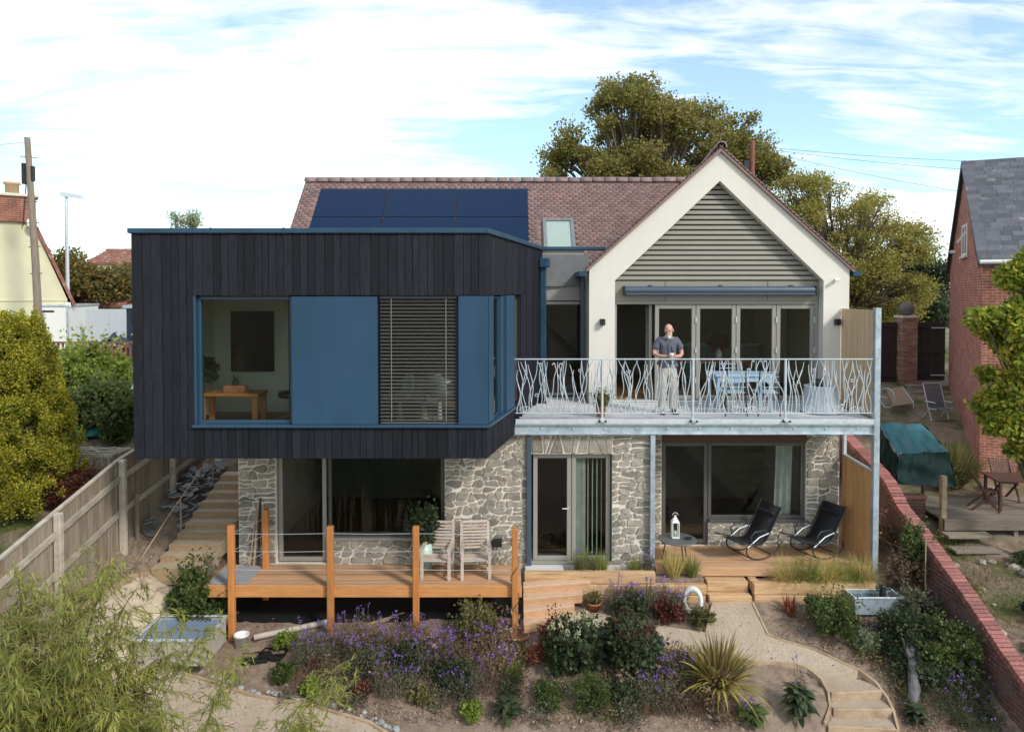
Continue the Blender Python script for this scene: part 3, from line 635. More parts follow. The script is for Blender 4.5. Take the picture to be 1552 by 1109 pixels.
# ---- roofs
def tile_field(name, O, U, S, Nn, ulen, slen, mask, parent, tw=.168, gauge=.1, seed=4):
    """plain tiles as thin lipped slabs laid in broken bond on the plane O + u*U + s*S"""
    O, U, S, Nn = (np.array(v, float) for v in (O, U, S, Nn)); rg = np.random.default_rng(seed); rows = []
    for r in range(int(slen/gauge)+1):
        s = r*gauge; u0 = (-.5*tw if r % 2 else 0)
        for k in range(int(ulen/tw)+2):
            u = u0+k*tw; a, b = max(u, 0), min(u+tw, ulen)
            if b-a > .03 and mask((a+b)/2, s+.05): rows.append((a+.002, b-.002, s))
    T = np.array(rows); n = len(T); j = rg.uniform(-.004,.004,n); h = .027+rg.uniform(-.003,.006,n); sk = rg.uniform(-.003,.003,n)
    V = np.zeros((n,8,3))
    for i, (c, ss, hh) in enumerate(((0,0,1),(1,0,1),(1,1,0),(0,1,0),(0,0,-1),(1,0,-1),(1,1,-1),(0,1,-1))):
        u = T[:,c]; s = T[:,2] + (gauge*1.35 if ss else 0) + j*(1-ss) + sk*c*(1-ss); z = h if hh == 1 else (h*.28 if hh == 0 else h*0-.004)
        V[:,i] = O + u[:,None]*U + s[:,None]*S + z[:,None]*Nn
    F = np.array([(0,1,2,3),(0,4,5,1),(1,5,6,2),(3,7,4,0)])
    F = (np.arange(n)[:,None,None]*8 + F[None]).reshape(-1,4)
    o = hp(link(name, np_mesh(name, V.reshape(-1,3), F, m_tile)), parent); tag(o, kind='stuff'); return o
q = math.sqrt(.5); EY, EZ = 16.68, 5.44          # main eaves
rf = MB(); X0, X1 = -5.56, 5.6
prof = [(EY,EZ-.14),(19.3,8.06-.14),(22.0,5.36),(22.0,5.5),(19.3,8.06),(EY,EZ)]
rf.add([(X0,y,z) for y,z in prof]+[(X1,y,z) for y,z in prof], [tuple(range(6)), tuple(range(11,5,-1))] + [(i,6+i,6+(i+1)%6,(i+1)%6) for i in range(6)])
m_under = mat('roof_underlay', (.25,.175,.16), .9)
mroof = part(rf, 'main_roof', m_under)
GS = (8.02-5.57)/(4.36-1.625); gl = math.hypot(1, GS)
SK = .115     # the gable runs back slightly to the right
def gx(Y): return 4.36 + SK*(Y-14.93)
solar = (-5.12, .45, .96, 3.38); sky_w = (.74, 1.58, .83, 2.09)
def mmask(u, s):
    X = X0+u; Z = EZ+s*q
    if solar[0] < X < solar[1] and solar[2] < s < solar[3]: return False
    if sky_w[0] < X < sky_w[1] and sky_w[2] < s < sky_w[3]: return False
    return Z > 8.02 - abs(X-gx(EY+s*q))*GS + .0 if 1.5 < X < 8 else True
tile_field('roof_tile', (X0,EY,EZ), (1,0,0), (0,q,q), (0,-q,q), X1-X0, 3.62, mmask, mroof)
RM = Matrix(((1,0,0,0),(0,q,-q,EY),(0,q,q,EZ),(0,0,0,1)))
rt = MB(); prr = [(.115*math.cos(R(a)), .115*math.sin(R(a))-.02) for a in range(-10,191,25)]; n = len(prr)
rt.add([(-.158,y,z) for y,z in prr]+[(.15,y,z) for y,z in prr]+[(-.158,y*.8,z*.8-.005) for y,z in prr]+[(.15,y*.8,z*.8-.005) for y,z in prr],
       [(i,i+1,n+i+1,n+i) for i in range(n-1)] + [(i,2*n+i,2*n+i+1,i+1) for i in range(n-1)] + [(n+i,n+i+1,3*n+i+1,3*n+i) for i in range(n-1)], True)
rt_me = rt.mesh('ridge_tile', m_ridge)
for k in range(33): o = link('ridge_tile', rt_me, mroof, loc=(X0+.15+k*.322, 19.3, 8.09+random.uniform(-.004,.004)), rot=(0, R(random.uniform(-.8,.8)), 0))
# gable roof
gr = MB(); e = .07; xl, xr = 1.625-e, 7.097+e; zl = 5.57-e*GS; T_ = .07
for sgn, xe in ((1, xl), (-1, xr)):
    vs = [(xe,14.93,zl),(4.36,14.93,8.02),(4.36,14.93,8.02+T_*1.3),(xe,14.93,zl+T_),(xe+SK*7.07,22.0,zl),(4.36+SK*7.07,22.0,8.02),(4.36+SK*7.07,22.0,8.02+T_*1.3),(xe+SK*7.07,22.0,zl+T_)]
    fs = [(0,1,2,3),(7,6,5,4),(0,4,5,1),(1,5,6,2),(2,6,7,3),(3,7,4,0)]; gr.add(vs, fs if sgn == 1 else [f[::-1] for f in fs])
groof = part(gr, 'gable_roof', m_under)
rise = Vector((4.36-xl, 0, 8.02+T_*1.3-zl-T_)); sl_ = rise.length; Sd = rise.normalized()
tile_field('roof_tile', (xl+SK*7.07,22.0,zl+T_), (-SK,-1,0), tuple(Sd), (-Sd.z,0,Sd.x), 7.09, sl_-.02, lambda u, s: True, groof, seed=8)
tile_field('roof_tile', (xr,14.91,zl+T_), (SK,1,0), (-Sd.x,0,Sd.z), (Sd.z,0,Sd.x), 7.09, sl_-.02, lambda u, s: True, groof, seed=9)
rt2 = rt.mesh('ridge_tile', m_ridge)
for k in range(13): link('ridge_tile', rt_me, groof, loc=(gx(15.05+k*.322), 15.05+k*.322, 8.135), rot=(0, 0, R(90)-math.atan(SK)))
# solar panels
m_solfr = mat('solar_frame', (.005,.012,.03), .4, spec=.2)
for row in range(2):
    for col in range(3):
        xa = (-5.09,-3.29,-1.44,.42)[col]; xb = (-5.09,-3.29,-1.44,.42)[col+1]; sa = (2.18,1.0)[row]; sb = (3.35,2.17)[row]
        o = part(MB().cbox(xa+.010,xb-.010, sa+.003,sb-.002, .0,.035, .004, RM), 'solar_panel', m_solfr)
        MB().cbox(xa+.022,xb-.022, sa+.010,sb-.008, .03,.037, .001, RM).build('glass', m_solar, o)
# roof window
sk = MB(); sk.cbox(.77,1.55, .86,.95, 0,.09, .01, RM); sk.cbox(.77,1.55, 1.98,2.06, 0,.09, .01, RM); sk.cbox(.77,.86, .95,1.98, 0,.088, .01, RM); sk.cbox(1.46,1.55, .95,1.98, 0,.088, .01, RM)
skl = part(sk, 'roof_window', mat('grey_flashing', (.17,.19,.20), .45))
MB().box(.861,1.459, .951,1.979, .066,.074, RM).build('pane', m_glass, skl); MB().box(.862,1.458, .952,1.978, .03,.05, RM).build('blind', m_white, skl)
# ---- stone ground floor
sw = MB(); Y0 = 13.25
for x0,x1,z0,z1 in ((-5.12,-4.42,-.6,2.44),(-4.42,-1.26,2.22,2.44),(-3.48,-1.26,-.6,.44),(-1.26,.36,-.6,2.44),(.36,1.88,2.07,2.44),(1.88,2.60,-.6,2.44)): sw.box(x0,x1,Y0,Y0+.3,z0,z1)
sw.box(-4.42,-3.48, Y0,Y0+.3, -.6,-.005); sw.box(.36,1.88, Y0,Y0+.3, -.6,-.005)
sw.box(-5.119,-4.8, Y0+.3,18.0, -.6,2.44); sw.box(2.30,2.599, Y0+.3,14.2, -.6,2.44)
swall = part(sw, 'stone_wall', m_mortar)
masonry([(-5.12,-4.42,0,2.42),(-3.48,-1.26,0,.44,.30,.15),(-1.26,.36,0,2.42),(.36,1.88,2.07,2.42,.15,.34),(1.88,2.60,0,2.42)], Y0, .225, .124, .033, swall, m_stone, most=220, depth=.03)
Y1 = 14.2; sw = MB()
for x0,x1,z0,z1 in ((2.6,3.0,-.3,2.44),(3.0,5.9,2.09,2.44),(3.95,5.9,-.3,.47),(5.9,6.56,-.3,2.44),(3.0,3.95,-.3,-.01)): sw.box(x0,x1,Y1,Y1+.3,z0,z1)
sw.box(6.26,6.559, Y1+.3,18.0, -.3,2.44)
swall2 = part(sw, 'stone_wall', m_mortar)
masonry([(2.6,3.0,0,2.42),(3.95,5.9,0,.47,.24,.13),(5.9,6.56,0,2.42,.24,.14)], Y1, .21, .118, .031, swall2, m_stone, seed=6, most=80, depth=.03)
part(MB().cbox(3.0,5.9, 14.17,14.21, 2.09,2.30, .004), 'lintel_board', mat('dark_soffit_timber', (.10,.055,.035), .8, stretch=(9,9,1)))
# ground-floor glazing
d = window('glazed_door', -4.40, -3.50, .02, 2.21, Y0+.08, .075, .08, m_frame, m_glassdk)
window('window', -3.46, -1.28, .50, 2.21, Y0+.08, .06, .08, m_framedk, m_glassdk)
part(MB().cbox(-3.48,-1.27, Y0-.03,Y0+.09, .44,.498, .006), 'window_sill', m_frame)
for x0, x1 in ((.40,1.115),(1.125,1.85)):
    d = window('door_leaf', x0, x1, .03, 2.05, Y0+.09, .08, .075, m_frame, m_glassdk)
    if x0 < 1:
        h = MB(); h.tube([(x1-.05,Y0+.09,1.03),(x1-.05,Y0+.03,1.03),(x1-.17,Y0+.03,1.03)], .011, 8); h.build('handle', m_galvlt, d)
part(MB().cbox(.36,1.88, Y0-.02,Y0+.2, -.004,.028, .004), 'door_threshold', m_frame)
window('glazed_door', 3.02, 3.94, .03, 2.07, Y1+.06, .075, .08, m_framedk, m_glassdk)
window('window', 3.95, 5.88, .53, 2.07, Y1+.06, .065, .08, m_framedk, m_glassdk)
part(MB().cbox(3.95,5.89, Y1-.03,Y1+.07, .47,.53, .006), 'window_sill', m_framedk)
# ground-floor rooms
lo = MB(); lo.box(-4.79,2.29, 13.56,17.6, -.3,-.02); lo.box(2.62,6.25, 14.51,17.6, -.3,-.021); part(lo, 'interior_floor', mat('dark_floor', (.16,.11,.07), .5))
part(MB().box(-5.1,2.3, 13.3,16.5, 2.441,2.456).box(2.3,6.5, 14.25,17.9, 2.46,2.7), 'ceiling', m_plaster)
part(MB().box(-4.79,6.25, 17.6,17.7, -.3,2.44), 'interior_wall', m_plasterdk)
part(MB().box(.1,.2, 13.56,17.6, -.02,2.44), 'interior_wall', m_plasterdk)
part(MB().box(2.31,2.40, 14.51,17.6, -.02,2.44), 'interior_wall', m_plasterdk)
part(MB().box(2.61,6.9, 14.5,15.44, 2.45,2.69), 'floor_slab', m_char_core)
# curtains and vertical blind
def curtain(x0, x1, y, z0, z1, m, n=9, amp=.03, tilt=0):
    vs = []; N = n*6
    for i in range(N+1):
        t = i/N; x = x0+(x1-x0)*t; yy = y+amp*math.sin(t*n*math.pi*2/2)
        vs += [(x,yy,z0),(x+tilt,yy,z1)]
    return MB().add(vs, [(2*i,2*i+2,2*i+3,2*i+1) for i in range(N)], True)
hp(tag(curtain(5.32,5.66, 14.42, .1, 2.06, mat('white_voile', (.72,.76,.74), .9), 5, .03, .05).build('curtain', bpy.data.materials['white_voile'])))
for k in range(5):
    x = 1.36+k*.085; wd = .075 if k == 0 else .02
    part(MB().box(-wd/2,wd/2,-.001,.001,.1,2.0, Matrix.Translation((x,13.46,0))), 'vertical_blind_vane', mat('pale_vane', (.55,.58,.52), .8) if k == 0 else bpy.data.materials['pale_vane'])
for k in range(3): part(MB().box(-.04,.04,-.001,.001,.1,2.0, Matrix.Translation((1.24+k*.03,13.45+.01*k,0))), 'vertical_blind_vane', bpy.data.materials['pale_vane'])
# rear of the house
bk = MB(); bk.box(-5.4,6.92, 21.7,21.9, 0,5.6); bk.box(-5.4,-5.2, 16.76,21.7, 0,5.5); part(bk, 'rear_wall', m_cream)
gable_e = MB().add([(-5.39,16.8,5.4),(-5.39,21.7,5.4),(-5.39,19.3,7.9)], [(0,1,2)]); part(gable_e, 'rear_wall', m_cream)
# ================================================================ balcony
balcony = empty('balcony', (3.4, 13.15, 2.46), 0, 'galvanised steel balcony with leafy wrought railing in front of the cream gable', 'balcony')
def bp_(mb, name, m, parent=None, **k):
    o = mb.build(name, m, None, **k); o.parent = parent or balcony
    if o.parent == balcony: o.matrix_parent_inverse = balcony.matrix_basis.inverted()
    return o
ys = np.linspace(13.19, 15.0, 8)
for a, b in zip(ys[:-1], ys[1:]):
    x = .42 + (a-13.19)*.27 - .33
    x = max(.09, -.397+(b-11.28)*.2325+.03)
    bp_(MB().cbox(x, 6.70, a+.003, b-.003, 2.70, 2.738, .004), 'floor_plank', m_porcelain)
bp_(MB().box(.75,1.61, 15.003,15.98, 2.70,2.737), 'floor_plank', m_porcelain)
bp_(MB().cbox(2.17,6.55, 15.003,15.195, 2.70,2.7385, .004), 'floor_plank', m_porcelain)
bm_ = MB(); bm_.cbox(.06,6.69, 13.10,13.185, 2.655,2.741, .006); bp_(bm_, 'edge_trim', m_galvlt)
bm_ = MB(); bm_.box(.05,6.69, 13.16,13.18, 2.475,2.655); bm_.cbox(.05,6.69, 13.10,13.18, 2.46,2.478, .003); bm_.cbox(.05,6.69, 13.10,13.18, 2.638,2.653, .003)
beam = bp_(bm_, 'beam', m_galv)
bolt = MB().lathe([(.02,0),(.02,.012),(.011,.014),(.011,.03)], 6, Matrix.Rotation(R(90),4,'X')).mesh('bolt', m_galvlt)
for k in range(11): link('bolt', bolt, beam, loc=(.55+k*.585, 13.16, 2.565))
for y in (13.6, 14.1): bp_(MB().cbox(.5,6.69, y,y+.05, 2.46,2.69, .003), 'joist', m_galv)
bp_(MB().box(.5,6.6, 13.22,14.18, 2.45,2.4585), 'soffit', mat('timber_soffit', (.16,.085,.05), .8, var=.2, stretch=(1,9,1)))
bp_(MB().cbox(2.565,2.655, 13.12,13.21, -.2,2.46, .006), 'post', m_galv)
bp_(MB().cbox(6.69,6.80, 13.10,13.21, -.55,4.80, .008), 'post', m_galv)
br = MB(); br.cbox(6.60,6.66, 14.10,14.16, 1.85,2.46, .004)
br.tube([(6.63,14.13,1.86),(6.71,13.2,1.76)], .035, 4); bp_(br, 'brace', m_galvlt)
# railing
rail = bp_(MB().cbox(.02,6.69, 13.13,13.17, 3.845,3.865, .004), 'railing', m_galvlt)
MB().cbox(.06,6.69, 13.135,13.165, 2.845,2.862, .004).build('bottom_rail', m_galvlt, rail)
for x in (1.67, 3.35, 5.06):
    p = MB(); p.tube([(x,13.15,2.72),(x,13.15,3.85)], .024, 10); p.cbox(x-.05,x+.05, 13.06,13.10, 2.70,2.76, .004); p.cbox(x-.03,x+.03, 13.10,13.17, 2.70,2.74, .004)
    o = p.build('rail_post', m_galvlt, rail)
    for s in (-.055, .055): MB().lathe([(.02,-.03),(.02,.03)], 8, Matrix.Translation((x+s,13.07,2.715)) @ Matrix.Rotation(R(90),4,'X')).build('bracket_cap', m_black, o)
def reeds(x0, x1, seed):
    rg = random.Random(seed); n = int((x1-x0)/.05); W_ = x1-x0
    for k in range(n):
        b = x0+.02+(W_-.04)*(k+rg.uniform(.1,.9))/n; H = rg.choice((.985,.985,.985,.97,.95,.9,.8)); e = min(max(b+rg.gauss(0,.17)*H, x0+.03), x1-.03); s1 = rg.choice((-1,1))*rg.uniform(.035,.085); ph = rg.uniform(0,6.28); fq = rg.uniform(.45,.95)
        P = []; sh = lambda t: math.sin(ph+t*fq*6.28)*math.sin(math.pi*t)
        for i in range(13):
            t = i/12; x = b+(e-b)*t**1.2+s1*sh(t); P.append((min(max(x, x0+.008), x1-.008), 13.15+.008*math.sin(k*1.7), 2.855+t*H))
        m = MB()
        if rg.random() < .16 and H < .96:     # curled tip
            cx, cy, cz = P[-1]; s = rg.choice((-1,1)); r = .022
            for a in range(1, 8): P.append((cx+s*r*(1-math.cos(a*.6)), cy, cz+r*math.sin(a*.6)))
        m.tube(P, [.010]*2+[.0088]*(len(P)-4)+[.007,.005], 5)
        if rg.random() < .22: i = rg.choice((6,7,8,9)); m.tube([P[i], P[min(i+2,12)]], .014, 6)     # bulrush head
        m.build('reed', m_galvlt, rail)
    for k in range(max(2, int(W_/.5))):       # fans and rings
        x = x0+.15+(W_-.3)*rg.random(); m = MB()
        for a in range(-60, 61, 24): m.tube([(x,13.15,2.86),(x+.06*math.sin(R(a)),13.14,2.86+.06*math.cos(R(a))),(x+.12*math.sin(R(a*1.1)),13.15,2.86+.12*math.cos(R(a)))], .005, 4)
        m.tube([(x+.12*math.sin(R(a)),13.15,2.86+.12*math.cos(R(a))) for a in range(-75,76,15)], .005, 4)
        m.build('reed_fan', m_galvlt, rail)
        x = x0+.1+(W_-.2)*rg.random(); z = 2.95+rg.random()*.75
        MB().tube([(x+.026*math.cos(R(a)),13.14,z+.026*math.sin(R(a))) for a in range(0,361,30)], .006, 5, cap=False).build('ring', m_galvlt, rail)
reeds(.06,1.65,1); reeds(1.70,3.33,2); reeds(3.38,5.04,3); reeds(5.09,6.68,4)
# privacy screen of slats
pv = MB(); a = Vector((6.79,13.22,0)); b = Vector((6.98,14.98,0)); d = (b-a); ln = d.length; PM = Matrix.Translation(a) @ Matrix.Rotation(math.atan2(d.y,d.x),4,'Z')
pv.cbox(0,ln, -.01,.03, 4.66,4.70, .004, PM); pv.cbox(0,ln, -.01,.03, 2.80,2.84, .004, PM)
scr = bp_(pv, 'privacy_screen', m_galv)
slat = MB().cbox(-.026,.026, .032,.05, 2.75,4.75, .004).mesh('slat', m_cedarlt)
for k in range(29): o = link('slat', slat, scr); o.matrix_basis = PM @ Matrix.Translation((.03+k*.0612,0,0))
# lower boarded panel beside the patio
pan = empty('boarded_panel', (6.66, 13.7, 0), 0, 'orange cedar boarded screen closing the patio end under the balcony', 'screen')
a = Vector((6.735,13.22,0)); b = Vector((6.62,14.14,0)); d = b-a; ln = d.length; PM = Matrix.Translation(a) @ Matrix.Rotation(math.atan2(d.y,d.x),4,'Z')
for k in range(6):
    w = ln/6; zt = 1.74+.1*(k+.5)/6; o = MB().cbox(-w/2+.003,w/2-.003, -.012,.012, -.12,zt, .005).build('board', m_cedar, pan)
    o.matrix_parent_inverse = pan.matrix_basis.inverted(); o.matrix_basis = PM @ Matrix.Translation((w*(k+.5), .02, 0))
# ================================================================ decks, steps, fences
def under(o, parent):
    """parent keeping the child's world-metre coordinates"""
    o.parent = parent; o.matrix_parent_inverse = parent.matrix_basis.inverted(); return o
m_fascia = mat('orange_fascia', (.56,.25,.085), .6, var=.2, scale=4, stretch=(.8,9,9), bump=.25)
deck = empty('timber_deck', (-2.6, 12.75, 0), 0, 'raised orange larch deck on posts under the black timber box', 'deck')
ys = np.linspace(12.27, 13.22, 8); rg = random.Random(4)
for a, b in zip(ys[:-1], ys[1:]):
    under(MB().cbox(-5.35, .16, a+.003, b-.003, -.03, 0, .004).build('deck_board', m_deck), deck)
under(MB().cbox(-5.36,.17, 12.235,12.266, -.20,-.002, .005).build('fascia', m_fascia), deck)
under(MB().cbox(-5.355,-5.33, 12.27,13.2, -.20,-.032, .005).build('fascia', m_deck), deck)
for x in np.arange(-5.1, .2, .6): under(MB().box(x,x+.045, 12.27,13.2, -.19,-.033).build('joist', m_post), deck)
for x, y, zt, zb in ((-4.85,12.2,1.07,-1.15),(-3.14,12.2,1.06,-1.05),(-1.66,12.2,1.06,-1.0),(.05,12.2,1.03,-.9),(-4.55,13.05,1.09,-.6)):
    p = MB(); p.cbox(x-.055,x+.055, y-.055,y+.055, zb,zt, .012); po = under(p.build('post', m_post), deck)
    po.rotation_euler = (0, 0, 0)
for z in (.30, .62, .93):
    wv = MB()
    for a, b in ((-4.85,-3.14),(-3.14,-1.66),(-1.66,.05)): wv.tube([(a,12.2,z),((a+b)/2,12.2,z-.012),(b,12.2,z)], .0045, 5)
    wv.tube([(-4.85,12.2,z),(-4.55,13.05,z)], .0045, 5); under(wv.build('rail_wire', m_galvlt), deck)
m_matgrey = mat('grey_mat', (.30,.31,.32), .9, var=.12, scale=12, bump=.4)
tag(MB().cbox(-5.30,-4.62, 12.30,13.12, .004,.018, .004).build('door_mat', m_matgrey), 'flat grey mat lying on the left end of the raised deck', 'mat')
# patio deck
pd = empty('patio_deck', (4.6, 13.6, 0), 0, 'larch patio deck under the balcony with two black rocker loungers', 'deck')
ys = np.linspace(13.10, 14.19, 9)
for a, b in zip(ys[:-1], ys[1:]): under(MB().cbox(2.66 if a < 14.2 else 2.7, 6.66, a+.003, b-.003, -.03, 0, .004).build('deck_board', m_deck), pd)
under(MB().cbox(2.66,6.64, 13.066,13.098, -.165,-.003, .005).build('fascia', m_deck), pd)
# sleepers
def sleeper(x0, x1, y0, y1, z0, z1, label, name='sleeper', cat='sleeper', grp=None, rot=0):
    o = MB().cbox(-(x1-x0)/2,(x1-x0)/2, -(y1-y0)/2,(y1-y0)/2, 0,z1-z0, .012).build(name, m_sleeper, loc=((x0+x1)/2,(y0+y1)/2,z0), rot=(0,0,R(rot)))
    return tag(o, label, cat, grp)
G = 'timber sleepers edging the planters'
sleeper(.22, 2.60, 12.78,12.90, -.19,.02, 'top sleeper of the planter wall below the french doors', grp=G)
sleeper(1.0, 3.52, 12.74,12.86, -.38,-.195, 'middle sleeper of the planter wall behind the lavender', grp=G)
sleeper(.95, 3.50, 12.72,12.85, -.60,-.385, 'lowest sleeper of the planter wall behind the terracotta pot', grp=G)
sleeper(3.55, 4.30, 12.84,13.06, -.36,-.17, 'upper timber step leading up to the patio deck', 'timber_step', 'step')
sleeper(3.54, 4.31, 12.66,12.86, -.56,-.365, 'lower timber step at the head of the sandy path', 'timber_step', 'step')
sleeper(4.36, 6.55, 12.70,12.88, -.36,-.165, 'long sleeper edging the golden grass planter by the water trough', grp=G)
sleeper(4.37, 6.50, 12.69,12.87, -.62,-.366, 'buried sleeper under the long one behind the red leaved plant', grp=G)
sleeper(4.35, 4.50, 12.885,13.06, -.34,-.16, 'short sleeper block beside the timber steps', grp=G)
tag(MB().cbox(.24,.95, 12.92,13.22, -.12,-.006, .008).build('threshold_slab', mat('pale_slab', (.62,.62,.60), .8, var=.06)), 'pale stone threshold slab outside the french doors', 'slab')
# wedge steps from the deck to the path
m_steplt = mat('pale_larch_tread', (.56,.38,.26), .7, var=.2, scale=4, stretch=(.8,9,9), bump=.25, objvar=.12)
for i, (x1, yf, z) in enumerate(((1.42,12.64,-.13),(1.26,12.46,-.27),(1.10,12.28,-.41),(.94,12.10,-.55))):
    x0, sk_, dp = .20, .10, .19
    st = empty('corner_step', ((x0+x1)/2, yf+.1, z-.14), 0, ('highest','second','third','lowest')[i] + ' of the angled larch steps between deck and path', 'step', 'angled larch steps')
    for k in range(2):
        ya = yf+dp*k/2; yb = yf+dp*(k+1)/2
        under(MB().prism([(x0,ya-sk_),(x1,ya+sk_),(x1,yb+sk_-.005),(x0,yb-sk_-.005)], z-.028, z).build('tread_board', m_steplt), st)
    under(MB().prism([(x0+.004,yf-sk_+.004),(x1-.004,yf+sk_+.004),(x1-.004,yf+sk_+.03),(x0+.004,yf-sk_+.03)], z-.17, z-.029).build('riser', m_deck), st)
    under(MB().prism([(x1-.03,yf+sk_+.032),(x1-.005,yf+sk_+.032),(x1-.005,yf+sk_+dp),(x1-.03,yf+sk_+dp)], z-.17, z-.029).build('end_board', m_deck), st)
tag(MB().box(2.62,3.5, 12.87,13.06, -.6,-.12).box(.24,2.58, 12.91,13.24, -.6,-.13).build('planter_soil', m_soil), kind='structure')
tag(MB().box(4.52,6.62, 12.89,13.06, -.6,-.2).build('planter_soil', m_soil), kind='structure')
# stairs beside the house
m_tread = mat('pale_gravel_tread', (.46,.38,.27), .95, var=.2, scale=18, bump=.6, bscale=120, objvar=.1)
m_riser = mat('stair_riser_timber', (.36,.255,.15), .8, var=.25, scale=5, stretch=(1,8,8), bump=.3, objvar=.15)
tag(draped('deck_shade_sheet', [(-5.3,12.55),(.1,12.55),(.1,13.22),(-5.3,13.22)], .03, m_black), kind='structure')  # black ground sheet added to stand for the deep shade under the deck
for k in range(10):
    y = 12.62+k*.285; z = .16+k*.112
    o = empty('stair_step', (-5.98+.022*k, y, z-.14))
    MB().cbox(-.48,.48, 0,.045, -.16,.142, .008).build('riser', m_riser, o); MB().cbox(-.48,.48, .046,.34, -.12,.135, .006).build('tread', m_tread, o)
    lab = ('bottom tread','second tread','third tread','fourth tread','fifth tread','sixth tread','seventh tread','eighth tread','ninth tread','top tread')[k] + ' of the timber stairs beside the house wall'
    tag(o, lab, 'step', 'timber stairs beside the house')
rp_ = empty('stair_handrail', (-6.38, 13.1, .2), 0, 'thin pole handrail along the timber stairs', 'handrail')
h = MB(); h.tube([(-6.44,12.2,.45),(-6.42,13.3,.95),(-6.40,15.4,1.75)], .011, 6); under(h.build('handrail', m_edge), rp_)
for y, z0, z1 in ((12.3,-.1,.50),(13.7,.3,1.10),(15.2,.95,1.68)): under(MB().tube([(-6.42,y,z0),(-6.42,y,z1)], .014, 6).build('baluster', m_edge), rp_)
# left fence
m_fence = mat('weathered_fence', (.27,.225,.17), .9, var=.3, scale=5, stretch=(8,8,.8), bump=.4, objvar=.2, col2=(.25,.15,.08), col2scale=.8)
m_fencelt = mat('weathered_rail', (.40,.35,.28), .9, var=.25, scale=6, bump=.3, objvar=.15)
fence = empty('garden_fence', (-7.05, 12.5, .6), 0, 'weathered close boarded fence stepping down the left boundary', 'fence')
def ftop(y): return float(np.interp(y, [9, 10.3, 13.0, 15.6, 17.5], [1.22, 1.53, 2.12, 2.35, 2.5]))
y = 9.4; k = 0
while y < 17.2:
    w = .125; x = -7.08+.004*((k%2)*2-1); zt = ftop(y); o = under(MB().cbox(-.011,.011, -w/2,w/2, gz(-7.1,y)-.1, zt+random.uniform(-.006,.006), .004).build('fence_board', m_fence), fence); o.location = (x, y, 0)
    y += w*.97; k += 1
def bar(mb, p, q, w, h):
    p, q = Vector(p), Vector(q); d = q-p; t = d.normalized(); s = t.cross(Vector((0,0,1))).normalized()*w/2; u = s.cross(t).normalized()*h/2
    return mb.add([p-s-u,p+s-u,p+s+u,p-s+u,q-s-u,q+s-u,q+s+u,q-s+u], [(0,3,2,1),(4,5,6,7),(0,1,5,4),(1,2,6,5),(2,3,7,6),(3,0,4,7)])
for a, b in ((9.4,10.9),(10.9,12.72),(12.72,14.6),(14.6,16.8)):
    for f in (.30, .92):
        za = ftop(a)-f; zb = ftop(b)-f
        under(bar(MB(), (-7.035,a,za), (-7.035,b,zb), .05, .09).build('arris_rail', m_fencelt), fence)
    under(bar(MB(), (-7.08,a,ftop(a)+.02), (-7.08,b,ftop(b)+.02), .07, .03).build('capping', m_fencelt), fence)
for y in (10.9, 12.72, 14.6, 16.8): under(MB().cbox(-7.05,-6.94, y-.05,y+.05, gz(-7,y)-.3, ftop(y)+.03, .01).build('fence_post', m_fencelt), fence)
under(MB().cbox(-6.99,-6.93, 13.1,13.16, .4,1.35, .008).build('fence_post', m_fence), fence)
# ---- right boundary wall with brick-on-edge coping
m_wallb = brick_mat('old_wall_brick', (.15,.06,.05), (.11,.046,.04), (.20,.15,.12), plane='yz', stain=(.14,.10,.08))
m_cop = mat('coping_brick', (.29,.115,.10), .85, var=.3, scale=20, objvar=.3, bump=.5)
bw = empty('boundary_wall', (7.6, 13.2, -.3), 0, 'red brick garden wall sloping down the right boundary', 'wall')
WY = [9.6, 10.58, 12.0, 13.15, 13.75, 14.2, 14.55, 15.97, 18.0]; WZ_ = [-.92, -.48, .22, .72, .93, 1.28, 1.42, 1.83, 2.55]
def wtop(y): return float(np.interp(y, WY, WZ_))
m = MB(); V = []
yy = list(np.arange(9.6, 18.01, .2))
for y in yy: V += [(7.50,y,min(gz(7.3,y),gz(7.9,y))-.4),(7.50,y,wtop(y)-.11),(7.72,y,wtop(y)-.11),(7.72,y,min(gz(7.3,y),gz(7.9,y))-.4)]
F_ = []
for i in range(len(yy)-1):
    for k in range(3): F_.append((4*i+k, 4*i+k+1, 4*i+5+k, 4*i+4+k))
F_ += [(0,3,2,1)]
under(m.add(V, F_).build('brickwork', m_wallb), bw)
y = 9.65; k = 0
cb_me = MB().cbox(-.125,.125, -.034,.034, -.11,0, .006).mesh('coping_brick', m_cop)
while y < 17.9:
    sl = (wtop(y+.1)-wtop(y-.1))/.2; o = under(link('coping_brick', cb_me), bw); o.location = (7.61+random.uniform(-.005,.005), y, wtop(y)+random.uniform(-.003,.003)); o.rotation_euler = (math.atan(sl), 0, R(random.uniform(-1,1)))
    y += .078*math.cos(math.atan(sl)); k += 1
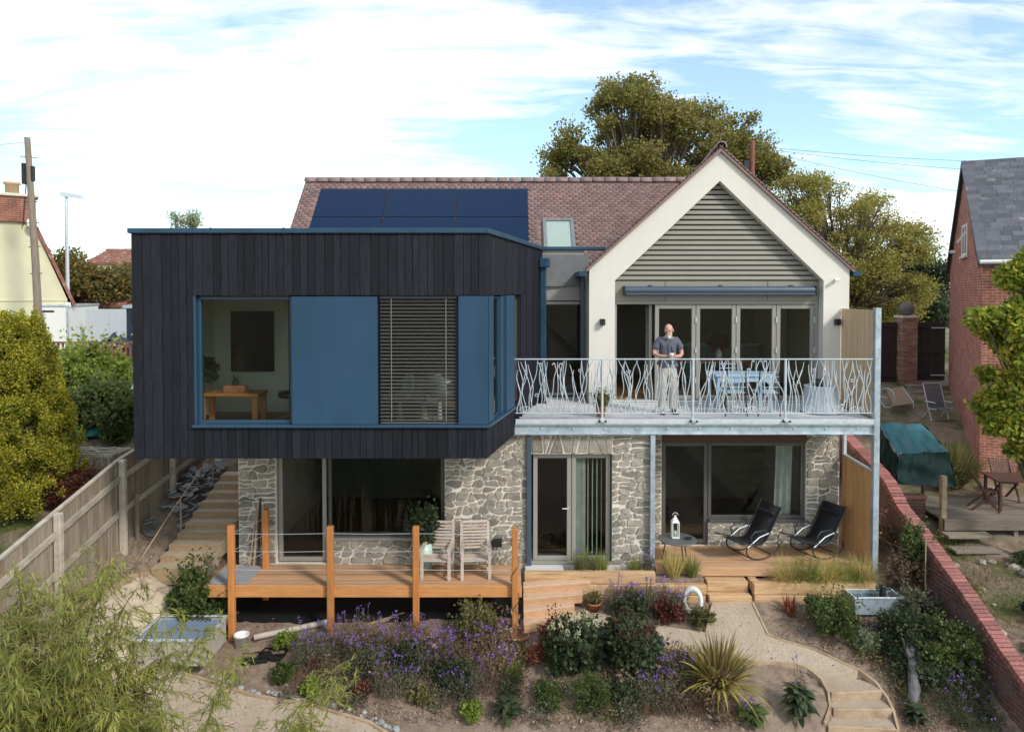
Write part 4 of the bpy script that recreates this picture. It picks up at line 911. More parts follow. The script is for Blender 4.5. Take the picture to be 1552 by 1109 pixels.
# ================================================================ furniture and objects outdoors
m_teak = mat('silvered_teak', (.50,.42,.35), .8, var=.18, scale=6, stretch=(1,1,6), bump=.2, objvar=.1)
def armchair(loc, rz, label):
    t = empty('garden_armchair', loc, rz, label, 'chair', 'weathered teak armchairs')
    for x in (-.27,.27):
        MB().cbox(x-.03,x+.03, -.28,-.22, 0,.62, .006).build('leg', m_teak, t)
        b = MB(); bar(b, (x,.20,0), (x,.34,1.02), .055, .05); b.build('leg', m_teak, t)
        b = MB(); bar(b, (x,-.30,.635), (x,.27,.64), .075, .03); b.build('armrest', m_teak, t)
        b = MB(); bar(b, (x,-.25,.36), (x,.24,.34), .03, .07); b.build('side_rail', m_teak, t)
        b = MB(); bar(b, (x,-.25,.14), (x,.22,.14), .025, .04); b.build('stretcher', m_teak, t)
    for k in range(6): MB().cbox(-.26,.26, -.27+k*.085,-.20+k*.085, .385-k*.006,.405-k*.006, .004).build('seat_slat', m_teak, t)
    for k in range(8):
        z = .47+k*.064; y = .245+(z-.4)*.14; MB().cbox(-.245,.245, y-.012,y+.012, z,z+.044, .004).build('back_slat', m_teak, t)
    b = MB(); b.cbox(-.25,.25, .32,.355, .985,1.04, .008); b.build('top_rail', m_teak, t)
    t.scale = (.9,.9,.86); return t
armchair((-1.34, 12.70, .001), R(-4), 'weathered teak armchair in front of the stone wall, nearer the mint plant pot')
armchair((-.66, 12.72, .001), R(5), 'weathered teak armchair in front of the stone wall, nearer the french doors')
def pot(name, loc, r, h, m, label, cat='plant pot', taper=.72, rim=True):
    prof = [(r*taper,0),(r*.97,h*.86),(r*1.06,h*.86),(r*1.06,h),(r*.92,h),(r*.9,h*.82),(.001,h*.82)] if rim else [(r*taper,0),(r,h),(r*.93,h),(r*.9,h*.85),(.001,h*.85)]
    return tag(MB().lathe(prof, 22).build(name, m, loc=loc), label, cat)
m_terra = mat('terracotta', (.42,.17,.09), .85, var=.2, scale=14, bump=.2)
m_mint = mat('mint_glaze', (.42,.58,.50), .35, var=.05)
pot('plant_pot', (-1.62, 13.0, .002), .17, .50, m_mint, 'pale mint glazed pot behind the teak armchairs on the deck', taper=.8, rim=False)
pot('plant_pot', (1.46, 12.58, -.60), .13, .17, m_terra, 'terracotta pot with small plant at the foot of the sleepers')
tag(MB().lathe([(.10,0),(.16,.035),(.17,.075),(.145,.075),(.13,.04),(.001,.035)], 22).build('terracotta_dish', m_terra, loc=(.13,11.98,-.80)), 'shallow terracotta dish by the foot of the deck post', 'dish')
pot('plant_pot', (1.68, 13.42, 2.742), .10, .19, m_terra, 'small terracotta pot on the balcony behind the railing')
# black rocker loungers
m_sling = mat('black_sling', (.014,.014,.016), .8, var=.2, scale=30)
def rocker(loc, rz, label):
    t = empty('rocker_lounger', loc, rz, label, 'lounger', 'black rocker loungers')
    S = [(-.78,.52),(-.60,.43),(-.42,.40),(-.22,.34),(-.05,.33),(.10,.42),(.30,.72),(.47,1.02),(.53,1.12)]
    vs = []; 
    for x, z in S: vs += [(x,-.26,z),(x,.26,z)]
    n = len(S); fs = [(2*i,2*i+2,2*i+3,2*i+1) for i in range(n-1)]
    vs2 = [(x+.012,y,z-.014) for x,y,z in vs]; fs2 = [tuple(2*n+i for i in f[::-1]) for f in fs]; rim = [(2*i,2*n+2*i,2*n+2*i+2,2*i+2) for i in range(n-1)]+[(2*i+3,2*n+2*i+3,2*n+2*i+1,2*i+1) for i in range(n-1)]
    MB().add(vs+vs2, fs+fs2+rim, True).build('sling', m_sling, t)
    MB().cbox(-.04,.04, -.22,.22, -.08,.08, .03, Matrix.Translation((.40,0,.94)) @ Matrix.Rotation(R(-30),4,'Y')).build('head_pillow', m_sling, t)
    for y in (-.29,.29):
        P = [(-.80,y,.53),(-.42,y,.41),(-.2,y,.345),(-.04,y,.335),(.12,y,.44),(.55,y,1.14)]
        MB().tube(P, .016, 7).build('side_tube', m_darkmetal, t)
        P = []
        for a in range(0, 25):
            u = a/24*2*math.pi; P.append((-.02+.47*math.cos(u), y*1.0, .235+.22*math.sin(u)*(1 if math.sin(u) < 0 else .95)))
        P = [( .46*math.cos(R(a)), y, .02+.5*(1-math.sin(R(a)))*.30 if False else .255+.24*math.sin(R(a))) for a in range(-200, 21, 10)]
        MB().tube(P, .016, 7).build('rocker', m_darkmetal, t)
        MB().tube([(-.43,y,.33),(-.1,y,.52),(.28,y,.60)], .014, 6).build('strut', m_galvlt, t)
        MB().tube([(-.30,y,.38),(-.33,y,.58),(-.22,y,.66),(.05,y,.66),(.2,y,.58)], .017, 7).build('armrest', m_darkmetal, t)
    MB().tube([(-.3,-.29,.06),(-.3,.29,.06)], .014, 6).build('cross_tube', m_darkmetal, t); MB().tube([(.3,-.29,.06),(.3,.29,.06)], .014, 6).build('cross_tube', m_darkmetal, t)
    t.scale = (.86,.95,.84); return t
rocker((4.66, 13.70, .002), R(24), 'black sling rocker lounger in the middle of the patio, nearer the round table')
rocker((5.92, 13.72, .002), R(24), 'black sling rocker lounger at the far end of the patio by the cedar screen')
# small round table, lantern, ashtray
t = empty('side_table', (3.13, 13.38, .002), 0, 'low round grey side table on thin legs beside the steel post', 'table')
MB().lathe([(.34,.40),(.36,.41),(.36,.425),(.34,.43)], 28).build('table_top', mat('slate_top', (.12,.12,.125), .5, var=.15), t)
for a in (40, 160, 280): MB().tube([(.2*math.cos(R(a)),.2*math.sin(R(a)),.40),(.29*math.cos(R(a)),.29*math.sin(R(a)),0)], .012, 6).build('leg', m_darkmetal, t)
t = empty('lantern', (3.10, 13.42, .434), 0, 'white storm lantern standing on the round side table', 'lantern')
MB().cbox(-.07,.07,-.07,.07, 0,.03, .006).build('base', m_white, t); MB().lathe([(.10,.30),(.05,.37),(.02,.40),(.02,.43)], 4, Matrix.Rotation(R(45),4,'Z'), smooth=False).build('roof', m_white, t)
for x in (-.06,.06):
    for y in (-.06,.06): MB().cbox(x-.008,x+.008,y-.008,y+.008,.03,.30,.002).build('frame_bar', m_white, t)
MB().box(-.055,.055,-.055,.055,.032,.298).build('glass', m_glass, t); MB().lathe([(.03,.035),(.03,.13),(.004,.135),(.003,.15)], 12).build('candle', m_cream, t)
MB().tube([(.05*math.cos(R(a)),0,.43+.05*math.sin(R(a))) for a in range(0,181,20)], .005, 5).build('handle', m_white, t)
tag(MB().lathe([(.05,0),(.07,.03),(.06,.03),(.045,.012),(.001,.01)], 16).build('ashtray', m_darkmetal, loc=(3.33,13.33,.434)), 'little dark dish on the round side table', 'dish')
# electrical box on wall
eb = empty('socket_box', (-.28, 13.19, .42), 0, 'black outdoor socket box on the stone wall near the right teak chair', 'socket')
MB().cbox(-.09,.09,-.06,.03,-.07,.07,.01).build('case', m_black, eb)
for x in (-.04,.04): MB().tube([(x,-.02,-.07),(x,-.02,-.11)], .012, 6).build('gland', m_galvlt, eb)
# galvanised trough
t = empty('water_trough', (6.42, 12.52, -.56), 0, 'galvanised steel water trough at the foot of the tall post', 'trough')
def open_box(x, y, z, th, m, name, parent):
    b = MB(); b.cbox(-x,x, -y,-y+th, 0,z, .004); b.cbox(-x,x, y-th,y, 0,z, .004); b.cbox(-x,-x+th, -y+th,y-th, 0,z-.002, .004); b.cbox(x-th,x, -y+th,y-th, 0,z-.002, .004); b.box(-x+th,x-th,-y+th,y-th,.0,.02)
    return b.build(name, m, parent)
open_box(.41,.17,.30,.015, m_galv, 'tank', t)
rim = MB(); rim.cbox(-.43,.43,-.19,-.155,.285,.315,.004); rim.cbox(-.43,.43,.155,.19,.285,.315,.004); rim.cbox(-.43,-.395,-.155,.155,.286,.314,.004); rim.cbox(.395,.43,-.155,.155,.286,.314,.004); rim.build('rim', m_galvlt, t)
m_water = mat('dark_water', (.03,.07,.075), .05, var=.1)
MB().box(-.395,.395,-.155,.155,.20,.24).build('water', m_water, t)
v = MB(); v.cbox(.12,.20,-.06,.05,.22,.46,.01); v.tube([(.06,0,.38),(.30,0,.40)], .03, 8); v.tube([(.26,0,.40),(.26,0,.48)], .02, 8); v.build('valve', m_darkmetal, t)
# cold frame / tank at left
t = empty('cold_frame', (-5.45, 11.62, -.86), 0, 'metal framed water tank with pale sides on the left of the bed', 'tank')
m_tank = mat('tank_panel', (.38,.34,.30), .6, var=.08); m_tankw = mat('tank_water', (.20,.27,.38), .06, var=.05, scale=2)
open_box(.56,.42,.42,.02, m_tank, 'side', t); MB().box(-.54,.54,-.40,.40,.34,.375).build('water', m_tankw, t)
rim = MB(); rim.cbox(-.585,.585,-.445,-.40,.40,.435,.004); rim.cbox(-.585,.585,.40,.445,.40,.435,.004); rim.cbox(-.585,-.54,-.40,.40,.401,.434,.004); rim.cbox(.54,.585,-.40,.40,.401,.434,.004); rim.build('rim', m_galvlt, t)
# odds and ends under the deck
t = empty('bucket', (-4.62, 12.02, -.98), 0, 'white plastic bucket under the left corner of the deck', 'bucket')
MB().lathe([(.095,0),(.12,.22),(.13,.22),(.13,.245),(.115,.245),(.09,.02),(.001,.02)], 20).build('body', m_white, t); MB().tube([(.125*math.cos(R(a)),-.02,.22+.10*math.sin(R(a+180))*.8) for a in range(0,181,15)], .005, 5).build('handle', m_galvlt, t)
for k, (x, y, a) in enumerate(((-4.28,11.72,12),(-4.02,11.80,-8))):
    o = empty('seed_tray', (x, y, gz(x,y)+.0), R(a), ('nearer','farther')[k] + ' black plastic seed tray on the soil by the white bucket', 'tray', 'black seed trays'); open_box(.21,.15,.06,.012, m_black, 'tray', o)
tag(MB().tube([(-4.45,12.15,-.86),(-3.2,12.55,-.76)], .05, 10).build('drain_pipe', mat('dusty_pipe', (.45,.40,.34), .7)), 'pale plastic pipe lying under the raised deck', 'pipe')
m_cane = mat('bamboo_cane', (.33,.25,.15), .8, var=.2)
for k in range(6):
    x = -3.9+k*.12; a = .18+.05*k; tag(MB().tube([(x,11.95+.04*k,-.93+.012*k),(x+1.35,11.95+.04*k+a*1.4,-.80+.02*k)], .012, 5).build('garden_cane', m_cane), 'thin garden cane lying in the bundle under the deck front', 'cane', 'bundle of garden canes under the deck')
t = MB(); rg = random.Random(3)
for k in range(7): t.lathe([(.17-.008*k,.0+.035*k),(.175-.008*k,.017+.035*k),(.17-.008*k,.034+.035*k)], 18, Matrix.Translation((-5.35,12.42,-.9)))
tag(t.build('hose_coil', m_black), 'coil of black hose under the left end of the deck', 'hose')
for k, (x, w) in enumerate(((-4.72,.018),(-4.80,.022),(-4.88,.014))):
    tag(MB().tube([(x,13.12,.0 if k else .002),(x+.02+.04*k,13.22,1.25-.1*k)], w, 7).build('leaning_pole', [m_darkmetal, m_edge, m_edge][k]), ('dark metal rod','brown stake','thinner brown stake')[k] + ' leaning against the left stone pier', 'pole')
# stone ring
t = MB(); P = []
m_ring = mat('white_ring_stone', (.66,.66,.64), .8, var=.12, scale=20, bump=.4)
for i in range(28):
    a = 2*math.pi*i/28
    for j in range(10):
        b = 2*math.pi*j/10; r = .20+.055*math.cos(b); P.append((r*math.cos(a)*.72, .05*math.sin(b), .25+r*math.sin(a)*1.0))
F_ = [((i*10+j), ((i+1)%28*10+j), ((i+1)%28*10+(j+1)%10), (i*10+(j+1)%10)) for i in range(28) for j in range(10)]
tag(MB().add(P, F_, True).build('stone_ring', m_ring, loc=(3.18,12.42,-.60), rot=(R(-8),0,R(-20))), 'white ring sculpture standing in the flower bed by the path', 'sculpture')
# driftwood
m_drift = mat('grey_driftwood', (.135,.13,.128), .9, var=.6, scale=9, stretch=(3,1,1), bump=1.0, bscale=30)
dw = empty('driftwood', (6.30, 10.98, -1.22), R(-6), 'silver grey driftwood trunk leaning in the right hand border', 'driftwood')
dw.scale = (.82,.9,.82); b = MB(); b.tube([(-.20,-.38,-.05),(-.16,-.25,.10),(-.06,-.1,.22),(-.02,.05,.36),(.07,.2,.50),(.09,.34,.62),(.17,.47,.74),(.20,.55,.86),(.26,.64,.98)], [.05,.085,.11,.085,.10,.07,.075,.045,.02], 9); b.build('stem', m_drift, dw)
b = MB(); b.tube([(.05,.2,.5),(.02,.4,.72),(-.02,.5,.88)], [.06,.04,.015], 7); b.build('branch', m_drift, dw); b = MB(); b.tube([(.07,.2,.50),(.16,.24,.62),(.20,.22,.74)], [.05,.03,.012], 7); b.build('branch', m_drift, dw)
# edging stones along the low path and slate heap by the fence
m_cob = mat('grey_cobble', (.30,.30,.29), .8, var=.2, scale=10, objvar=.3, bump=.3)
def rock_mesh(seed, m, name='cobble', flat=.6):
    rg = random.Random(seed); b = MB(); b.ball((0,0,0), 1, 8, 5, (1,.8,flat)); b.v = [(x*(1+rg.uniform(-.16,.16)), y*(1+rg.uniform(-.16,.16)), z*(1+rg.uniform(-.16,.16))) for x,y,z in b.v]; b.sm = [False]*len(b.sm); return b.mesh(name, m)
rocks = [rock_mesh(k, m_cob) for k in range(5)]
rg = random.Random(12); L_ = [(-5.04,11.36),(-4.06,11.0),(-3.09,10.84),(-2.13,10.58),(-1.6,10.25)]
for k in range(40):
    u = k/40*3.999; i = int(u); f = u-i; x = L_[i][0]+(L_[i+1][0]-L_[i][0])*f+rg.uniform(-.04,.04); y = L_[i][1]+(L_[i+1][1]-L_[i][1])*f+rg.uniform(-.02,.09); s = rg.uniform(.03,.075)
    o = link('cobble', rocks[k%5], None, (x,y,gz(x,y)+s*.25), (0,0,rg.uniform(0,6)), (s,s,s)); tag(o, 'grey cobble in the row along the curved lower path edge', 'stone', 'cobbles along the lower path')
m_slate = mat('grey_slate_piece', (.28,.28,.275), .7, var=.2, scale=12, objvar=.45)
sl_me = MB().prism([(-.15,-.09),(.14,-.1),(.16,.07),(.02,.11),(-.14,.08)], 0, .02).mesh('slate_piece', m_slate)
for k in range(110):
    u = rg.gauss(0,.28); v = rg.gauss(0,.55); x = -6.72+u*.75; y = 14.9+v
    z = gz(x,y)+max(0,.34*(1-abs(u)/.55)*(1-abs(v)/1.4))*rg.uniform(.55,1)+.03; s = rg.uniform(.5,1.0)
    o = link('slate_piece', sl_me, None, (x,y,z), (rg.uniform(-.6,.6),rg.uniform(-.6,.6),rg.uniform(0,6)), (s,s,s)); tag(o, 'broken grey slate in the heap between fence and timber stairs', 'slate', 'heap of broken slates')
# ================================================================ furniture on the balcony
m_btab = mat('powder_blue_metal', (.34,.47,.58), .45, var=.08, metal=.1)
t = empty('balcony_table', (4.55, 14.2, 2.74), 0, 'pale blue metal table on the balcony', 'table')
MB().cbox(-.58,.58,-.36,.36,.70,.74,.008).build('table_top', m_btab, t); MB().cbox(-.54,.54,-.33,.33,.60,.698,.006).build('apron', m_btab, t)
for x in (-.52,.52):
    for y in (-.30,.30): MB().cbox(x-.03,x+.03,y-.03,y+.03,0,.60,.006).build('leg', m_btab, t)
def mchair(loc, rz, label):
    t = empty('metal_chair', loc, rz, label, 'chair', 'metal chairs around the balcony table')
    MB().cbox(-.20,.20,-.20,.20,.43,.455,.01).build('seat', m_btab, t)
    for x in (-.18,.18):
        MB().tube([(x,-.18,.43),(x*1.15,-.23,0)], .013, 6).build('leg', m_darkmetal, t); MB().tube([(x*1.15,.24,0),(x,.19,.45),(x,.24,.86)], .013, 6).build('leg', m_darkmetal, t)
    for z in (.55,.65,.75,.84): MB().tube([(-.18,.20+(z-.45)*.1,z),(0,.22+(z-.45)*.1,z),(.18,.20+(z-.45)*.1,z)], .010, 5).build('back_bar', m_btab, t)
mchair((4.25,13.68,2.74), R(180), 'slatted metal chair on the near side of the balcony table, nearer the man')
mchair((4.88,13.68,2.74), R(178), 'slatted metal chair on the near side of the balcony table, nearer the fire bowl')
mchair((4.55,14.75,2.74), R(0), 'slatted metal chair on the house side of the balcony table')
m_bowl = mat('pale_concrete', (.46,.50,.54), .7, var=.08, scale=5)
fb = empty('concrete_planter', (6.05, 13.92, 2.74), 0, 'round pale grey concrete planter at the right end of the balcony', 'planter')
MB().lathe([(.36,0),(.40,.03),(.40,.07),(.375,.10),(.30,.50),(.315,.52),(.285,.53),(.26,.44),(.001,.43)], 32).build('bowl', m_bowl, fb)
MB().lathe([(.10,.43),(.11,.62),(.10,.62),(.09,.45),(.001,.45)], 18, Matrix.Translation((-.05,.05,.02))).build('inner_pot', m_black, fb)
# ================================================================ interior things that show through the glass
m_oak = mat('warm_oak', (.48,.19,.055), .5, var=.15, scale=4, stretch=(1,6,6))
t = empty('oak_bench', (-4.88, 12.65, 2.76), 0, 'orange oak bench with plants inside the big left window', 'bench')
MB().cbox(-.62,.45,-.25,.25,.50,.56,.012).build('bench_top', m_oak, t)
for x in (-.55,.38):
    MB().cbox(x-.05,x+.05,-.24,-.17,0,.50,.012).build('leg', m_oak, t); MB().cbox(x-.05,x+.05,.17,.24,0,.50,.012).build('leg', m_oak, t)
tag(MB().cbox(-5.45,-4.62, 13.78,13.84, 3.55,4.72, .01).build('wall_screen', mat('screen_black', (.006,.006,.007), .15)), 'large black screen on the wall inside the left window', 'screen')
pot('indoor_pot', (-5.42,12.62,3.321), .11, .20, mat('grey_glaze', (.24,.28,.26), .4), 'grey pot at the left end of the indoor oak bench')
tag(MB().cbox(-5.10,-4.72, 12.52,12.74, 3.321,3.44, .012).build('plant_trough', m_terra), 'brown plant trough on the indoor oak bench', 'plant pot')
t = empty('office_stool', (-4.05, 13.1, 2.76), 0, 'dark seat on a wooden star base inside the left window', 'chair')
MB().lathe([(.001,.40),(.24,.40),(.26,.44),(.24,.50),(.001,.52)], 18).build('seat', m_black, t); MB().tube([(0,0,.05),(0,0,.40)], .04, 8).build('column', m_oak, t)
for a in range(0,360,72): MB().tube([(0,0,.06),(.28*math.cos(R(a)),.28*math.sin(R(a)),.025)], .02, 6).build('foot', m_oak, t)
m_shell = mat('white_shell', (.66,.66,.62), .35, var=.03)
def tulip(loc, rz, label):
    t = empty('shell_chair', loc, rz, label, 'chair', 'white shell chairs behind the blind')
    vs = []; n = 13; fs = []
    prof = [(-.22,.44,.20),(-.12,.42,.23),(.02,.42,.24),(.15,.45,.24),(.22,.58,.24),(.26,.75,.22),(.27,.86,.12)]
    for y, z, w in prof:
        for k in range(n): a = (k/(n-1)-.5)*2; vs.append((a*w, y-.10*a*a*(1 if z > .5 else .2), z+.13*a*a*(1 if z < .6 else .4)))
    for i in range(len(prof)-1):
        for k in range(n-1): fs.append((i*n+k,i*n+k+1,(i+1)*n+k+1,(i+1)*n+k))
    MB().add(vs, fs, True).build('shell', m_shell, t); MB().lathe([(.22,0),(.22,.015),(.05,.04),(.03,.40)], 18).build('pedestal', m_shell, t)
    return t
tulip((-1.95,12.35,2.76), R(-60), 'white shell chair at the left side behind the venetian blind')
tulip((-1.30,12.75,2.76), R(150), 'white shell chair with raised back right of centre behind the blind')
t = empty('dining_table', (-1.6,12.9,2.76), 0, 'round white pedestal table behind the venetian blind', 'table'); MB().lathe([(.001,.70),(.5,.70),(.5,.73),(.001,.73)], 28).build('table_top', m_shell, t); MB().lathe([(.25,0),(.25,.02),(.05,.06),(.045,.70)], 16).build('pedestal', m_shell, t)
t = empty('kitchen_table', (4.6, 16.6, 2.765), 0, 'long red-brown wooden table just inside the balcony doors', 'table'); m_cherry = mat('cherry_wood', (.30,.09,.045), .5, var=.15, stretch=(1,6,6))
MB().cbox(-.9,.9,-.4,.4,.72,.76,.01).build('table_top', m_cherry, t)
for x in (-.82,.82):
    for y in (-.34,.34): MB().cbox(x-.035,x+.035,y-.035,y+.035,0,.72,.006).build('leg', m_cherry, t)
t = empty('flower_vase', (4.78, 16.45, 3.526), 0, 'red flower bouquet in a white vase on the indoor table', 'vase')
MB().lathe([(.07,0),(.08,.12),(.05,.24),(.065,.30),(.055,.30),(.04,.22),(.001,.2)], 18).build('vase', m_white, t)
m_redfl = leaf_mat('red_petal', [(.30,.015,.03),(.45,.03,.05),(.22,.01,.03)]); m_dkleaf = leaf_mat('dark_leaf', [(.02,.045,.015),(.03,.06,.02),(.05,.08,.03)])
# ================================================================ plants
def leaves(P, D, Ls, Wd, up=None, fold=.25, curl=0.0):
    """arrays: base points P, axis D, length Ls, half width Wd -> kite-shaped leaves of two folded faces"""
    n = len(P); D = D/np.linalg.norm(D, axis=1, keepdims=True)
    r = RNG.normal(size=(n,3)); s = np.cross(D, r); s /= np.linalg.norm(s, axis=1, keepdims=True)+1e-9; u = np.cross(s, D)
    Ls = np.broadcast_to(Ls, n)[:,None]; Wd = np.broadcast_to(Wd, n)[:,None]
    m = P+D*Ls*.45+u*Ls*.05; V = np.stack([P, m+s*Wd+u*Wd*fold, P+D*Ls-u*Ls*curl, m-s*Wd+u*Wd*fold], 1).reshape(-1,3)
    b = np.arange(n)[:,None]*4
    return V, np.concatenate([b+np.array([[0,1,2]]), b+np.array([[0,2,3]])], 1).reshape(-1,3)
def blades(P, D, Ls, Wd, droop=.5, seg=4):
    """arching strap leaves"""
    n = len(P); D = D/np.linalg.norm(D, axis=1, keepdims=True); Ls = np.broadcast_to(Ls, n); Wd = np.broadcast_to(Wd, n); dr = np.broadcast_to(droop, n)
    s = np.cross(D, np.array([0,0,1.])); s += RNG.normal(0,.15,(n,3)); s /= np.linalg.norm(s, axis=1, keepdims=True)+1e-9
    rings = []
    for k in range(seg+1):
        t = k/seg; c = P+D*(Ls*t)[:,None]; c = c.copy(); c[:,2] -= dr*Ls*t*t; w = Wd*(1 if t < .5 else (1-t)*2*.95+.05)
        rings.append(np.stack([c+s*w[:,None], c-s*w[:,None]], 1))
    V = np.stack(rings, 1).reshape(n, -1, 3); m = V.shape[1]; F = []
    for k in range(seg): F.append([2*k,2*k+1,2*k+3,2*k+2])
    F = (np.arange(n)[:,None,None]*m + np.array(F)[None]).reshape(-1,4); return V.reshape(-1,3), F
def LS(name, me, parent): return tag(link(name, me, parent), kind='stuff')
def unit(n): v = RNG.normal(size=(n,3)); return v/np.linalg.norm(v, axis=1, keepdims=True)
def merge(parts):
    Vs = []; Fs = []; o = 0
    for V, F in parts: Vs.append(V); Fs.append(F+o); o += len(V)
    return np.concatenate(Vs), np.concatenate(Fs)
def lobes_leaves(L, n, ls, asp=.42, shell=.55, outb=.7, upb=.3):
    """leaves over lobes (x,y,z,rx,ry,rz), more on the outside"""
    L = np.array(L, float); vol = (L[:,3]*L[:,4]*L[:,5])**(2/3); idx = RNG.choice(len(L), n, p=vol/vol.sum()); d = unit(n)
    r = RNG.uniform(shell**1.7, 1.0, n)**.55*RNG.normal(1,.16,n); Q = L[idx]; P = Q[:,:3]+d*r[:,None]*Q[:,3:]
    D = d*outb+unit(n)*.8+np.array([0,0,upb]); sz = ls*RNG.uniform(.65,1.25,n); return leaves(P, D, sz, sz*asp)
def stems_mesh(base, tips, r, m, name, parent, mid=.3, n=5):
    b = MB()
    for t in tips:
        p0 = Vector(base); p2 = Vector(t); p1 = p0.lerp(p2, .5)+Vector((random.uniform(-1,1),random.uniform(-1,1),random.uniform(0,.6)))*mid*(p2-p0).length*.3
        b.tube([p0,p0.lerp(p1,.6),p1,p1.lerp(p2,.6),p2], [r,r*.8,r*.6,r*.45,r*.25], n)
    return b.build(name, m, parent)
m_stem = mat('plant_stem', (.10,.085,.035), .8, var=.2); m_bark = mat('tree_bark', (.13,.10,.075), .95, var=.3, scale=5, stretch=(3,3,.6), bump=.9, bscale=12)
LM = {
 'green': leaf_mat('leaf_green', [(.045,.07,.02),(.075,.105,.03),(.11,.135,.045),(.035,.05,.018)]),
 'dark': leaf_mat('leaf_dark', [(.026,.042,.02),(.04,.06,.03),(.055,.075,.035),(.085,.095,.045)]),
 'lime': leaf_mat('leaf_lime', [(.10,.16,.025),(.17,.22,.04),(.24,.26,.05),(.07,.12,.02)]),
 'olive': leaf_mat('leaf_olive', [(.09,.095,.035),(.14,.13,.05),(.19,.16,.07),(.06,.07,.025)]),
 'gold': leaf_mat('leaf_gold_conifer', [(.19,.20,.022),(.31,.28,.03),(.40,.34,.04),(.12,.15,.024),(.07,.095,.016)]),
 'autumn': leaf_mat('leaf_autumn', [(.10,.10,.03),(.17,.13,.035),(.22,.14,.04),(.07,.08,.03),(.12,.12,.035)]),
 'maple': leaf_mat('leaf_maple', [(.12,.15,.04),(.20,.20,.05),(.27,.20,.06),(.085,.12,.03),(.27,.16,.06)], .5),
 'sumac': leaf_mat('leaf_yellow_green', [(.18,.21,.045),(.27,.26,.055),(.34,.26,.06),(.13,.17,.04),(.31,.21,.06)], .5),
 'red': leaf_mat('leaf_dark_red', [(.10,.03,.025),(.16,.05,.035),(.07,.025,.02),(.20,.08,.05)]),
 'rust': leaf_mat('leaf_rust', [(.20,.075,.045),(.27,.10,.06),(.14,.06,.04)]),
 'bamboo': leaf_mat('leaf_bamboo', [(.14,.165,.03),(.21,.22,.045),(.27,.26,.065),(.095,.115,.022),(.31,.275,.095)], .48),
 'straw': leaf_mat('leaf_straw', [(.42,.33,.13),(.50,.40,.18),(.30,.27,.09),(.22,.22,.06)]),
 'grassy': leaf_mat('leaf_grassy', [(.14,.18,.04),(.22,.24,.06),(.10,.13,.03),(.32,.29,.12)]),
 'phor': leaf_mat('leaf_phormium', [(.13,.07,.045),(.19,.13,.06),(.26,.24,.07),(.09,.05,.035),(.33,.30,.10)]),
 'phory': leaf_mat('leaf_phormium_yellow', [(.26,.25,.05),(.34,.31,.08),(.20,.20,.05)]),
 'silver': leaf_mat('leaf_silver', [(.22,.25,.15),(.30,.32,.20),(.16,.20,.10)]),
 'purple': leaf_mat('flower_purple', [(.15,.085,.30),(.20,.11,.38),(.12,.06,.24),(.23,.15,.40)], .25),
 'lav': leaf_mat('leaf_lavender', [(.10,.12,.07),(.15,.16,.10),(.08,.085,.05),(.13,.08,.09)]),
 'dry': leaf_mat('dry_stems', [(.20,.15,.09),(.28,.20,.12),(.13,.09,.06),(.16,.09,.07)]),
 'laurel': leaf_mat('leaf_laurel', [(.11,.17,.022),(.21,.26,.034),(.32,.32,.05),(.06,.10,.016),(.38,.30,.055)], .3, .32),
 'cream': leaf_mat('flower_cream', [(.50,.50,.30),(.55,.56,.38),(.40,.44,.25)]),
}
def bush(name, x, y, r, h, n, ls, lm, label, cat='shrub', asp=.42, z=None, lob=9, group=None, seed=0, upb=.3):
    z0 = gz(x,y) if z is None else z; rg = random.Random(seed*31+int((x+20)*97)); o = empty(name, (x,y,z0), 0, label, cat, group); L = []
    for k in range(int(lob*3)):
        a = rg.uniform(0,6.28); d = r*.80*math.sqrt(rg.random()); zz = h*(.12+.74*rg.random()**.8)*(1-.45*(d/r)**2); q = rg.uniform(.12,.30)
        L.append((d*math.cos(a), d*math.sin(a), zz, r*q, r*q, min(h*.3, r*q*1.2)))
    V, F = lobes_leaves(L, int(n*1.2), ls, asp, .0, upb=upb)
    SP = []; SD = []
    for k in range(int(lob*2.2)):          # stray shoots
        a = rg.uniform(0,6.28); el = rg.uniform(.2,1.4); d = np.array([math.cos(a)*math.cos(el)*r, math.sin(a)*math.cos(el)*r, math.sin(el)*h*.62]); c = np.array([0,0,h*.36])
        for j in range(12): t = .55+.75*j/11*rg.uniform(.7,1.1); SP.append(c+d*t+np.array([rg.gauss(0,.2),rg.gauss(0,.2),rg.gauss(0,.2)])*ls); SD.append(d/np.linalg.norm(d)*.6+np.array([rg.gauss(0,.7),rg.gauss(0,.7),rg.gauss(.2,.5)]))
    V, F = merge([(V, F), leaves(np.array(SP), np.array(SD), ls*RNG.uniform(.6,1.1,len(SP)), ls*asp*.8)]); V[:,2] = np.maximum(V[:,2], .01)
    LS('foliage', np_mesh('foliage', V, F, LM[lm]), o)
    stems_mesh((0,0,-.03), [(l[0]*.8,l[1]*.8,l[2]) for l in L], max(.006, r*.03), m_stem, 'stem', o)
    return o
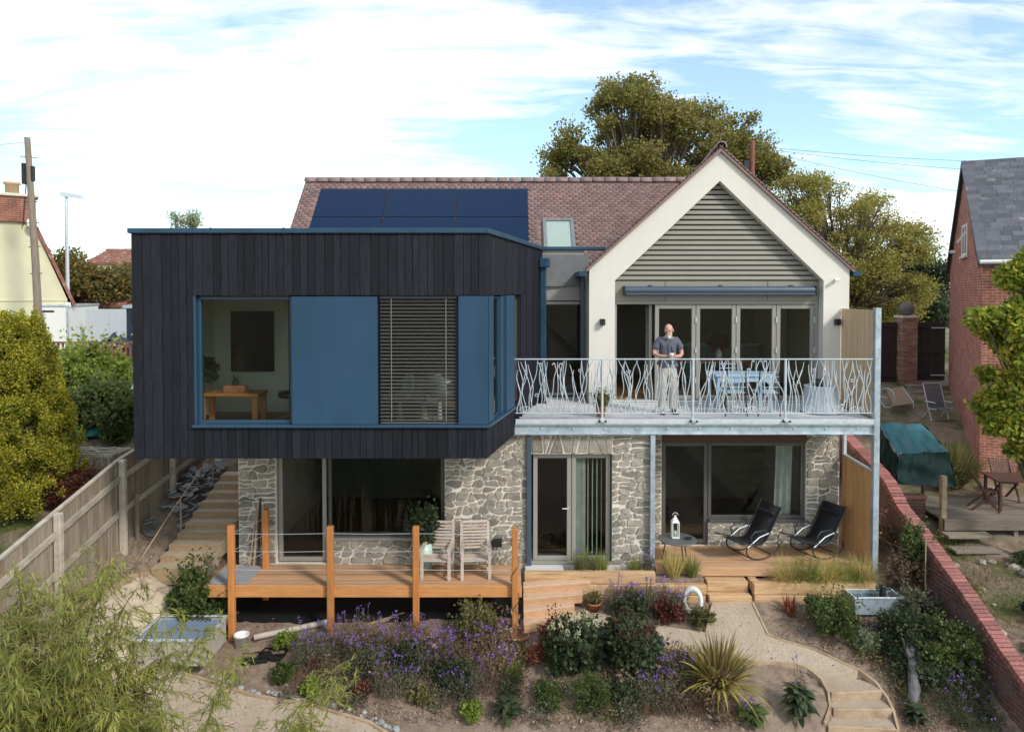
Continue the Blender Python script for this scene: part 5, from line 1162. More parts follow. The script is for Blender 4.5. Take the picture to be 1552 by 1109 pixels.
def verbena(x, y, r, h, ns, label, z=None, cat='flower', lm='lav', group=None, fl='purple', heads=1.0):
    """wiry stems with purple heads and a low tangle of leaves"""
    z0 = gz(x,y) if z is None else z; o = empty('verbena', (x,y,z0), 0, label, cat, group); b = MB(); tips = []
    for k in range(ns):
        a = random.uniform(0,6.28); d = r*math.sqrt(random.random()); bx_, by_ = d*.5*math.cos(a), d*.5*math.sin(a); t = (d*1.1*math.cos(a), d*1.1*math.sin(a), h*random.uniform(.5,1)); gzb = 0
        b.tube([(bx_,by_,-.03),((bx_+t[0])/2+random.uniform(-.03,.03),(by_+t[1])/2,t[2]*.55),t], [.005,.004,.003], 4); tips.append(t)
    tag(b.build('stem', m_stem, o), kind='stuff')
    T = np.array(tips); k = int(11*heads); P = np.repeat(T, k, 0)+RNG.normal(0,.016,(len(T)*k,3)); V, F = leaves(P, unit(len(P))+np.array([0,0,.4]), .019*RNG.uniform(.7,1.4,len(P)), .011)
    LS('flower_heads', np_mesh('flower_heads', V, F, LM[fl]), o)
    n = ns*70; a = RNG.uniform(0,6.28,n); d = r*np.sqrt(RNG.random(n)); zz = h*.62*RNG.random(n)**1.4
    P = np.stack([d*np.cos(a), d*np.sin(a), zz], 1); V, F = leaves(P, unit(n)+np.array([0,0,.8]), .055*RNG.uniform(.5,1.3,n), .0065); LS('foliage', np_mesh('foliage', V, F, LM[lm]), o)
    return o
def grass(name, x, y, r, h, n, lm, label, z=None, w=.006, droop=.45, spread=.5, cat='grass', group=None):
    z0 = gz(x,y) if z is None else z; o = empty(name, (x,y,z0), 0, label, cat, group)
    a = RNG.uniform(0,6.28,n); d = r*.28*np.sqrt(RNG.random(n)); P = np.stack([d*np.cos(a), d*np.sin(a), np.zeros(n)-.02], 1)
    tl = RNG.uniform(.1,1,n)*spread; D = np.stack([np.cos(a)*tl, np.sin(a)*tl, np.ones(n)], 1)
    V, F = blades(P, D, h*RNG.uniform(.55,1.1,n), w*RNG.uniform(.6,1.3,n), droop*RNG.uniform(.3,1.3,n)*np.clip(tl*1.6,.15,1), 5)
    LS('blades', np_mesh('blades', V, F, LM[lm]), o); return o
def broadleaf(name, x, y, r, h, n, ls, lm, label, asp=.2, cat='plant', z=None):
    z0 = gz(x,y) if z is None else z; o = empty(name, (x,y,z0), 0, label, cat)
    a = RNG.uniform(0,6.28,n); zz = h*RNG.random(n)**.8; rad = r*.25*RNG.random(n); P = np.stack([rad*np.cos(a), rad*np.sin(a), zz*.75], 1); D = np.stack([np.cos(a), np.sin(a), .55+RNG.normal(0,.25,n)], 1)
    V, F = blades(P, D, ls*RNG.uniform(.7,1.15,n), ls*asp*RNG.uniform(.7,1.2,n), .55, 4); V[:,2] = np.maximum(V[:,2], .01)
    LS('foliage', np_mesh('foliage', V, F, LM[lm]), o); stems_mesh((0,0,-.02), [(random.uniform(-r,r)*.3, random.uniform(-r,r)*.3, h*.75) for k in range(4)], .008, m_stem, 'stem', o); return o
def tree(name, x, y, z0, lobes, n, ls, lm, label, trunk_r, trunk_h, asp=.45, shell=.35, cat='tree', limbs=None, group=None, twigs=0):
    o = empty(name, (x,y,z0), 0, label, cat, group); b = MB(); L = [(a-x,c-y,d-z0,e,f,g) for a,c,d,e,f,g in lobes]
    b.tube([(0,0,-.3),(.05*trunk_h*.1,0,trunk_h*.5),(0,.0,trunk_h)], [trunk_r*1.25,trunk_r,trunk_r*.8], 10)
    for l in L:
        p2 = Vector(l[:3]); p0 = Vector((0,0,trunk_h*random.uniform(.6,1))); m1 = p0.lerp(p2,.5)+Vector((random.uniform(-.3,.3),random.uniform(-.3,.3),random.uniform(-.2,.5))); rr = trunk_r*.42
        b.tube([p0,p0.lerp(m1,.55),m1,m1.lerp(p2,.6),p2], [rr,rr*.75,rr*.5,rr*.32,rr*.12], 6)
        for k in range(5+twigs):
            q = p2+Vector((random.uniform(-1,1)*l[3],random.uniform(-1,1)*l[4],random.uniform(-.5,1)*l[5])); s = m1.lerp(p2, random.uniform(.2,1)); b.tube([s, s.lerp(q,.5)+Vector((0,0,.1)), q], [rr*.18,rr*.1,rr*.04], 4)
    b.build('trunk', m_bark, o)
    V, F = lobes_leaves(L, n, ls, asp, shell, upb=.0); LS('crown', np_mesh('crown', V, F, LM[lm]), o); return o
def lobe_cloud(cx, cy, cz, rx, ry, rz, n, q0, q1, seed, flat=.8):
    rg = random.Random(seed); L = []
    for k in range(n):
        d = Vector((rg.gauss(0,1),rg.gauss(0,1),rg.gauss(0,1))).normalized()*rg.uniform(.35,1)**.5; q = rg.uniform(q0,q1)
        L.append((cx+d.x*rx, cy+d.y*ry, cz+d.z*rz, q, q, q*flat))
    return L
# ---- trees behind the house
Y = 34
def crown_lobes(outline, y, depth, n, q0, q1, seed, cuts=()):
    """lobes spread through a crown whose side view is the outline (x,z)"""
    rg = random.Random(seed); L = []; xs = [p[0] for p in outline]; zs = [p[1] for p in outline]; cx = (min(xs)+max(xs))/2; w = (max(xs)-min(xs))/2; z0, z1 = min(zs), max(zs)
    while len(L) < n:
        x = rg.uniform(min(xs),max(xs)); z = rg.uniform(z0,z1)
        if not inside(outline, x, z): continue
        if any(math.hypot(x-a, z-b) < c for a, b, c in cuts): continue
        u = abs(x-cx)/w; v = (z-z0)/(z1-z0); d = depth*math.sqrt(max(.08, 1-.8*u*u-.5*v*v)); q = rg.uniform(q0,q1); L.append((x, y+rg.uniform(-d,d), z, q, q, q*.75))
    return L
mo = [(1.1,9.6),(1.5,11.0),(2.3,11.9),(3.0,12.6),(4.0,13.0),(3.8,14.2),(4.8,14.7),(5.8,14.75),(6.6,14.5),(7.3,13.9),(8.1,13.7),(8.9,13.8),(9.8,13.7),(9.9,13.2),(10.7,13.0),(11.3,12.7),(11.4,12.0),(12.0,11.2),(12.5,10.4),(12.4,8.0),(1.2,8.0)]
mt = crown_lobes(mo, Y, 3.0, 290, .25, .95, 3, ((5.2,12.2,.35),(6.6,11.0,.5),(8.2,11.4,.45),(9.4,10.6,.5),(3.4,10.4,.4),(7.2,9.6,.5),(4.9,9.4,.4)))
tree('maple_tree', 6.2, Y, 2.6, mt, 105000, .125, 'maple', 'large brown green tree rising behind the roof ridge', .34, 5.0, .5, .0)
so = [(10.4,3.6),(10.7,9.0),(11.5,10.0),(12.6,10.0),(13.7,9.4),(14.3,9.0),(15.1,9.4),(15.8,8.8),(16.6,8.1),(17.2,7.4),(16.9,6.0),(17.2,5.0),(17.0,3.8)]
st_ = crown_lobes(so, 30, 2.2, 230, .3, .8, 5)
tree('sumac_tree', 14.2, 30, 2.5, st_, 70000, .10, 'sumac', 'yellow green autumn tree right of the cream gable', .2, 2.2, .36, .0, twigs=4)
ev = lobe_cloud(18.4, 32, 4.8, 1.5, 1.4, 1.9, 36, .4, .8, 12)
tree('evergreen_tree', 18.4, 32, 2.4, ev, 15000, .16, 'dark', 'dark evergreen tree between the yellow tree and the brick house', .16, 2, .3, .2)
tw = lobe_cloud(19.0, 36, 7.2, 1.0, 1.0, 1.2, 12, .35, .6, 15)
tree('young_tree', 19.0, 36, 2.6, tw, 1500, .14, 'olive', 'sparse young tree beside the brick house gable', .08, 3, .4, .1, twigs=4)
at_ = lobe_cloud(-19.8, 32, 5.3, 3.2, 1.5, 1.3, 50, .4, .9, 21)
tree('autumn_tree', -19.8, 32, 2.6, at_, 22000, .15, 'autumn', 'orange brown autumn tree behind the tiled garage roof on the left', .2, 2, .45, .2)
at2 = lobe_cloud(-23.4, 33, 5.6, 1.6, 1.2, 1.8, 24, .3, .7, 23)
tree('autumn_tree', -23.4, 33, 2.6, at2, 5000, .16, 'rust', 'thin rust coloured tree beside the wooden utility pole', .12, 2.5, .45, .1, twigs=4)
bt = lobe_cloud(-25.5, 56, 9.8, 1.5, 1.2, 1.7, 26, .3, .6, 31)
tree('birch_tree', -25.5, 56, 2.6, bt, 2600, .16, 'silver', 'faint bare birch showing above the black timber box', .12, 5, .4, .1, twigs=8)
bt = lobe_cloud(-19.0, 56, 8.7, 1.6, 1.2, .9, 12, .3, .5, 33)
tree('bare_tree', -19.0, 56, 2.6, bt, 500, .14, 'silver', 'bare twig tops just above the parapet left of the tiled roof', .1, 4.5, .4, .1, twigs=7)
# ---- left neighbour's garden
def conifer(x, y, z0, r, h, n, lm, label):
    o = empty('golden_conifer', (x,y,z0), 0, label, 'conifer'); L = []
    for k in range(620):
        t = random.random()**.8; a = random.uniform(0,6.28); rr = r*(1.04-.68*t**1.7)*(.30+.74*random.random()**.6); q = random.uniform(.08,.20)*(1.1-.4*t)
        L.append((rr*math.cos(a)*.85, rr*math.sin(a)*.85, .15+t*h*.93, q, q, q*1.25))
    for k in range(150):                   # upright sprays standing proud of the outline
        t = random.random()**.7; a = random.uniform(0,6.28); rr = r*(1.04-.68*t**1.7)*random.uniform(.95,1.10); q = random.uniform(.035,.075)
        for j in range(3): L.append((rr*math.cos(a)*(.88+.02*j), rr*math.sin(a)*(.88+.02*j), .15+t*h*.93+j*q*1.3, q*(1.3-.35*j), q*(1.3-.35*j), q*1.7))
    V, F = lobes_leaves(L, n, .048, .34, .0, .8, .8); LS('foliage', np_mesh('foliage', V, F, LM[lm]), o)
    b = MB(); b.tube([(0,0,-.2),(0,0,h*.5),(0,0,h*.9)], [.10,.07,.02], 8)
    for l in L[::6]: b.tube([(0,0,l[2]*.75),(l[0]*.5,l[1]*.5,l[2]*.9),l[:3]], [.02,.014,.006], 4)
    b.build('trunk', m_bark, o); 
    return o
conifer(-9.75, 13.9, .75, 1.22, 3.95, 170000, 'gold', 'big golden yellow conifer beyond the left fence')
bush('elder_shrub', -11.3, 19.2, 1.15, 2.1, 9000, .13, 'lime', 'bright leafy shrub below the red railing on the left', lob=22, z=1.75)
bush('elder_shrub', -9.9, 17.2, .85, 1.6, 6000, .10, 'green', 'greener shrub close to the black box left edge', lob=16)
bush('elder_shrub', -11.4, 17.2, .9, 1.3, 6000, .10, 'olive', 'dull olive shrub between conifer and upturned kayak', lob=16)
bush('acer_shrub', -8.75, 14.1, .62, .8, 4500, .06, 'red', 'dark red acer shrub behind the left fence', lob=14)
bush('laurel_shrub', -10.2, 11.9, .7, .9, 3500, .09, 'lime', 'bright green shrub at the left picture edge behind the fence', lob=14)
bush('laurel_shrub', -11.2, 15.3, .9, .9, 3500, .09, 'green', 'low green shrub at the left edge under the conifer', lob=14)
# ---- bamboo in the left foreground
def bamboo(x, y, r, h, culms, label, lean=(0,0)):
    o = empty('bamboo', (x,y,gz(x,y)), 0, label, 'bamboo', 'bamboo clumps in the left foreground'); b = MB(); P = []; D = []
    for k in range(culms):
        a = random.uniform(0,6.28); d = r*math.sqrt(random.random()); x0, y0 = d*math.cos(a)*.6, d*math.sin(a)*.6; hh = h*random.uniform(.70,1.0); lx = lean[0]+random.gauss(0,.22)+.25*math.cos(a)*d/r; ly = lean[1]+random.gauss(0,.16)
        pts = [Vector((x0+lx*hh*.55*t**2, y0+ly*hh*.5*t**2, hh*t-.18*hh*t**3)) for t in (0,.2,.4,.6,.8,.9,1)]
        b.tube(pts, [.011,.011,.010,.008,.006,.004,.002], 5)
        for j in range(54):
            t = random.uniform(.38,1.0); q = pts[min(int(t*5.99),5)].lerp(pts[min(int(t*5.99)+1,6)], random.random()); dv = Vector((random.gauss(0,1),random.gauss(0,1),random.gauss(.1,.5))).normalized(); le = random.uniform(.12,.36)*(1.25-t*.6)
            e = q+dv*le+Vector((0,0,-.05)); b.tube([q,e], [.0025,.0012], 3)
            for m in range(9):
                f = .25+.75*m/8; P.append(q.lerp(e,f)); D.append(dv*.8+Vector((random.gauss(0,.6),random.gauss(0,.6),random.gauss(-.35,.4))))
    b.build('culm', mat('bamboo_culm', (.20,.20,.06), .5, var=.25) if 'bamboo_culm' not in bpy.data.materials else bpy.data.materials['bamboo_culm'], o)
    P = np.array([tuple(p) for p in P]); D = np.array([tuple(p) for p in D]); n = len(P); V, F = blades(P, D, .088*RNG.uniform(.6,1.3,n), .0058*RNG.uniform(.7,1.2,n), .25, 3)
    LS('foliage', np_mesh('foliage', V, F, LM['bamboo']), o)
bamboo(-4.75, 6.9, .85, 5.1, 74, 'dense bamboo clump filling the bottom left corner', (-.05,.0))
bamboo(-3.55, 6.6, .7, 4.55, 56, 'bamboo clump with arching sprays in front of the water tank', (.06,.05))
bamboo(-2.75, 6.2, .5, 3.7, 26, 'small bamboo clump reaching over the lower sandy path', (.14,.0))
bamboo(-5.25, 7.6, .6, 5.3, 26, 'taller bamboo sprays in front of the fence end', (.0,.02))
# ---- beds
def litter(name, n, regions, ls, w, lm, flat=.3, on_path=False):
    P = []
    while len(P) < n:
        x0, x1, y0, y1 = random.choice(regions); x = random.uniform(x0,x1); y = random.uniform(y0,y1)
        if on_path:
            if not (inside(PATH,x,y) or inside(LOWPATH,x,y)): continue
            P.append((x,y,gz(x,y)+.042)); continue
        if inside(PATH,x,y) or inside(LOWPATH,x,y) or any(inside(t[0],x,y) for t in TREADS): continue
        P.append((x,y,gz(x,y)+random.uniform(.0,.05)))
    P = np.array(P); n = len(P); D = unit(n); D[:,2] = np.abs(D[:,2])*flat; V, F = leaves(P, D, ls*RNG.uniform(.5,1.5,n), w)
    tag(link(name, np_mesh(name, V, F, LM[lm])), kind='stuff')
def pebbles(n, regions):
    b = np.array([(1,0,0),(-1,0,0),(0,1,0),(0,-1,0),(0,0,1)],float); F0 = np.array([(0,2,4),(2,1,4),(1,3,4),(3,0,4)]); V = []; k = 0
    while k < n:
        x0,x1,y0,y1 = random.choice(regions); x = random.uniform(x0,x1); y = random.uniform(y0,y1)
        if inside(PATH,x,y) or inside(LOWPATH,x,y): continue
        s = random.choice((.008,.01,.012,.016,.022)); V.append(b*RNG.uniform(.6,1.3,(5,3))*s+np.array([x,y,gz(x,y)+.012])); k += 1
    F = (np.arange(n)[:,None,None]*5+F0[None]).reshape(-1,3); tag(link('pebbles', np_mesh('pebbles', np.concatenate(V), F, mat('soil_pebble', (.34,.29,.24), .9, var=.2, islvar=.5))), kind='stuff')
BED = [(-3.6,.3,10.5,12.15),(-3.6,.3,10.5,12.15),(.3,3.6,10.4,11.7),(4.5,7.4,11.5,12.6),(5.9,7.4,10.4,11.6)]
pebbles(3500, BED+[(-6.9,-5.2,11,13)])
litter('dry_litter', 12000, BED, .05, .006, 'dry')
litter('dry_stalks', 9000, [(-3.5,.2,10.9,12.0),(1.9,3.1,10.6,11.5)], .12, .004, 'dry', 2.5)
litter('fallen_leaves', 2600, BED+[(-6.5,-4,11.2,12.6),(8,12,11,15)], .035, .012, 'rust', .2)
litter('path_leaves', 260, [(0,5.6,11.2,12.7),(-5,-2,10,11.2)], .03, .010, 'rust', .1, True)
litter('path_grit', 700, [(0,5.6,11.2,12.7),(-5,-2,10,11.2)], .012, .006, 'dry', .3, True)
def low_cover(name, n, regions, lm, ls, per=150, r=.16, h=.2):
    P = []; D = []
    while n > 0:
        x0,x1,y0,y1 = random.choice(regions); x = random.uniform(x0,x1); y = random.uniform(y0,y1)
        if inside(PATH,x,y) or inside(LOWPATH,x,y) or any(inside(t[0],x,y) for t in TREADS): continue
        n -= 1; s = random.uniform(.5,1.3)
        for k in range(int(per*s)):
            a = random.uniform(0,6.28); d = r*s*math.sqrt(random.random()); xx = x+d*math.cos(a); yy = y+d*math.sin(a)
            if inside(PATH,xx,yy): continue
            P.append((xx,yy,gz(xx,yy)+h*s*random.random()**1.5)); D.append((random.gauss(0,1),random.gauss(0,1),abs(random.gauss(.5,.6))))
    P = np.array(P); D = np.array(D); V, F = leaves(P, D, ls*RNG.uniform(.5,1.4,len(P)), ls*.22); tag(link(name, np_mesh(name, V, F, LM[lm])), kind='stuff')
low_cover('low_foliage', 34, [(-3.6,.2,10.7,12.0),(.2,3.4,10.5,11.7)], 'lav', .06)
low_cover('low_foliage', 22, [(-3.4,.2,10.7,11.6),(.2,3.4,10.5,11.4),(5.8,7.3,10.4,12)], 'olive', .06)
low_cover('low_foliage', 16, [(-3.4,.2,10.8,11.9),(.4,3.0,10.6,11.4),(6,7.3,10.4,12)], 'dark', .06, 200, .2, .25)
low_cover('low_foliage', 14, [(-3.2,.2,10.8,11.9),(1.6,3.4,10.6,11.4)], 'dry', .09, 120, .2, .4)
litter('rough_grass', 5000, [(8,12,11,15),(7.8,10,12,16),(-12,-7.3,12,17)], .10, .006, 'olive', 2.0)
litter('ground_weeds', 2600, [(-3.4,.2,10.8,12.0),(.4,3.4,10.5,11.5),(-7,-5.3,11,13.5),(5.9,7.4,10.4,11.8)], .06, .010, 'olive', 1.5)
bush('tomato_bush', -5.52, 12.35, .46, 1.15, 4600, .075, 'green', 'dense green bush between the side path and the deck', lob=16)
bush('tomato_bush', -5.25, 12.05, .26, .5, 1400, .06, 'green', 'lower green bush by the deck corner', lob=9)
for k, (x, y, r, h, n) in enumerate(((-3.25,11.70,.36,.62,30),(-2.6,11.95,.34,.62,26),(-2.34,11.56,.36,.60,30),(-1.74,11.88,.36,.60,28),(-1.35,11.5,.34,.58,28),(-.94,11.64,.34,.58,26),(-.40,11.80,.32,.58,24),(-1.83,11.10,.3,.48,18),(-.79,11.05,.3,.48,18),(-.25,11.35,.26,.5,16))):
    verbena(x, y, r*1.15, h*1.0, int(n*1.15), 'purple verbena ' + ('at the left end of the bed before the deck','under the second deck post','with thick purple heads left of centre','between the two middle deck posts','in the middle of the bed','below the third deck post','near the right deck post','low at the front of the bed','front right of the bed, thinly flowered','beside the yellow grass tuft')[k], group='verbena in the long bed', lm=('lav','dry','lav','dry','lav','dry','dry','lav','lav','dry')[k])
bush('lavender_bush', -1.69, 11.5, .30, .42, 2200, .05, 'dark', 'dark green low bush in the middle of the verbena bed', lob=10)
bush('lavender_bush', -.88, 11.12, .28, .40, 2000, .05, 'dark', 'dark green bush at the right front of the verbena bed', lob=10)
bush('olive_shrub', -.62, 12.08, .42, .58, 3200, .05, 'olive', 'olive grey shrub in front of the deck near the right post', lob=14)
bush('ground_shrub', -3.66, 11.28, .20, .25, 900, .05, 'green', 'small green shrub at the left end of the bed', lob=7)
bush('ground_shrub', -3.11, 11.0, .19, .24, 900, .045, 'lime', 'small bright green cushion by the cobble edge', lob=7)
bush('ground_shrub', -3.85, 11.95, .20, .28, 700, .05, 'lime', 'yellow green seedling bush near the seed trays', lob=6)
bush('heuchera', -2.35, 10.98, .16, .2, 600, .04, 'red', 'small dark red plant in the front of the bed', lob=6)
bush('heuchera', -1.39, 10.86, .2, .24, 800, .045, 'olive', 'brownish low plant in front of the lavender', lob=6)
grass('red_phormium', -3.25, 11.5, .25, .34, 60, 'red', 'small dark red spiky phormium left of the verbena', w=.012, droop=.3, cat='plant')
grass('grass_tuft', -.01, 11.22, .22, .34, 220, 'grassy', 'yellow green grass tuft right of the verbena bed', w=.006)
broadleaf('broadleaf_plant', -.06, 10.62, .26, .34, 46, .26, 'dark', 'dark broad leaved plant at the bottom centre of the bed')
bush('ground_shrub', -.62, 10.62, .16, .22, 500, .06, 'lime', 'fresh green plant at the bottom edge left of the broad leaves', lob=5)
bush('rust_shrub', .42, 11.5, .24, .32, 1200, .04, 'rust', 'rust coloured small shrub left of the big salvia', lob=8)
def salvia(x, y, r, h, label, tops):
    o = bush('salvia', x, y, r, h, 5200, .085, 'dark', label, lob=20); b = MB(); P = []
    for k in range(36):
        a = random.uniform(0,6.28); d = r*.85*math.sqrt(random.random()); z = h*random.uniform(.75,.95); t = Vector((d*math.cos(a), d*math.sin(a), z+random.uniform(.08,.2))); b.tube([(t.x*.9,t.y*.9,z*.5),t], [.005,.003], 4)
        for j in range(14): P.append((t.x+random.gauss(0,.012), t.y+random.gauss(0,.012), t.z-random.random()*.13))
    tag(b.build('flower_stem', m_stem, o), kind='stuff'); P = np.array(P); V, F = leaves(P, unit(len(P)), .032, .012); LS('flowers', np_mesh('flowers', V, F, LM[tops]), o)
salvia(1.02, 11.42, .50, .74, 'large dark green salvia with cream flower tips, nearer the deck', 'cream')
salvia(1.92, 11.42, .50, .72, 'large dark green salvia with dark tips, nearer the phormium', 'red')
bush('red_stem_plant', .72, 11.62, .28, .72, 900, .05, 'red', 'upright red leaved plant at the left of the salvias', lob=8)
bush('feathery_plant', .62, 10.80, .26, .34, 1800, .05, 'green', 'feathery green plant at the bottom left of the salvias', asp=.2, lob=9)
bush('feathery_plant', 1.2, 10.78, .34, .46, 3000, .05, 'green', 'larger feathery green plant below the salvias', asp=.2, lob=12)
bush('hellebore', 1.72, 10.85, .22, .28, 900, .07, 'dark', 'dark leaved plant right of the feathery greens', asp=.25, lob=7)
for k, (x, y, r, h, n, l) in enumerate(((2.18,10.9,.32,.5,22,'purple verbena between the salvias and the phormium'),(2.6,11.15,.26,.55,16,'purple verbena close to the left leaves of the phormium'),(2.35,11.45,.2,.5,12,'purple verbena at the lower edge of the sandy path'),(3.55,10.62,.14,.3,5,'few purple flowers beside the hosta'))): verbena(x, y, r, h, n, l, group='verbena by the path')
def phormium():
    x, y = 3.24, 11.02; o = empty('phormium', (x,y,gz(x,y)), 0, 'big spiky bronze and yellow phormium beside the path', 'phormium')
    for nm, n, sp, dr, lm, ls in (('bronze_blades',190,.8,.28,'phor',1.0),('yellow_blades',120,1.5,.62,'phory',1.02),('dead_blades',26,1.6,.9,'straw',.6)):
        a = RNG.uniform(0,6.28,n); d = .09*np.sqrt(RNG.random(n)); P = np.stack([d*np.cos(a), d*np.sin(a), np.zeros(n)], 1); tl = RNG.uniform(.15,1,n)*sp; D = np.stack([np.cos(a)*tl, np.sin(a)*tl, np.ones(n)], 1)
        V, F = blades(P, D, ls*RNG.uniform(.7,1.1,n), .019*RNG.uniform(.7,1.2,n), dr*RNG.uniform(.4,1.1,n), 6); V[:,2] = np.maximum(V[:,2], -.15); LS(nm, np_mesh(nm, V, F, LM[lm]), o)
phormium()
broadleaf('hosta', 3.62, 10.58, .3, .22, 60, .24, 'green', 'low broad leaved green plant left of the curved steps', .26)
broadleaf('foxglove', 4.35, 10.62, .3, .62, 90, .26, 'dark', 'tall dark leaved plant inside the bend of the path', .22)
verbena(4.4, 10.75, .1, .85, 4, 'few purple thistle heads rising above the tall dark plant')
# around the sleepers
for k, (x, y, z, r, h, n, l) in enumerate(((1.9,12.52,-.6,.26,.62,22,'purple verbena by the terracotta pot below the sleepers'),(2.35,12.5,-.6,.28,.66,26,'purple verbena in the middle of the sleeper bed'),(2.85,12.45,-.6,.28,.62,24,'purple verbena left of the white ring'),(2.5,12.97,-.12,.12,.5,8,'purple verbena in the planter near the steel post'),(1.35,12.95,-.1,.18,.45,9,'thin purple flowers in front of the french doors'))): verbena(x, y, r, h, n, l, z=z, group='verbena by the sleepers')
bush('dark_salvia', 2.1, 12.35, .3, .42, 1700, .05, 'dark', 'dark bushy plant below the sleeper wall', lob=10)
bush('dark_salvia', 2.75, 12.28, .28, .36, 1500, .05, 'red', 'reddish dark plant left of the white ring', lob=9)
bush('dark_salvia', 3.3, 12.15, .24, .28, 1200, .04, 'olive', 'low brown green plant at the path edge below the ring', lob=8)
bush('pot_plant', 1.46, 12.58, .13, .2, 420, .05, 'olive', 'small green plant growing in the terracotta pot', z=-.48, lob=6)
grass('planter_grass', 1.30, 13.02, .26, .55, 330, 'grassy', 'green grass tuft in front of the french doors', z=-.12)
grass('planter_grass', 1.62, 13.02, .26, .5, 300, 'grassy', 'second grass tuft in front of the french doors, nearer the pier', z=-.12)
grass('planter_grass', 2.28, 13.04, .18, .42, 180, 'grassy', 'grass tuft at the foot of the stone pier', z=-.12)
grass('tan_grass', 2.95, 12.95, .36, .58, 420, 'straw', 'tawny grass clump in front of the round side table', z=-.13, w=.005)
grass('tan_grass', 3.30, 12.95, .26, .50, 260, 'grassy', 'greener grass clump beside the timber steps', z=-.13, w=.005)
for k, x in enumerate((5.05,5.42,5.78,6.15,6.42)): grass('golden_grass', x, 12.97, .5, .66, 620, 'straw' if k % 2 == 0 else 'grassy', ('leftmost','second','third','fourth','last')[k] + ' golden feather grass from the left in the patio planter', z=-.21, w=.0036, droop=.75, spread=1.0, group='golden grasses in the patio planter')
# red bromeliad-like plant
grass('red_canna', 4.91, 12.40, .22, .42, 34, 'rust', 'red and orange leaved plant by the sandy path', w=.030, droop=.35, spread=.6, cat='plant')
# right border
bush('hebe_shrub', 5.45, 12.05, .48, .72, 4800, .05, 'green', 'rounded green shrub in front of the water trough', lob=18)
bush('silver_shrub', 5.93, 11.72, .22, .34, 1500, .04, 'silver', 'small pale variegated shrub in the right border', lob=9)
bush('border_shrub', 6.62, 11.75, .55, .66, 6000, .06, 'dark', 'dark green shrub behind the driftwood', lob=16)
bush('border_shrub', 7.0, 11.4, .6, .8, 6000, .06, 'green', 'broad green shrub right of the driftwood', lob=16)
bush('border_shrub', 6.6, 11.25, .4, .45, 2600, .06, 'dark', 'low dark shrub between driftwood and wall', lob=12)
bush('lilac_shrub', 7.05, 12.3, .38, .6, 2400, .05, 'lav', 'thin purplish shrub below the brick wall', lob=12)
for k, (x, y, r, h, n, l) in enumerate(((6.75,10.85,.3,.55,18,'purple asters at the lower right of the driftwood'),(7.15,11.0,.26,.5,16,'purple asters against the brick wall'),(6.95,10.55,.3,.4,16,'purple asters at the bottom right corner'))): verbena(x, y, r*1.3, h, n, l, lm='dark', heads=.6, group='asters in the right border')
broadleaf('foxglove', 6.1, 10.58, .24, .3, 40, .2, 'dark', 'leafy plant below the driftwood at the bottom edge', .22)
bush('dry_shrub', 7.2, 12.9, .34, .8, 1000, .05, 'dry', 'dry brown twiggy plant against the brick wall', lob=9)
bush('dry_shrub', 7.15, 13.9, .34, .8, 900, .05, 'dry', 'dry brown plant higher up along the brick wall', lob=9)
bush('wall_ivy', 7.42, 13.0, .34, 1.0, 1900, .05, 'green', 'dark ivy hanging over the brick wall coping', lob=14, z=-.1)
tag(MB().tube([(7.36,12.55,-.5),(7.38,12.6,.75)], .012, 5).build('plant_cane', m_cane), 'upright thin cane in front of the brick wall', 'cane')
# mint pot plant, indoor plants, balcony plant, bouquet
bush('ficus', -1.62, 13.0, .30, .75, 1200, .08, 'dark', 'tall dark leaved plant in the mint pot', z=.42, lob=12)
bush('house_plant', -5.42, 12.62, .18, .40, 500, .09, 'dark', 'leafy house plant in the grey indoor pot', z=3.49, lob=7)
grass('aloe', -4.91, 12.63, .16, .26, 26, 'dark', 'spiky succulent in the indoor trough', z=3.43, w=.012, droop=.2, cat='house plant')
bush('geranium', 1.68, 13.42, .2, .34, 480, .05, 'olive', 'small plant in the balcony terracotta pot', z=2.91, lob=7)
bush('bouquet_leaves', 4.78, 16.45, .24, .26, 420, .08, 'dark', 'dark foliage of the red bouquet', z=3.80, lob=8, cat='bouquet')
P = np.array([0,0,.36])+RNG.normal(0,.08,(420,3)); V, F = leaves(P, unit(420), .06, .025)
bq = bpy.data.objects['flower_vase']; LS('flowers', np_mesh('flowers', V, F, m_redfl), bq)
# twining stem on the right deck post
b = MB(); b.tube([(.05+.07*math.cos(a*.9), 12.2+.07*math.sin(a*.9), -.8+a*.09) for a in np.arange(0,19,.5)], .008, 5); tag(b.build('climber', m_stem), 'bare climbing stem twisted round the right deck post', 'climber')
# ================================================================ right neighbour
m_hbrick = brick_mat('house_brick_front', (.46,.155,.10), (.36,.115,.078), (.54,.43,.34), plane='xz')
m_hbrickg = brick_mat('house_brick_gable', (.44,.135,.092), (.32,.10,.072), (.50,.37,.31), plane='yz')
m_slater = mat('roof_slate', (.095,.098,.112), .6, var=.22, scale=7, bump=.3, objvar=.28, col2=(.34,.32,.27), col2scale=2.2, c2lo=.64, c2hi=.76)
nb = empty('brick_house', (12.4, 18.8, 0), R(-26), 'old red brick house with slate roof at the right edge', 'house')
HX, HY_, EV, RG = 9.0, 7.5, 6.04, 9.14
g = MB(); pr = [(0,-.6),(HY_,-.6),(HY_,EV),(HY_/2,RG-.12),(0,EV)]
g.add([(0,y,z) for y,z in pr]+[(.25,y,z) for y,z in pr], [(0,1,2,3,4),(9,8,7,6,5)]+[(i,5+i,5+(i+1)%5,(i+1)%5) for i in range(5)]); g.build('gable_wall', m_hbrickg, nb)
MB().box(.003,HX, -.003,.25, -.6,EV).build('front_wall', m_hbrick, nb)
MB().box(.26,HX, .26,HY_, -.6,EV-.1).build('rear_wall', m_hbrick, nb)
rr = MB(); ov = .12
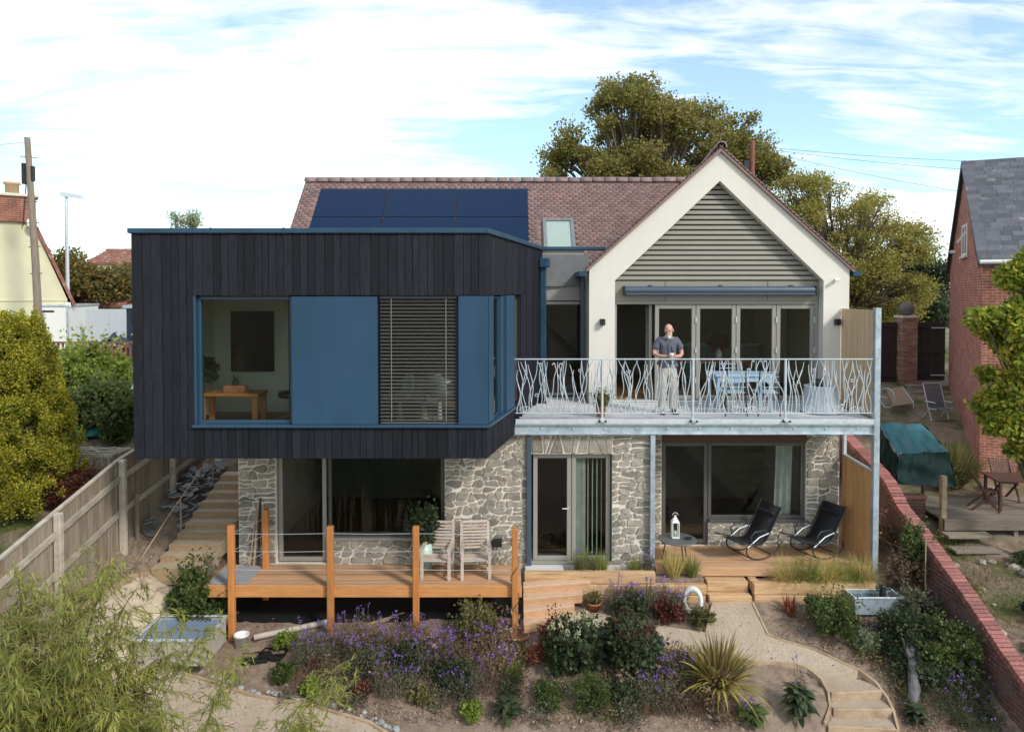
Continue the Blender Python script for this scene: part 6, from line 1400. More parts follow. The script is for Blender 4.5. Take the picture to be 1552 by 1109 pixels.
for s in (0,1):
    y0 = -.22 if s == 0 else HY_+.22; z0 = EV-.19+.0; vs = [(-ov,y0,z0),(HX,y0,z0),(HX,HY_/2,RG),(-ov,HY_/2,RG)]; vs += [(x,y,z-.1) for x,y,z in vs]
    rr.add(vs, [(0,1,2,3),(7,6,5,4),(0,4,5,1),(3,7,4,0),(1,5,6,2)] if s == 0 else [(3,2,1,0),(4,5,6,7),(1,5,4,0),(0,4,7,3),(2,6,5,1)])
nroof = rr.build('roof', m_slater, nb)
S0 = Vector((0,-.24,EV-.185)); Sv = Vector((0,HY_/2+.24,RG-EV+.185)); sl = Sv.length; Sn = Sv.normalized(); NM = Matrix(((1,0,0,0),(0,Sn.y,-Sn.z,S0.y),(0,Sn.z,Sn.y,S0.z),(0,0,0,1)))
slm = [MB().cbox(0,w-.006, 0,.30, 0,.014, .003).mesh('slate', m_slater) for w in (.36,.30,.40,.26)]; rg = random.Random(9)
for r_ in range(24):
    x = -.13-rg.random()*.2
    while x < 3.0:
        k = rg.randrange(4); w = (.36,.30,.40,.26)[k]; o = link('slate', slm[k], nroof); x0 = max(x, -.13)
        o.matrix_basis = NM @ Matrix.Translation((x0, r_*.21-.02+rg.uniform(-.008,.008), .006+rg.uniform(0,.005))) @ Matrix.Rotation(R(3.0),4,'X') @ Matrix.Rotation(R(rg.uniform(-.6,.6)),4,'Z'); x += w
MB().tube([(-.1,-.30,EV-.17),(HX,-.30,EV-.17)], .055, 8).build('gutter', m_white, nb)
for s in (0,1):
    a = (0,-.2,EV-.2) if s == 0 else (0,HY_+.2,EV-.2); b = MB(); bar(b, (-.10,a[1],a[2]-.06), (-.10,HY_/2,RG-.09), .03, .14); b.build('verge_board', m_darkmetal, nb)
wn = empty('window', (0,0,0), parent=nb); wf = MB()
wf.cbox(-.03,.04, 3.05,3.13, 6.2,7.17, .006); wf.cbox(-.03,.04, 4.12,4.20, 6.2,7.17, .006); wf.cbox(-.028,.04, 3.13,4.12, 6.2,6.28, .006); wf.cbox(-.028,.04, 3.13,4.12, 7.09,7.17, .006); wf.cbox(-.025,.04, 3.58,3.65, 6.28,7.09, .006)
bpy.data.objects.remove(wn); wn = wf.build('window', m_white, nb); MB().box(-.012,-.006, 3.12,4.13, 6.27,7.1).build('pane', m_glassdk, wn); MB().cbox(-.08,.04, 2.98,4.27, 6.13,6.20, .006).build('sill', m_mortar, wn); MB().box(.02,.03, 3.1,4.15, 6.25,7.12).build('curtain', m_white, wn)
o = MB(); o.cbox(-.03,.03,.0,.04,-.2,.2,.004, Matrix.Translation((-.14,3.16,6.75)) @ Matrix.Rotation(R(35),4,'Y')); o.build('open_casement', m_white, wn)
ds = MB(); ds.lathe([(.001,0),(.15,.02),(.26,.07),(.25,.075),(.14,.03),(.001,.012)], 20, Matrix.Translation((.75,-.35,5.35)) @ Matrix.Rotation(R(80),4,'X')); ds.tube([(.75,0,5.35),(.75,-.33,5.35)], .02, 6); ds.build('satellite_dish', m_galvlt, nb)
lm_ = MB(); lm_.cbox(-.16,-.0, 6.0,6.12, 6.4,6.5, .01); lm_.build('flood_light', m_white, nb)
ll = []
for px, pz, r, k in ((10.9,5.3,.8,8),(10.5,4.5,.8,9),(11.2,4.2,.9,8),(10.55,3.6,.85,9),(10.45,2.7,.75,8),(10.9,2.0,.8,8),(11.4,5.9,.7,6),(11.6,3.0,1.0,8),(11.3,1.5,.7,5)):
    for j in range(k):
        d = Vector((random.gauss(0,1),random.gauss(0,1),random.gauss(0,1))).normalized()*random.uniform(.3,1)*r*.75; q = r*random.uniform(.22,.4); ll.append((px+d.x,15+d.y,pz+d.z,q,q,q*.8))
tree('laurel_tree', 11.0, 15, -.6, ll, 30000, .135, 'laurel', 'glossy yellow green laurel tree in front of the brick house', .09, 2.2, .34, .25)
# gates, pier and steps
m_gate = mat('dark_gate_timber', (.035,.026,.022), .8, var=.3, stretch=(6,6,1), objvar=.2)
m_pier = brick_mat('pier_brick', (.26,.09,.065), (.38,.22,.16), (.36,.29,.24), plane='xz')
pr_ = empty('brick_pier', (14.4, 26, 1.6), 0, 'brick gate pier with a round cap beside the dark gate', 'pier')
MB().box(-.27,.27,-.27,.27,-.2,2.55).build('shaft', m_pier, pr_); MB().cbox(-.31,.31,-.31,.31,2.55,2.63,.01).build('cap', m_mortar, pr_); MB().ball((0,0,2.86), .27, 16, 10).build('finial', mat('lichen_stone', (.16,.13,.12), .9, var=.3), pr_)
def boards_panel(name, x0, x1, y, z0, z1, label, cat, zbrace=False):
    t = empty(name, ((x0+x1)/2, y, z0), 0, label, cat); n = int((x1-x0)/.14); w = (x1-x0)/n
    bm_ = MB().cbox(-w/2+.003,w/2-.003, -.012,.012, 0,z1-z0, .004).mesh('board', m_gate)
    for k in range(n): link('board', bm_, t, loc=(x0-(x0+x1)/2+w*(k+.5), .004*(k%2), 0))
    h = (x1-x0)/2
    for z in (.25,(z1-z0)/2,z1-z0-.15): MB().cbox(-h,h,-.045,-.014,z-.05,z+.05,.006).build('rail', m_gate, t)
    if zbrace:
        b = MB(); bar(b, (-h+.05,-.03,.3), (h-.05,-.03,(z1-z0)/2-.05), .028, .1); b.build('brace', m_gate, t)
        for z in (.2,z1-z0-.2): MB().cbox(h-.55,h,-.056,-.046,z-.02,z+.02,.002).build('strap_hinge', m_galvlt, t)
        MB().tube([(-h+.06,-.05,.95),(-h+.06,-.1,.95),(-h+.06,-.1,1.1)], .015, 6).build('handle', m_galvlt, t)
boards_panel('garden_gate', 14.72, 15.86, 26.05, 1.85, 3.98, 'dark braced timber gate between brick pier and brick house', 'gate', True)
boards_panel('dark_fence_panel', 12.9, 14.10, 26.05, 1.75, 3.98, 'dark timber fence panel left of the brick pier', 'fence')
for k in range(6): tag(MB().cbox(-.75,.75,-.2,.2,-.25,0,.02).build('stone_step', m_fence, loc=(14.9-.28*k, 25.4-.55*k, 1.78-.17*k)), ('top','second','third','fourth','fifth','lowest')[k] + ' of the stone steps below the dark gate', 'step', 'stone steps to the gate')
# recliner
t = empty('garden_recliner', (13.45, 22.4, 1.02), R(8), 'grey garden recliner with white frame below the gate', 'recliner'); m_gsl = mat('grey_textilene', (.17,.17,.18), .8)
for x in (-.30,.30):
    MB().tube([(x,-.12,.0),(x,.06,.42),(x,.30,1.16)], .018, 6).build('frame_tube', m_galvlt, t); MB().tube([(x,.32,.0),(x,.02,.40),(x,-.28,.42)], .018, 6).build('leg', m_galvlt, t); MB().cbox(x-.03,x+.03,-.25,.2,.60,.63,.008).build('armrest', m_galvlt, t)
MB().tube([(-.3,-.10,.06),(.3,-.10,.06)], .016, 6).build('cross_tube', m_galvlt, t); MB().tube([(-.3,.30,1.16),(.3,.30,1.16)], .018, 6).build('frame_tube', m_galvlt, t)
MB().add([(-.28,.04,.40),(.28,.04,.40),(.28,.29,1.14),(-.28,.29,1.14),(-.28,.055,.39),(.28,.055,.39),(.28,.305,1.13),(-.28,.305,1.13)], [(0,1,2,3),(7,6,5,4),(0,4,5,1),(2,6,7,3)]).build('sling', m_gsl, t)
MB().cbox(-.28,.28,-.26,.05,.40,.42,.006).build('seat_sling', m_gsl, t)
t = empty('tan_lounger', (12.7, 23.4, 1.3), R(20), 'tan fabric lounger lying beside the brick pier', 'lounger'); MB().add([(-.5,-.3,.12),(.25,-.4,.18),(.55,.3,.62),(-.1,.35,.55),(-.5,-.3,.10),(.25,-.4,.16),(.55,.3,.60),(-.1,.35,.53)], [(0,1,2,3),(7,6,5,4),(0,4,5,1),(1,5,6,2),(2,6,7,3),(3,7,4,0)]).build('sling', mat('tan_canvas', (.34,.235,.16), .85), t)
MB().tube([(-.55,-.1,.35+.0)]+[(-.55+.0,.3*math.cos(R(a))-.1,.35+.32*math.sin(R(a))) for a in range(0,361,24)], .014, 6).build('hoop', m_galvlt, t); MB().tube([(.25,-.4,0),(.25,-.4,.2),(.55,.3,.62),(.5,.32,0)], .014, 6).build('leg', m_galvlt, t)
pot('plant_pot', (11.85, 20.6, gz(11.85,20.6)), .30, .36, m_terra, 'wide terracotta pot behind the teal tarpaulin')
# tarpaulin
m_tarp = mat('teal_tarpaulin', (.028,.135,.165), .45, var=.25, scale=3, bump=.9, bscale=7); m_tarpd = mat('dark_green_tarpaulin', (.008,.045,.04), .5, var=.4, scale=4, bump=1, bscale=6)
t = empty('tarpaulin_cover', (9.65, 17.0, .2), 0, 'teal and green tarpaulin draped over a frame beyond the brick wall', 'tarpaulin')
def sheet(p, nx, ny, amp, seed, m, name, parent):
    rg = random.Random(seed); ph = [rg.uniform(0,6) for _ in range(6)]; vs = []
    P = [Vector(q) for q in p]; nn = (P[1]-P[0]).cross(P[3]-P[0]).normalized()
    for j in range(ny+1):
        for i in range(nx+1):
            u, v = i/nx, j/ny; q = P[0].lerp(P[1],u).lerp(P[3].lerp(P[2],u), v); w = amp*(math.sin(u*13+ph[0]+v*2)*.5+math.sin(u*27+ph[1]-v*5)*.3+math.sin(v*9+u*4+ph[2])*.4); vs.append(q+nn*w)
    fs = [(j*(nx+1)+i,j*(nx+1)+i+1,(j+1)*(nx+1)+i+1,(j+1)*(nx+1)+i) for j in range(ny) for i in range(nx)]
    return MB().add(vs, fs, True).build(name, m, parent)
a, b = -.66, .54
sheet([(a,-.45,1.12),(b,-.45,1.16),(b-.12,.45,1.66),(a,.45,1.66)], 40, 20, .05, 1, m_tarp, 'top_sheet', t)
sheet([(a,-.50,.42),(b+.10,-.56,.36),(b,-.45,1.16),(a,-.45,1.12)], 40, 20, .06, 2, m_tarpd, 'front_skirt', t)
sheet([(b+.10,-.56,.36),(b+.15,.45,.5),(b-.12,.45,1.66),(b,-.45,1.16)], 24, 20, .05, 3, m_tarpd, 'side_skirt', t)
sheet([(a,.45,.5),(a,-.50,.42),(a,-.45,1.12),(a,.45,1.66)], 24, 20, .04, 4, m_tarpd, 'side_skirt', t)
for x in (a+.05,b-.1):
    for y in (-.38,.38): MB().cbox(x-.03,x+.03,y-.03,y+.03,-.5,1.05 if y < 0 else 1.5,.005).build('frame_post', m_gate, t)
tag(MB().cbox(-.06,.06,-.06,.06,-.3,1.35,.012).build('wooden_post', m_edge, loc=(9.75,16.0,-.4)), 'short brown wooden post in front of the tarpaulin', 'post')
lw = empty('low_brick_wall', (8.9,16.6,-.4), 0, 'low brick wall below the tarpaulin', 'wall'); MB().box(-.9,.75,-.1,.1,-.2,.68).build('brickwork', m_wallb, lw); MB().cbox(-.92,.77,-.13,.13,.68,.75,.006).build('coping', m_cop, lw)
grass('pampas_clump', 11.35, 18.3, .8, 1.35, 2600, 'olive', 'big green brown grass clump beside the brick house', w=.010, droop=.55, spread=.75)
bush('rosemary', 11.1, 18.1, .5, .9, 2500, .06, 'olive', 'grey green bush under the grass clump', lob=12)
# neighbour's deck, steps, furniture
m_oldw = mat('old_grey_timber', (.20,.165,.125), .9, var=.25, scale=4, stretch=(1,8,8), bump=.3, objvar=.2)
t = empty('neighbour_deck', (11.6, 16.8, 0), 0, 'grey weathered deck beyond the brick wall', 'deck')
for k in range(13): MB().cbox(-1.9,2.6,-.95+k*.145+.004,-.95+(k+1)*.145-.004,-.04,0,.004).build('deck_board', m_oldw, t)
MB().cbox(-1.92,2.6,-.985,-.953,-.24,-.002,.005).build('fascia', m_oldw, t)
for x in (-1.8,-.3,1.2): MB().cbox(x,x+.1,-.9,-.8,-.75,-.042,.006).build('post', m_oldw, t)
for k in range(2): tag(MB().cbox(-.5,.5,-.16,.16,-.06,0,.006).build('plank_step', m_oldw, loc=(10.05-.06*k, 15.6-.36*k, -.24-.2*k)), ('upper','lower')[k] + ' plank step from the grey neighbouring deck', 'step', 'plank steps of the grey deck')
m_dkt = mat('dark_hardwood', (.075,.032,.022), .6, var=.2)
t = empty('patio_table', (11.95, 16.7, .001), R(-10), 'dark hardwood table on the grey neighbouring deck', 'table')
for k in range(6): MB().cbox(-.65,.65,-.42+k*.14+.004,-.42+(k+1)*.14-.004,.70,.73,.004).build('top_slat', m_dkt, t)
for s in (-1,1):
    for y in (-.36,.36): MB().cbox(s*.55-.03,s*.55+.03,y-.03,y+.03,0,.70,.006).build('leg', m_dkt, t)
def fold_chair(loc, rz, label):
    t = empty('folding_chair', loc, rz, label, 'chair', 'dark folding chairs on the grey deck')
    for x in (-.22,.22):
        b = MB(); bar(b, (x,-.28,0), (x,.30,.95), .03, .045); b.build('leg', m_dkt, t); b = MB(); bar(b, (x*.85,.28,0), (x*.85,-.22,.46), .03, .045); b.build('leg', m_dkt, t)
    for k in range(6): MB().cbox(-.22,.22,-.24+k*.07,-.19+k*.07,.445,.462,.003).build('seat_slat', m_dkt, t)
    for k in range(7): b = MB(); bar(b, (-.18+k*.06,.12,.62), (-.18+k*.06,.28,.93), .03, .015); b.build('back_slat', m_dkt, t)
fold_chair((11.05,16.6,.001), R(70), 'dark folding chair left of the hardwood table')
fold_chair((12.1,17.4,.001), R(-8), 'dark slatted chair behind the hardwood table')
m_rub = mat('rubble_stone', (.30,.26,.21), .9, var=.25, scale=8, objvar=.35, bump=.5); rub = [rock_mesh(20+k, m_rub, 'rubble_stone', .55) for k in range(4)]
rg = random.Random(44)
for k in range(60):
    x = rg.uniform(8.2,11.6); y = rg.uniform(11.2,14.8); s = rg.choice((.05,.07,.1,.14,.2)); tag(link('rubble_stone', rub[k%4], None, (x,y,gz(x,y)+s*.2), (0,0,rg.uniform(0,6)), (s,s,s)), 'loose pale stone lying in the rough ground beyond the wall', 'stone', 'loose stones beyond the wall')
for k in range(9):
    x, y = ((8.3,14.2),(8.6,13.4),(9.4,12.6),(10.2,13.2),(9.0,11.6),(9.9,11.8),(8.2,12.4),(8.9,15.2),(10.6,14.6))[k]
    bush('weed', x, y, .3, .3, 700, .05, ('green','olive','dark')[k%3], ('weed beside the low brick wall','weedy tuft right behind the coping','green weed among the pale stones','weed below the plank steps','lower weed beyond the wall','weed at the right picture edge','low weed against the coping','rose like plant near the wooden post','dark weed under the grey deck')[k], 'weed', lob=7)
# ================================================================ left neighbours and street
m_creamw = mat('cream_house_render', (.62,.585,.40), .9, var=.06, scale=2); m_redtile = mat('old_red_tile', (.24,.095,.07), .85, var=.3, scale=5, bump=.6, islvar=.25, col2=(.36,.28,.22), col2scale=3)
ch = empty('cream_house', (-18.1, 26, 2.6), R(36), 'cream rendered gabled house with brick chimney at the left edge', 'house')
pr = [(-2.0,-.5),(1.6,-.5),(1.6,2.2),(.55,5.02),(-.85,5.02),(-2.0,2.2)]; n = 6
g = MB(); g.add([(x,0,z) for x,z in pr]+[(x,7,z) for x,z in pr], [tuple(range(n)), tuple(reversed(range(n,2*n)))]+[(i,n+i,n+(i+1)%n,(i+1)%n) for i in range(n)]); g.build('wall', m_creamw, ch)
for s in (1,-1):
    x0 = 1.78 if s == 1 else -2.15; b = MB(); xt = .50 if s == 1 else -.80; b.add([(x0,-.12,1.95),(xt,-.12,5.1),(xt,7.1,5.1),(x0,7.1,1.95),(x0+s*.1,-.12,2.0),(xt+s*.1,-.12,5.15),(xt+s*.1,7.1,5.15),(x0+s*.1,7.1,2.0)], [(0,1,2,3),(7,6,5,4),(0,4,5,1),(1,5,6,2),(2,6,7,3),(3,7,4,0)]); b.build('roof', m_redtile, ch)
MB().cbox(1.5,1.68,-.3,-.12,1.9,2.1,.01).build('gutter_end', m_white, ch)
chs = MB().box(-1.0,.65,-.12,.75,5.03,5.95).build('chimney', brick_mat('chimney_brick', (.30,.10,.06), (.24,.08,.05), (.35,.25,.2), plane='xz'), ch)
MB().cbox(-1.1,.75,-.2,.83,5.95,6.06,.02).build('chimney_cap', m_mortar, chs); MB().lathe([(.22,6.06),(.22,6.4),(.27,6.42),(.27,6.5)], 14, Matrix.Translation((-.05,.3,0))).build('chimney_pot', mat('buff_pot', (.55,.40,.24), .8), chs)
MB().lathe([(.001,0),(.12,.01),(.2,.05),(.19,.055),(.001,.02)], 16, Matrix.Translation((.55,-.3,5.0)) @ Matrix.Rotation(R(80),4,'X')).build('satellite_dish', m_white, ch)
an = MB(); an.tube([(.25,-.15,4.9),(.45,-.15,7.5)], .022, 6); an.tube([(.2,-.15,7.4),(.75,-.15,7.4)], .012, 5)
for k in range(5): an.tube([(.25+k*.1,-.4,7.4),(.25+k*.1,.1,7.4)], .008, 4)
an.build('aerial', m_darkmetal, ch)
orn = MB(); orn.tube([(-.85+.16*math.cos(R(a))*(1-a/900), -.06, 3.05+.2*math.sin(R(a))*(1-a/900)) for a in range(0,500,25)], .03, 6); orn.tube([(-1.2,-.06,3.0),(-.95,-.06,2.6),(-.7,-.06,2.35)], [.03,.07,.02], 6); orn.tube([(-.95,-.06,2.6),(-1.05,-.06,1.6),(-.9,-.06,.9)], [.05,.035,.05], 6); orn.build('wall_ornament', m_darkmetal, ch)
for z in (2.15,): MB().cbox(-1.99,1.59,-.03,.01,z,z+.06,.004).build('string_course', m_creamw, ch)
up = empty('utility_pole', (-15.9, 24, 2.5), 0, 'wooden utility pole beside the cream house', 'utility pole')
MB().tube([(0,0,-.3),(-.12,0,3.5),(-.33,0,7.75)], [.13,.12,.09], 10).build('pole', mat('weathered_pole', (.24,.19,.15), .9, var=.25, stretch=(3,3,.4), bump=.3), up)
for z in (3.2,4.1,4.9,5.6): x = -.12-.2*(z-3.5)/4.2; MB().tube([(x-.2,0,z),(x+.2,0,z+.02)], .015, 5).build('step_iron', m_darkmetal, up)
MB().cbox(-.50,-.40,-.08,.08,6.2,6.9,.01).build('cable_box', m_black, up); MB().cbox(-.20,-.12,-.07,.07,6.3,6.8,.01).build('cable_box', m_black, up); MB().cbox(.1,.45,-.05,.05,1.9,1.97,.01).build('bracket_lamp', m_darkmetal, up)
def wire(p, q, sag, label, r=.007):
    P = []; p, q = Vector(p), Vector(q)
    for k in range(17): t = k/16; v = p.lerp(q,t); v.z -= sag*4*t*(1-t); P.append(v)
    tag(MB().tube(P, r, 4).build('overhead_wire', m_darkmetal), label, 'wire')
wire((-16.2,24,10.1), (-40,22,9.4), .5, 'overhead wire running left from the wooden utility pole')
p2 = empty('utility_pole', (9.72, 29, 2.6), 0, 'red brown utility pole standing behind the cream gable', 'utility pole'); MB().tube([(0,0,-.3),(0,0,8.6)], [.14,.105], 10).build('pole', mat('red_brown_pole', (.21,.085,.055), .85, var=.2), p2); MB().cbox(-.35,-.12,-.1,.1,7.2,7.8,.02).build('transformer', m_black, p2); MB().tube([(-.3,0,8.4),(.3,0,8.4)], .025, 6).build('crossarm', m_darkmetal, p2)
wire((9.75,29,11.0), (34,34,11.6), .5, 'upper overhead wire running right from the red brown pole'); wire((9.75,29,10.95), (27,20,8.5), .6, 'lower overhead wire slanting right behind the yellow tree', .006); wire((9.75,29,10.9), (24,21,6.9), .5, 'lowest overhead wire slanting towards the brick house', .006)
lp = empty('street_lamp', (-18.7, 30, 2.6), 0, 'grey street lamp post above the tiled garage roof', 'street lamp'); MB().tube([(0,0,-.1),(0,0,6.5)], [.10,.06], 10).build('post', m_galvlt, lp)
b = MB(); b.add([(-.2,-.12,6.5),(.75,-.1,6.38),(.75,.1,6.38),(-.2,.12,6.5),(-.2,-.1,6.68),(.6,-.08,6.55),(.6,.08,6.55),(-.2,.1,6.68)], [(0,3,2,1),(4,5,6,7),(0,1,5,4),(1,2,6,5),(2,3,7,6),(3,0,4,7)]); b.build('lamp_head', m_galvlt, lp)
def small_house(name, x0, x1, y, z0, ze, zr, depth, label, wall, seed):
    t = empty(name, ((x0+x1)/2, y, z0), 0, label, 'building'); h = (x1-x0)/2; MB().box(-h+.1,h-.1,.15,depth,-.3,ze-z0).build('wall', wall, t)
    O = (-h,0,ze-z0); up_ = Vector((0,depth/2,zr-ze)); L = up_.length; u = up_.normalized()
    rb = MB(); rb.add([(-h,0,ze-z0-.08),(h,0,ze-z0-.08),(h,depth/2,zr-z0-.08),(-h,depth/2,zr-z0-.08),(-h,depth,ze-z0-.08),(h,depth,ze-z0-.08),(-h,0,ze-z0-.01),(h,0,ze-z0-.01),(h,depth/2,zr-z0-.01),(-h,depth/2,zr-z0-.01),(-h,depth,ze-z0-.01),(h,depth,ze-z0-.01)], [(0,3,2,1),(3,4,5,2),(6,7,8,9),(9,8,11,10),(0,1,7,6),(4,10,11,5),(0,6,9,3),(3,9,10,4),(1,2,8,7),(2,5,11,8)])
    r = rb.build('roof', m_redtile, t)
    Ov, U, S, N_ = np.array(O), np.array((1,0,0)), np.array(u), np.array((0,-u.z,u.y)); rows = []
    for j in range(int(L/.22)):
        for k in range(int(2*h/.26)): rows.append((k*.26+(.13 if j%2 else 0), j*.22))
    T = np.array(rows); T = T[T[:,0]+.25 < 2*h]; V = []
    for c, s, zz in ((0,0,.04),(.25,0,.04),(.25,.25,.012),(0,.25,.012),(0,0,0),(.25,0,0)): V.append(Ov+(T[:,0]+c)[:,None]*U+(T[:,1]+s)[:,None]*S+(zz+RNG.uniform(0,.008,len(T)))[:,None]*N_)
    V = np.stack(V,1).reshape(-1,3); F = (np.arange(len(T))[:,None,None]*6+np.array([(0,1,2,3),(4,5,1,0)])[None]).reshape(-1,4); tag(link('roof_tile', np_mesh('roof_tile', V, F, m_redtile), r), kind='stuff')
    MB().tube([(-h,depth/2,zr-z0+.02),(h,depth/2,zr-z0+.02)], .09, 8).build('ridge', m_redtile, r); return t
gr_ = small_house('tiled_garage', -19.9, -16.9, 31.5, 2.6, 4.5, 5.65, 4.5, 'low garage with patchy red tiled roof behind the white trailer', m_creamw, 1)
MB().cbox(-.9,1.0,.10,.16,-.2,1.75,.01).build('garage_door', m_gate, gr_)
small_house('tiled_house', -27.0, -22.0, 45, 2.6, 6.9, 7.85, 5, 'far house roof with weathered tiles left of the black box', m_creamw, 2)
tr = empty('box_trailer', (-16.6, 26.6, 2.55), R(14), 'white box trailer with double doors parked on the left', 'trailer')
MB().cbox(-1.9,.0,0,3.6,.35,2.0,.02).build('box_body', m_white, tr); MB().cbox(-1.95,.04,-.03,3.65,1.98,2.06,.015).build('roof_rim', m_galv, tr)
for x in (-1.93,-.97,-.03): MB().cbox(x,x+.06,-.035,.01,.33,2.0,.005).build('door_frame', m_galv, tr)
for x in (-1.15,-.75): MB().tube([(x,-.05,.45),(x,-.05,1.9)], .018, 6).build('lock_bar', m_galvlt, tr)
for y in (1.2,2.2): MB().lathe([(.30,-.1),(.31,0),(.30,.1)], 16, Matrix.Translation((-.05,y,.28)) @ Matrix.Rotation(R(90),4,'Y')).build('wheel', m_black, tr)
hd = empty('site_hoarding', (-15.3, 27.4, 2.55), 0, 'long pale grey panel fence right of the white trailer', 'fence')
m_hoard = mat('pale_grey_panel', (.50,.53,.56), .6, var=.04)
for k in range(3): MB().cbox(-1.1+k*.9,-1.1+(k+1)*.9-.01,0,.05,0,1.88,.006).build('panel', m_hoard, hd)
cbn = empty('navy_cabin', (-12.9, 25.2, 2.5), 0, 'dark navy cabin edge beside the black timber box', 'cabin'); MB().cbox(-.75,.9,0,1.5,-.1,2.0,.01).build('wall', mat('navy_paint', (.012,.025,.05), .4), cbn); MB().cbox(-.85,1.0,-.1,1.6,2.0,2.12,.02).build('roof', m_galv, cbn); MB().cbox(-.6,-.1,-.02,.02,1.5,1.85,.004).build('window', m_glassdk, cbn)
tp = MB(); rg = random.Random(8); V = []
for j in range(7):
    for i in range(13): u = i/12*2-1; v = j/6*2-1; V.append((u*.65, v*.4, max(0,(.42-.3*abs(u)-.15*v*v))*(1+rg.uniform(-.3,.3))+.0))
tag(tp.add(V, [(j*13+i,j*13+i+1,(j+1)*13+i+1,(j+1)*13+i) for j in range(6) for i in range(12)]).build('tarp_heap', mat('blue_black_sheet', (.03,.04,.06), .4), loc=(-13.6,24.4,3.2)), 'crumpled dark sheet heaped behind the red railing', 'tarp')
tag(MB().cbox(-14.6,-12.6, 24.1,24.9, 2.5,3.2, .02).build('pallet_stack', m_gate), 'dark stack under the crumpled sheet behind the railing', 'stack')
rl = empty('red_railing', (-13.8, 23.4, 2.5), 0, 'red brown timber railing above the left garden', 'railing'); m_rred = mat('red_brown_stain', (.20,.075,.06), .75, var=.2, objvar=.15)
MB().cbox(-1.8,1.9,-.05,.05,.90,.96,.006).build('top_rail', m_rred, rl); MB().cbox(-1.8,1.9,-.03,.03,.12,.18,.006).build('bottom_rail', m_rred, rl)
for k in range(25): MB().cbox(-1.75+k*.148,-1.68+k*.148,-.018,.018,.18,.90,.004).build('baluster', m_rred, rl)
for x in (-1.8,.0,1.8): MB().cbox(x-.05,x+.05,-.055,.055,-.4,1.0,.008).build('post', m_rred, rl)
MB().box(-1.9,2.6,.06,.3,-.9,.10).build('retaining_wall', brick_mat('terrace_brick', (.30,.08,.05), (.24,.07,.05), (.3,.2,.16)), rl)
b = MB(); V = []; n = 14
for i in range(n+1):
    t = i/n*2-1; w = .22*(1-abs(t)**2.2)+.01; h = .20*(1-abs(t)**3)+.04
    for k in range(9): a = math.pi*k/8; V.append((t*.62, w*math.cos(a), .05+h*math.sin(a)+.03*t))
tag(b.add(V, [(i*9+k,i*9+k+1,(i+1)*9+k+1,(i+1)*9+k) for i in range(n) for k in range(8)], True).build('kayak', mat('teal_plastic', (.0,.27,.22), .35), loc=(-10.55,17.2,1.55), rot=(0,0,R(4))), 'upturned teal kayak in the left garden', 'kayak')
cr = empty('lattice_crate', (-9.0, 15.25, 1.05), R(-4), 'weathered lattice compost crate behind the left fence', 'crate')
for k in range(8): MB().cbox(-.58+k*.16,-.53+k*.16,-.35,-.32,0,.60,.004).build('slat', m_fencelt, cr)
for z in (.05,.55): MB().cbox(-.6,.62,-.32,-.29,z,z+.05,.004).build('rail', m_fencelt, cr)
for k in range(5): MB().cbox(-.6,.62,-.3+k*.15,-.25+k*.15,.60,.63,.004).build('top_slat', m_fencelt, cr)
for s in (-1,1): b = MB(); bar(b, (-.3*s,-.25,.645), (.3*s,.3,.645), .05, .025); b.build('top_brace', m_fencelt, cr)
for x in (-.58,.58): MB().cbox(x-.02,x+.02,-.29,.33,.02,.6,.004).build('side_panel', m_fence, cr)
for k in range(6): tag(MB().cbox(-.5,.5,-.05,.05,0,.03,.006).build('loose_plank', m_fencelt, loc=(-8.05+.02*k,15.1+.13*k,gz(-8,15.1+.13*k)+.10+.01*k), rot=(0,R(-6),R(12))), ('nearest','second','third','fourth','fifth','farthest')[k] + ' plank of the weathered row behind the left fence', 'plank', 'loose planks behind the fence')
cf = empty('greenhouse_frame', (-9.75, 18.2, 1.9), R(10), 'leaning green framed glass cloche near the black box', 'cold frame'); FM = Matrix.Rotation(R(48),4,'X'); m_grn = mat('pale_green_paint', (.24,.30,.24), .7)
for x in (-.5,-.17,.17,.5): MB().cbox(x-.03,x+.03,0,1.0,-.02,.02,.004, FM).build('bar', m_grn, cf)
for y in (0,.94): MB().cbox(-.47,.47,y,y+.06,-.018,.018,.004, FM).build('rail', m_grn, cf)
MB().box(-.5,.5,.02,.98,-.003,.003, FM).build('pane', m_glass, cf)
# ================================================================ the man on the balcony
def skin(name, pts, edges, m, sub=2, root=0, parent=None, extra=None):
    me = bpy.data.meshes.new(name); me.from_pydata([p[:3] for p in pts], edges, []); o = bpy.data.objects.new(name, me); COL.objects.link(o)
    md = o.modifiers.new('skin', 'SKIN'); md.use_smooth_shade = True; sv = me.skin_vertices[0].data
    for i, p in enumerate(pts): sv[i].radius = (p[3], p[4] if len(p) > 4 else p[3]); sv[i].use_root = (i == root)
    if sub: s = o.modifiers.new('sub', 'SUBSURF'); s.levels = sub; s.render_levels = sub
    dg = bpy.context.evaluated_depsgraph_get(); dg.update(); ev = o.evaluated_get(dg); me2 = bpy.data.meshes.new_from_object(ev); bpy.data.objects.remove(o)
    V = [tuple(v.co) for v in me2.vertices]; F = [tuple(p.vertices) for p in me2.polygons]; bpy.data.meshes.remove(me2)
    b = MB().add(V, F, True)
    if extra: extra(b)
    return b.build(name, m, parent)
m_skin = mat('skin', (.56,.30,.22), .5, var=.08, scale=20); m_shirt = mat('slate_blue_shirt', (.10,.115,.15), .85, var=.14, scale=18, bump=.9, bscale=22); m_chino = mat('stone_chinos', (.50,.46,.40), .85, var=.07, scale=9, bump=1.0, bscale=14)
m_shoe = mat('dark_shoe', (.035,.018,.016), .5); m_beard = mat('white_beard', (.72,.70,.66), .95, var=.12, scale=60, bump=.8, bscale=120)
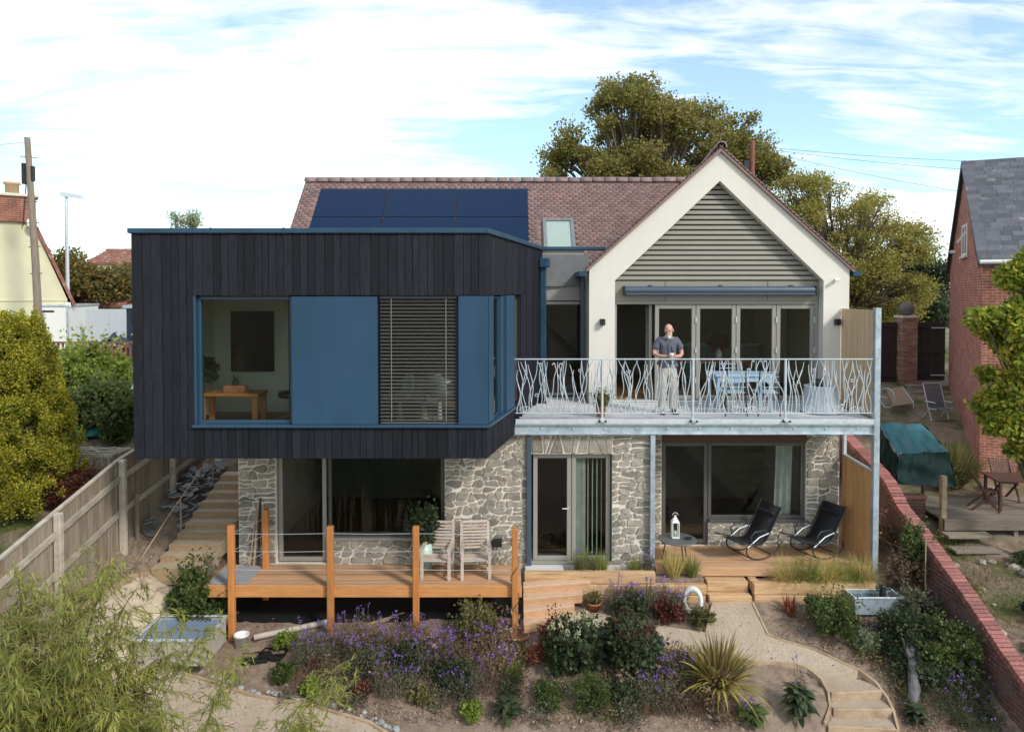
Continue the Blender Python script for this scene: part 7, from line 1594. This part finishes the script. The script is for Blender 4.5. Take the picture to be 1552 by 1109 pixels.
man = empty('person', (3.02, 13.78, 2.739), R(4), 'bald white bearded man in blue shirt and pale trousers holding a mug on the balcony', 'person')
HM = Matrix.Translation((-.005,-.075,1.60)) @ Matrix.Rotation(R(-26),4,'Z') @ Matrix.Rotation(R(14),4,'X') @ Matrix.Rotation(R(-5),4,'Y')
def head(b):
    b.ball((0,.015,.035), 1, 18, 12, (.078,.098,.102), HM); b.ball((0,-.02,-.03), 1, 14, 10, (.064,.078,.085), HM)
    b.ball((0,-.108,.0), 1, 8, 6, (.015,.022,.026), HM); b.ball((0,-.098,.02), 1, 8, 6, (.010,.014,.022), HM)
    for s in (-1,1): b.ball((s*.08,.015,.005), 1, 8, 6, (.012,.024,.034), HM); b.ball((s*.034,-.078,.036), 1, 8, 6, (.026,.02,.009), HM)
    # hands round the mug
    for s in (-1,1):
        b.ball((s*.062,-.285,1.135), 1, 10, 8, (.024,.042,.046))
        for k in range(4):
            z = 1.165-k*.021; r = .0095-.0008*k; x = s*.066; e = (.030,.036,.034,.026)[k]
            b.tube([(x,-.30,z),(s*.062,-.345,z-.002),(s*.030,-.366,z-.004),(s*.030-s*e,-.368,z-.006)], [r*1.1,r,r*.95,r*.8], 7)
        b.tube([(s*.058,-.27,1.165),(s*.048,-.30,1.19),(s*.028,-.325,1.196)], [.012,.011,.009], 7)
body = [(0,.02,.98,.10,.09),(0,.02,1.12,.13,.10),(0,.02,1.30,.15,.105),(0,0,1.42,.12,.085),(0,-.02,1.49,.058,.056),(0,-.05,1.57,.054,.054),
        (.17,.0,1.425,.062),(.235,.01,1.31,.05),(.275,.0,1.16,.044),(.20,-.13,1.125,.039),(.085,-.25,1.13,.028),
        (-.17,.0,1.425,.062),(-.235,.01,1.31,.05),(-.275,.0,1.16,.044),(-.20,-.13,1.125,.039),(-.085,-.25,1.13,.028),
        (.095,.02,.86,.085),(.10,-.01,.50,.055),(.105,.03,.10,.042),(-.095,.02,.86,.085),(-.10,-.01,.50,.055),(-.105,.03,.10,.042)]
be = [(0,1),(1,2),(2,3),(3,4),(4,5),(3,6),(6,7),(7,8),(8,9),(9,10),(3,11),(11,12),(12,13),(13,14),(14,15),(0,16),(16,17),(17,18),(0,19),(19,20),(20,21)]
skin('body', body, be, m_skin, 2, 0, man, head)
shirt = [(0,.015,1.02,.150,.122),(0,.005,1.10,.178,.145),(0,.015,1.27,.180,.130),(0,.01,1.40,.135,.095),(0,-.012,1.475,.072,.066),
         (.165,.005,1.415,.082),(.225,.01,1.33,.078),(.262,.0,1.225,.074),(-.165,.005,1.415,.082),(-.225,.01,1.33,.078),(-.262,.0,1.225,.074)]
def collar(b):
    for s in (-1,1): b.add([(s*.005,-.088,1.445),(s*.055,-.055,1.50),(s*.085,-.06,1.455),(s*.045,-.105,1.405)], [(0,1,2,3) if s < 0 else (3,2,1,0)])
    b.cbox(.035,.125,-.142,-.132,1.23,1.33,.003)
    b.cbox(-.012,.012,-.150,-.140,1.02,1.40,.002)
skin('shirt', shirt, [(0,1),(1,2),(2,3),(3,4),(3,5),(5,6),(6,7),(3,8),(8,9),(9,10)], m_shirt, 2, 1, man, collar)
tro = [(0,.02,.98,.158,.128),(0,.02,.90,.162,.130),(.092,.02,.78,.096,.104),(.098,.0,.50,.076,.08),(.108,.03,.22,.068,.074),(.112,.03,.06,.070,.078),(-.092,.02,.78,.096,.104),(-.098,.0,.50,.076,.08),(-.108,.03,.22,.068,.074),(-.112,.03,.06,.070,.078)]
skin('trousers', tro, [(0,1),(1,2),(2,3),(3,4),(4,5),(1,6),(6,7),(7,8),(8,9)], m_chino, 2, 0, man)
for s in (-1,1):
    b = MB(); S_ = Matrix.Translation((s*.112,-.045,.045)) @ Matrix.Rotation(R(s*10),4,'Z'); b.ball((0,0,0), 1, 12, 8, (.05,.145,.045), S_); b.cbox(-.048,.048,-.135,.13,-.045,-.02,.012, S_); b.build('shoe', m_shoe, man)
b = MB(); b.lathe([(1,1.0),(1,1.035)], 20, Matrix.Diagonal((.166,.137,1,1)) @ Matrix.Translation((0,.1,-.03))); b.build('belt', m_black, man)
b = MB(); b.ball((0,-.078,-.092), 1, 12, 8, (.042,.036,.042), HM); b.ball((0,-.106,-.042), 1, 10, 6, (.034,.014,.010), HM)
for s in (-1,1): b.ball((s*.046,-.055,-.07), 1, 8, 6, (.016,.030,.030), HM)
b.build('beard', m_beard, man)
b = MB()
for s in (-1,1): b.ball((s*.068,.05,-.012), 1, 8, 6, (.014,.04,.028), HM)
b.ball((0,.098,-.02), 1, 10, 6, (.055,.02,.035), HM); b.build('hair', m_beard, man)
b = MB()
for s in (-1,1): b.ball((s*.031,-.088,.020), 1, 8, 6, (.013,.010,.008), HM)
b.build('eyes', m_black, man)
mg = empty('mug', (3.02-.0, 13.78-.33, 2.739+1.10), R(4), 'white mug held in both hands by the man', 'mug'); MB().lathe([(.036,0),(.040,.005),(.041,.10),(.037,.10),(.036,.01),(.001,.01)], 18).build('cup', m_white, mg); MB().tube([(.0,-.038,.02),(0,-.062,.035),(0,-.064,.065),(0,-.038,.08)], .006, 6).build('handle', m_white, mg)
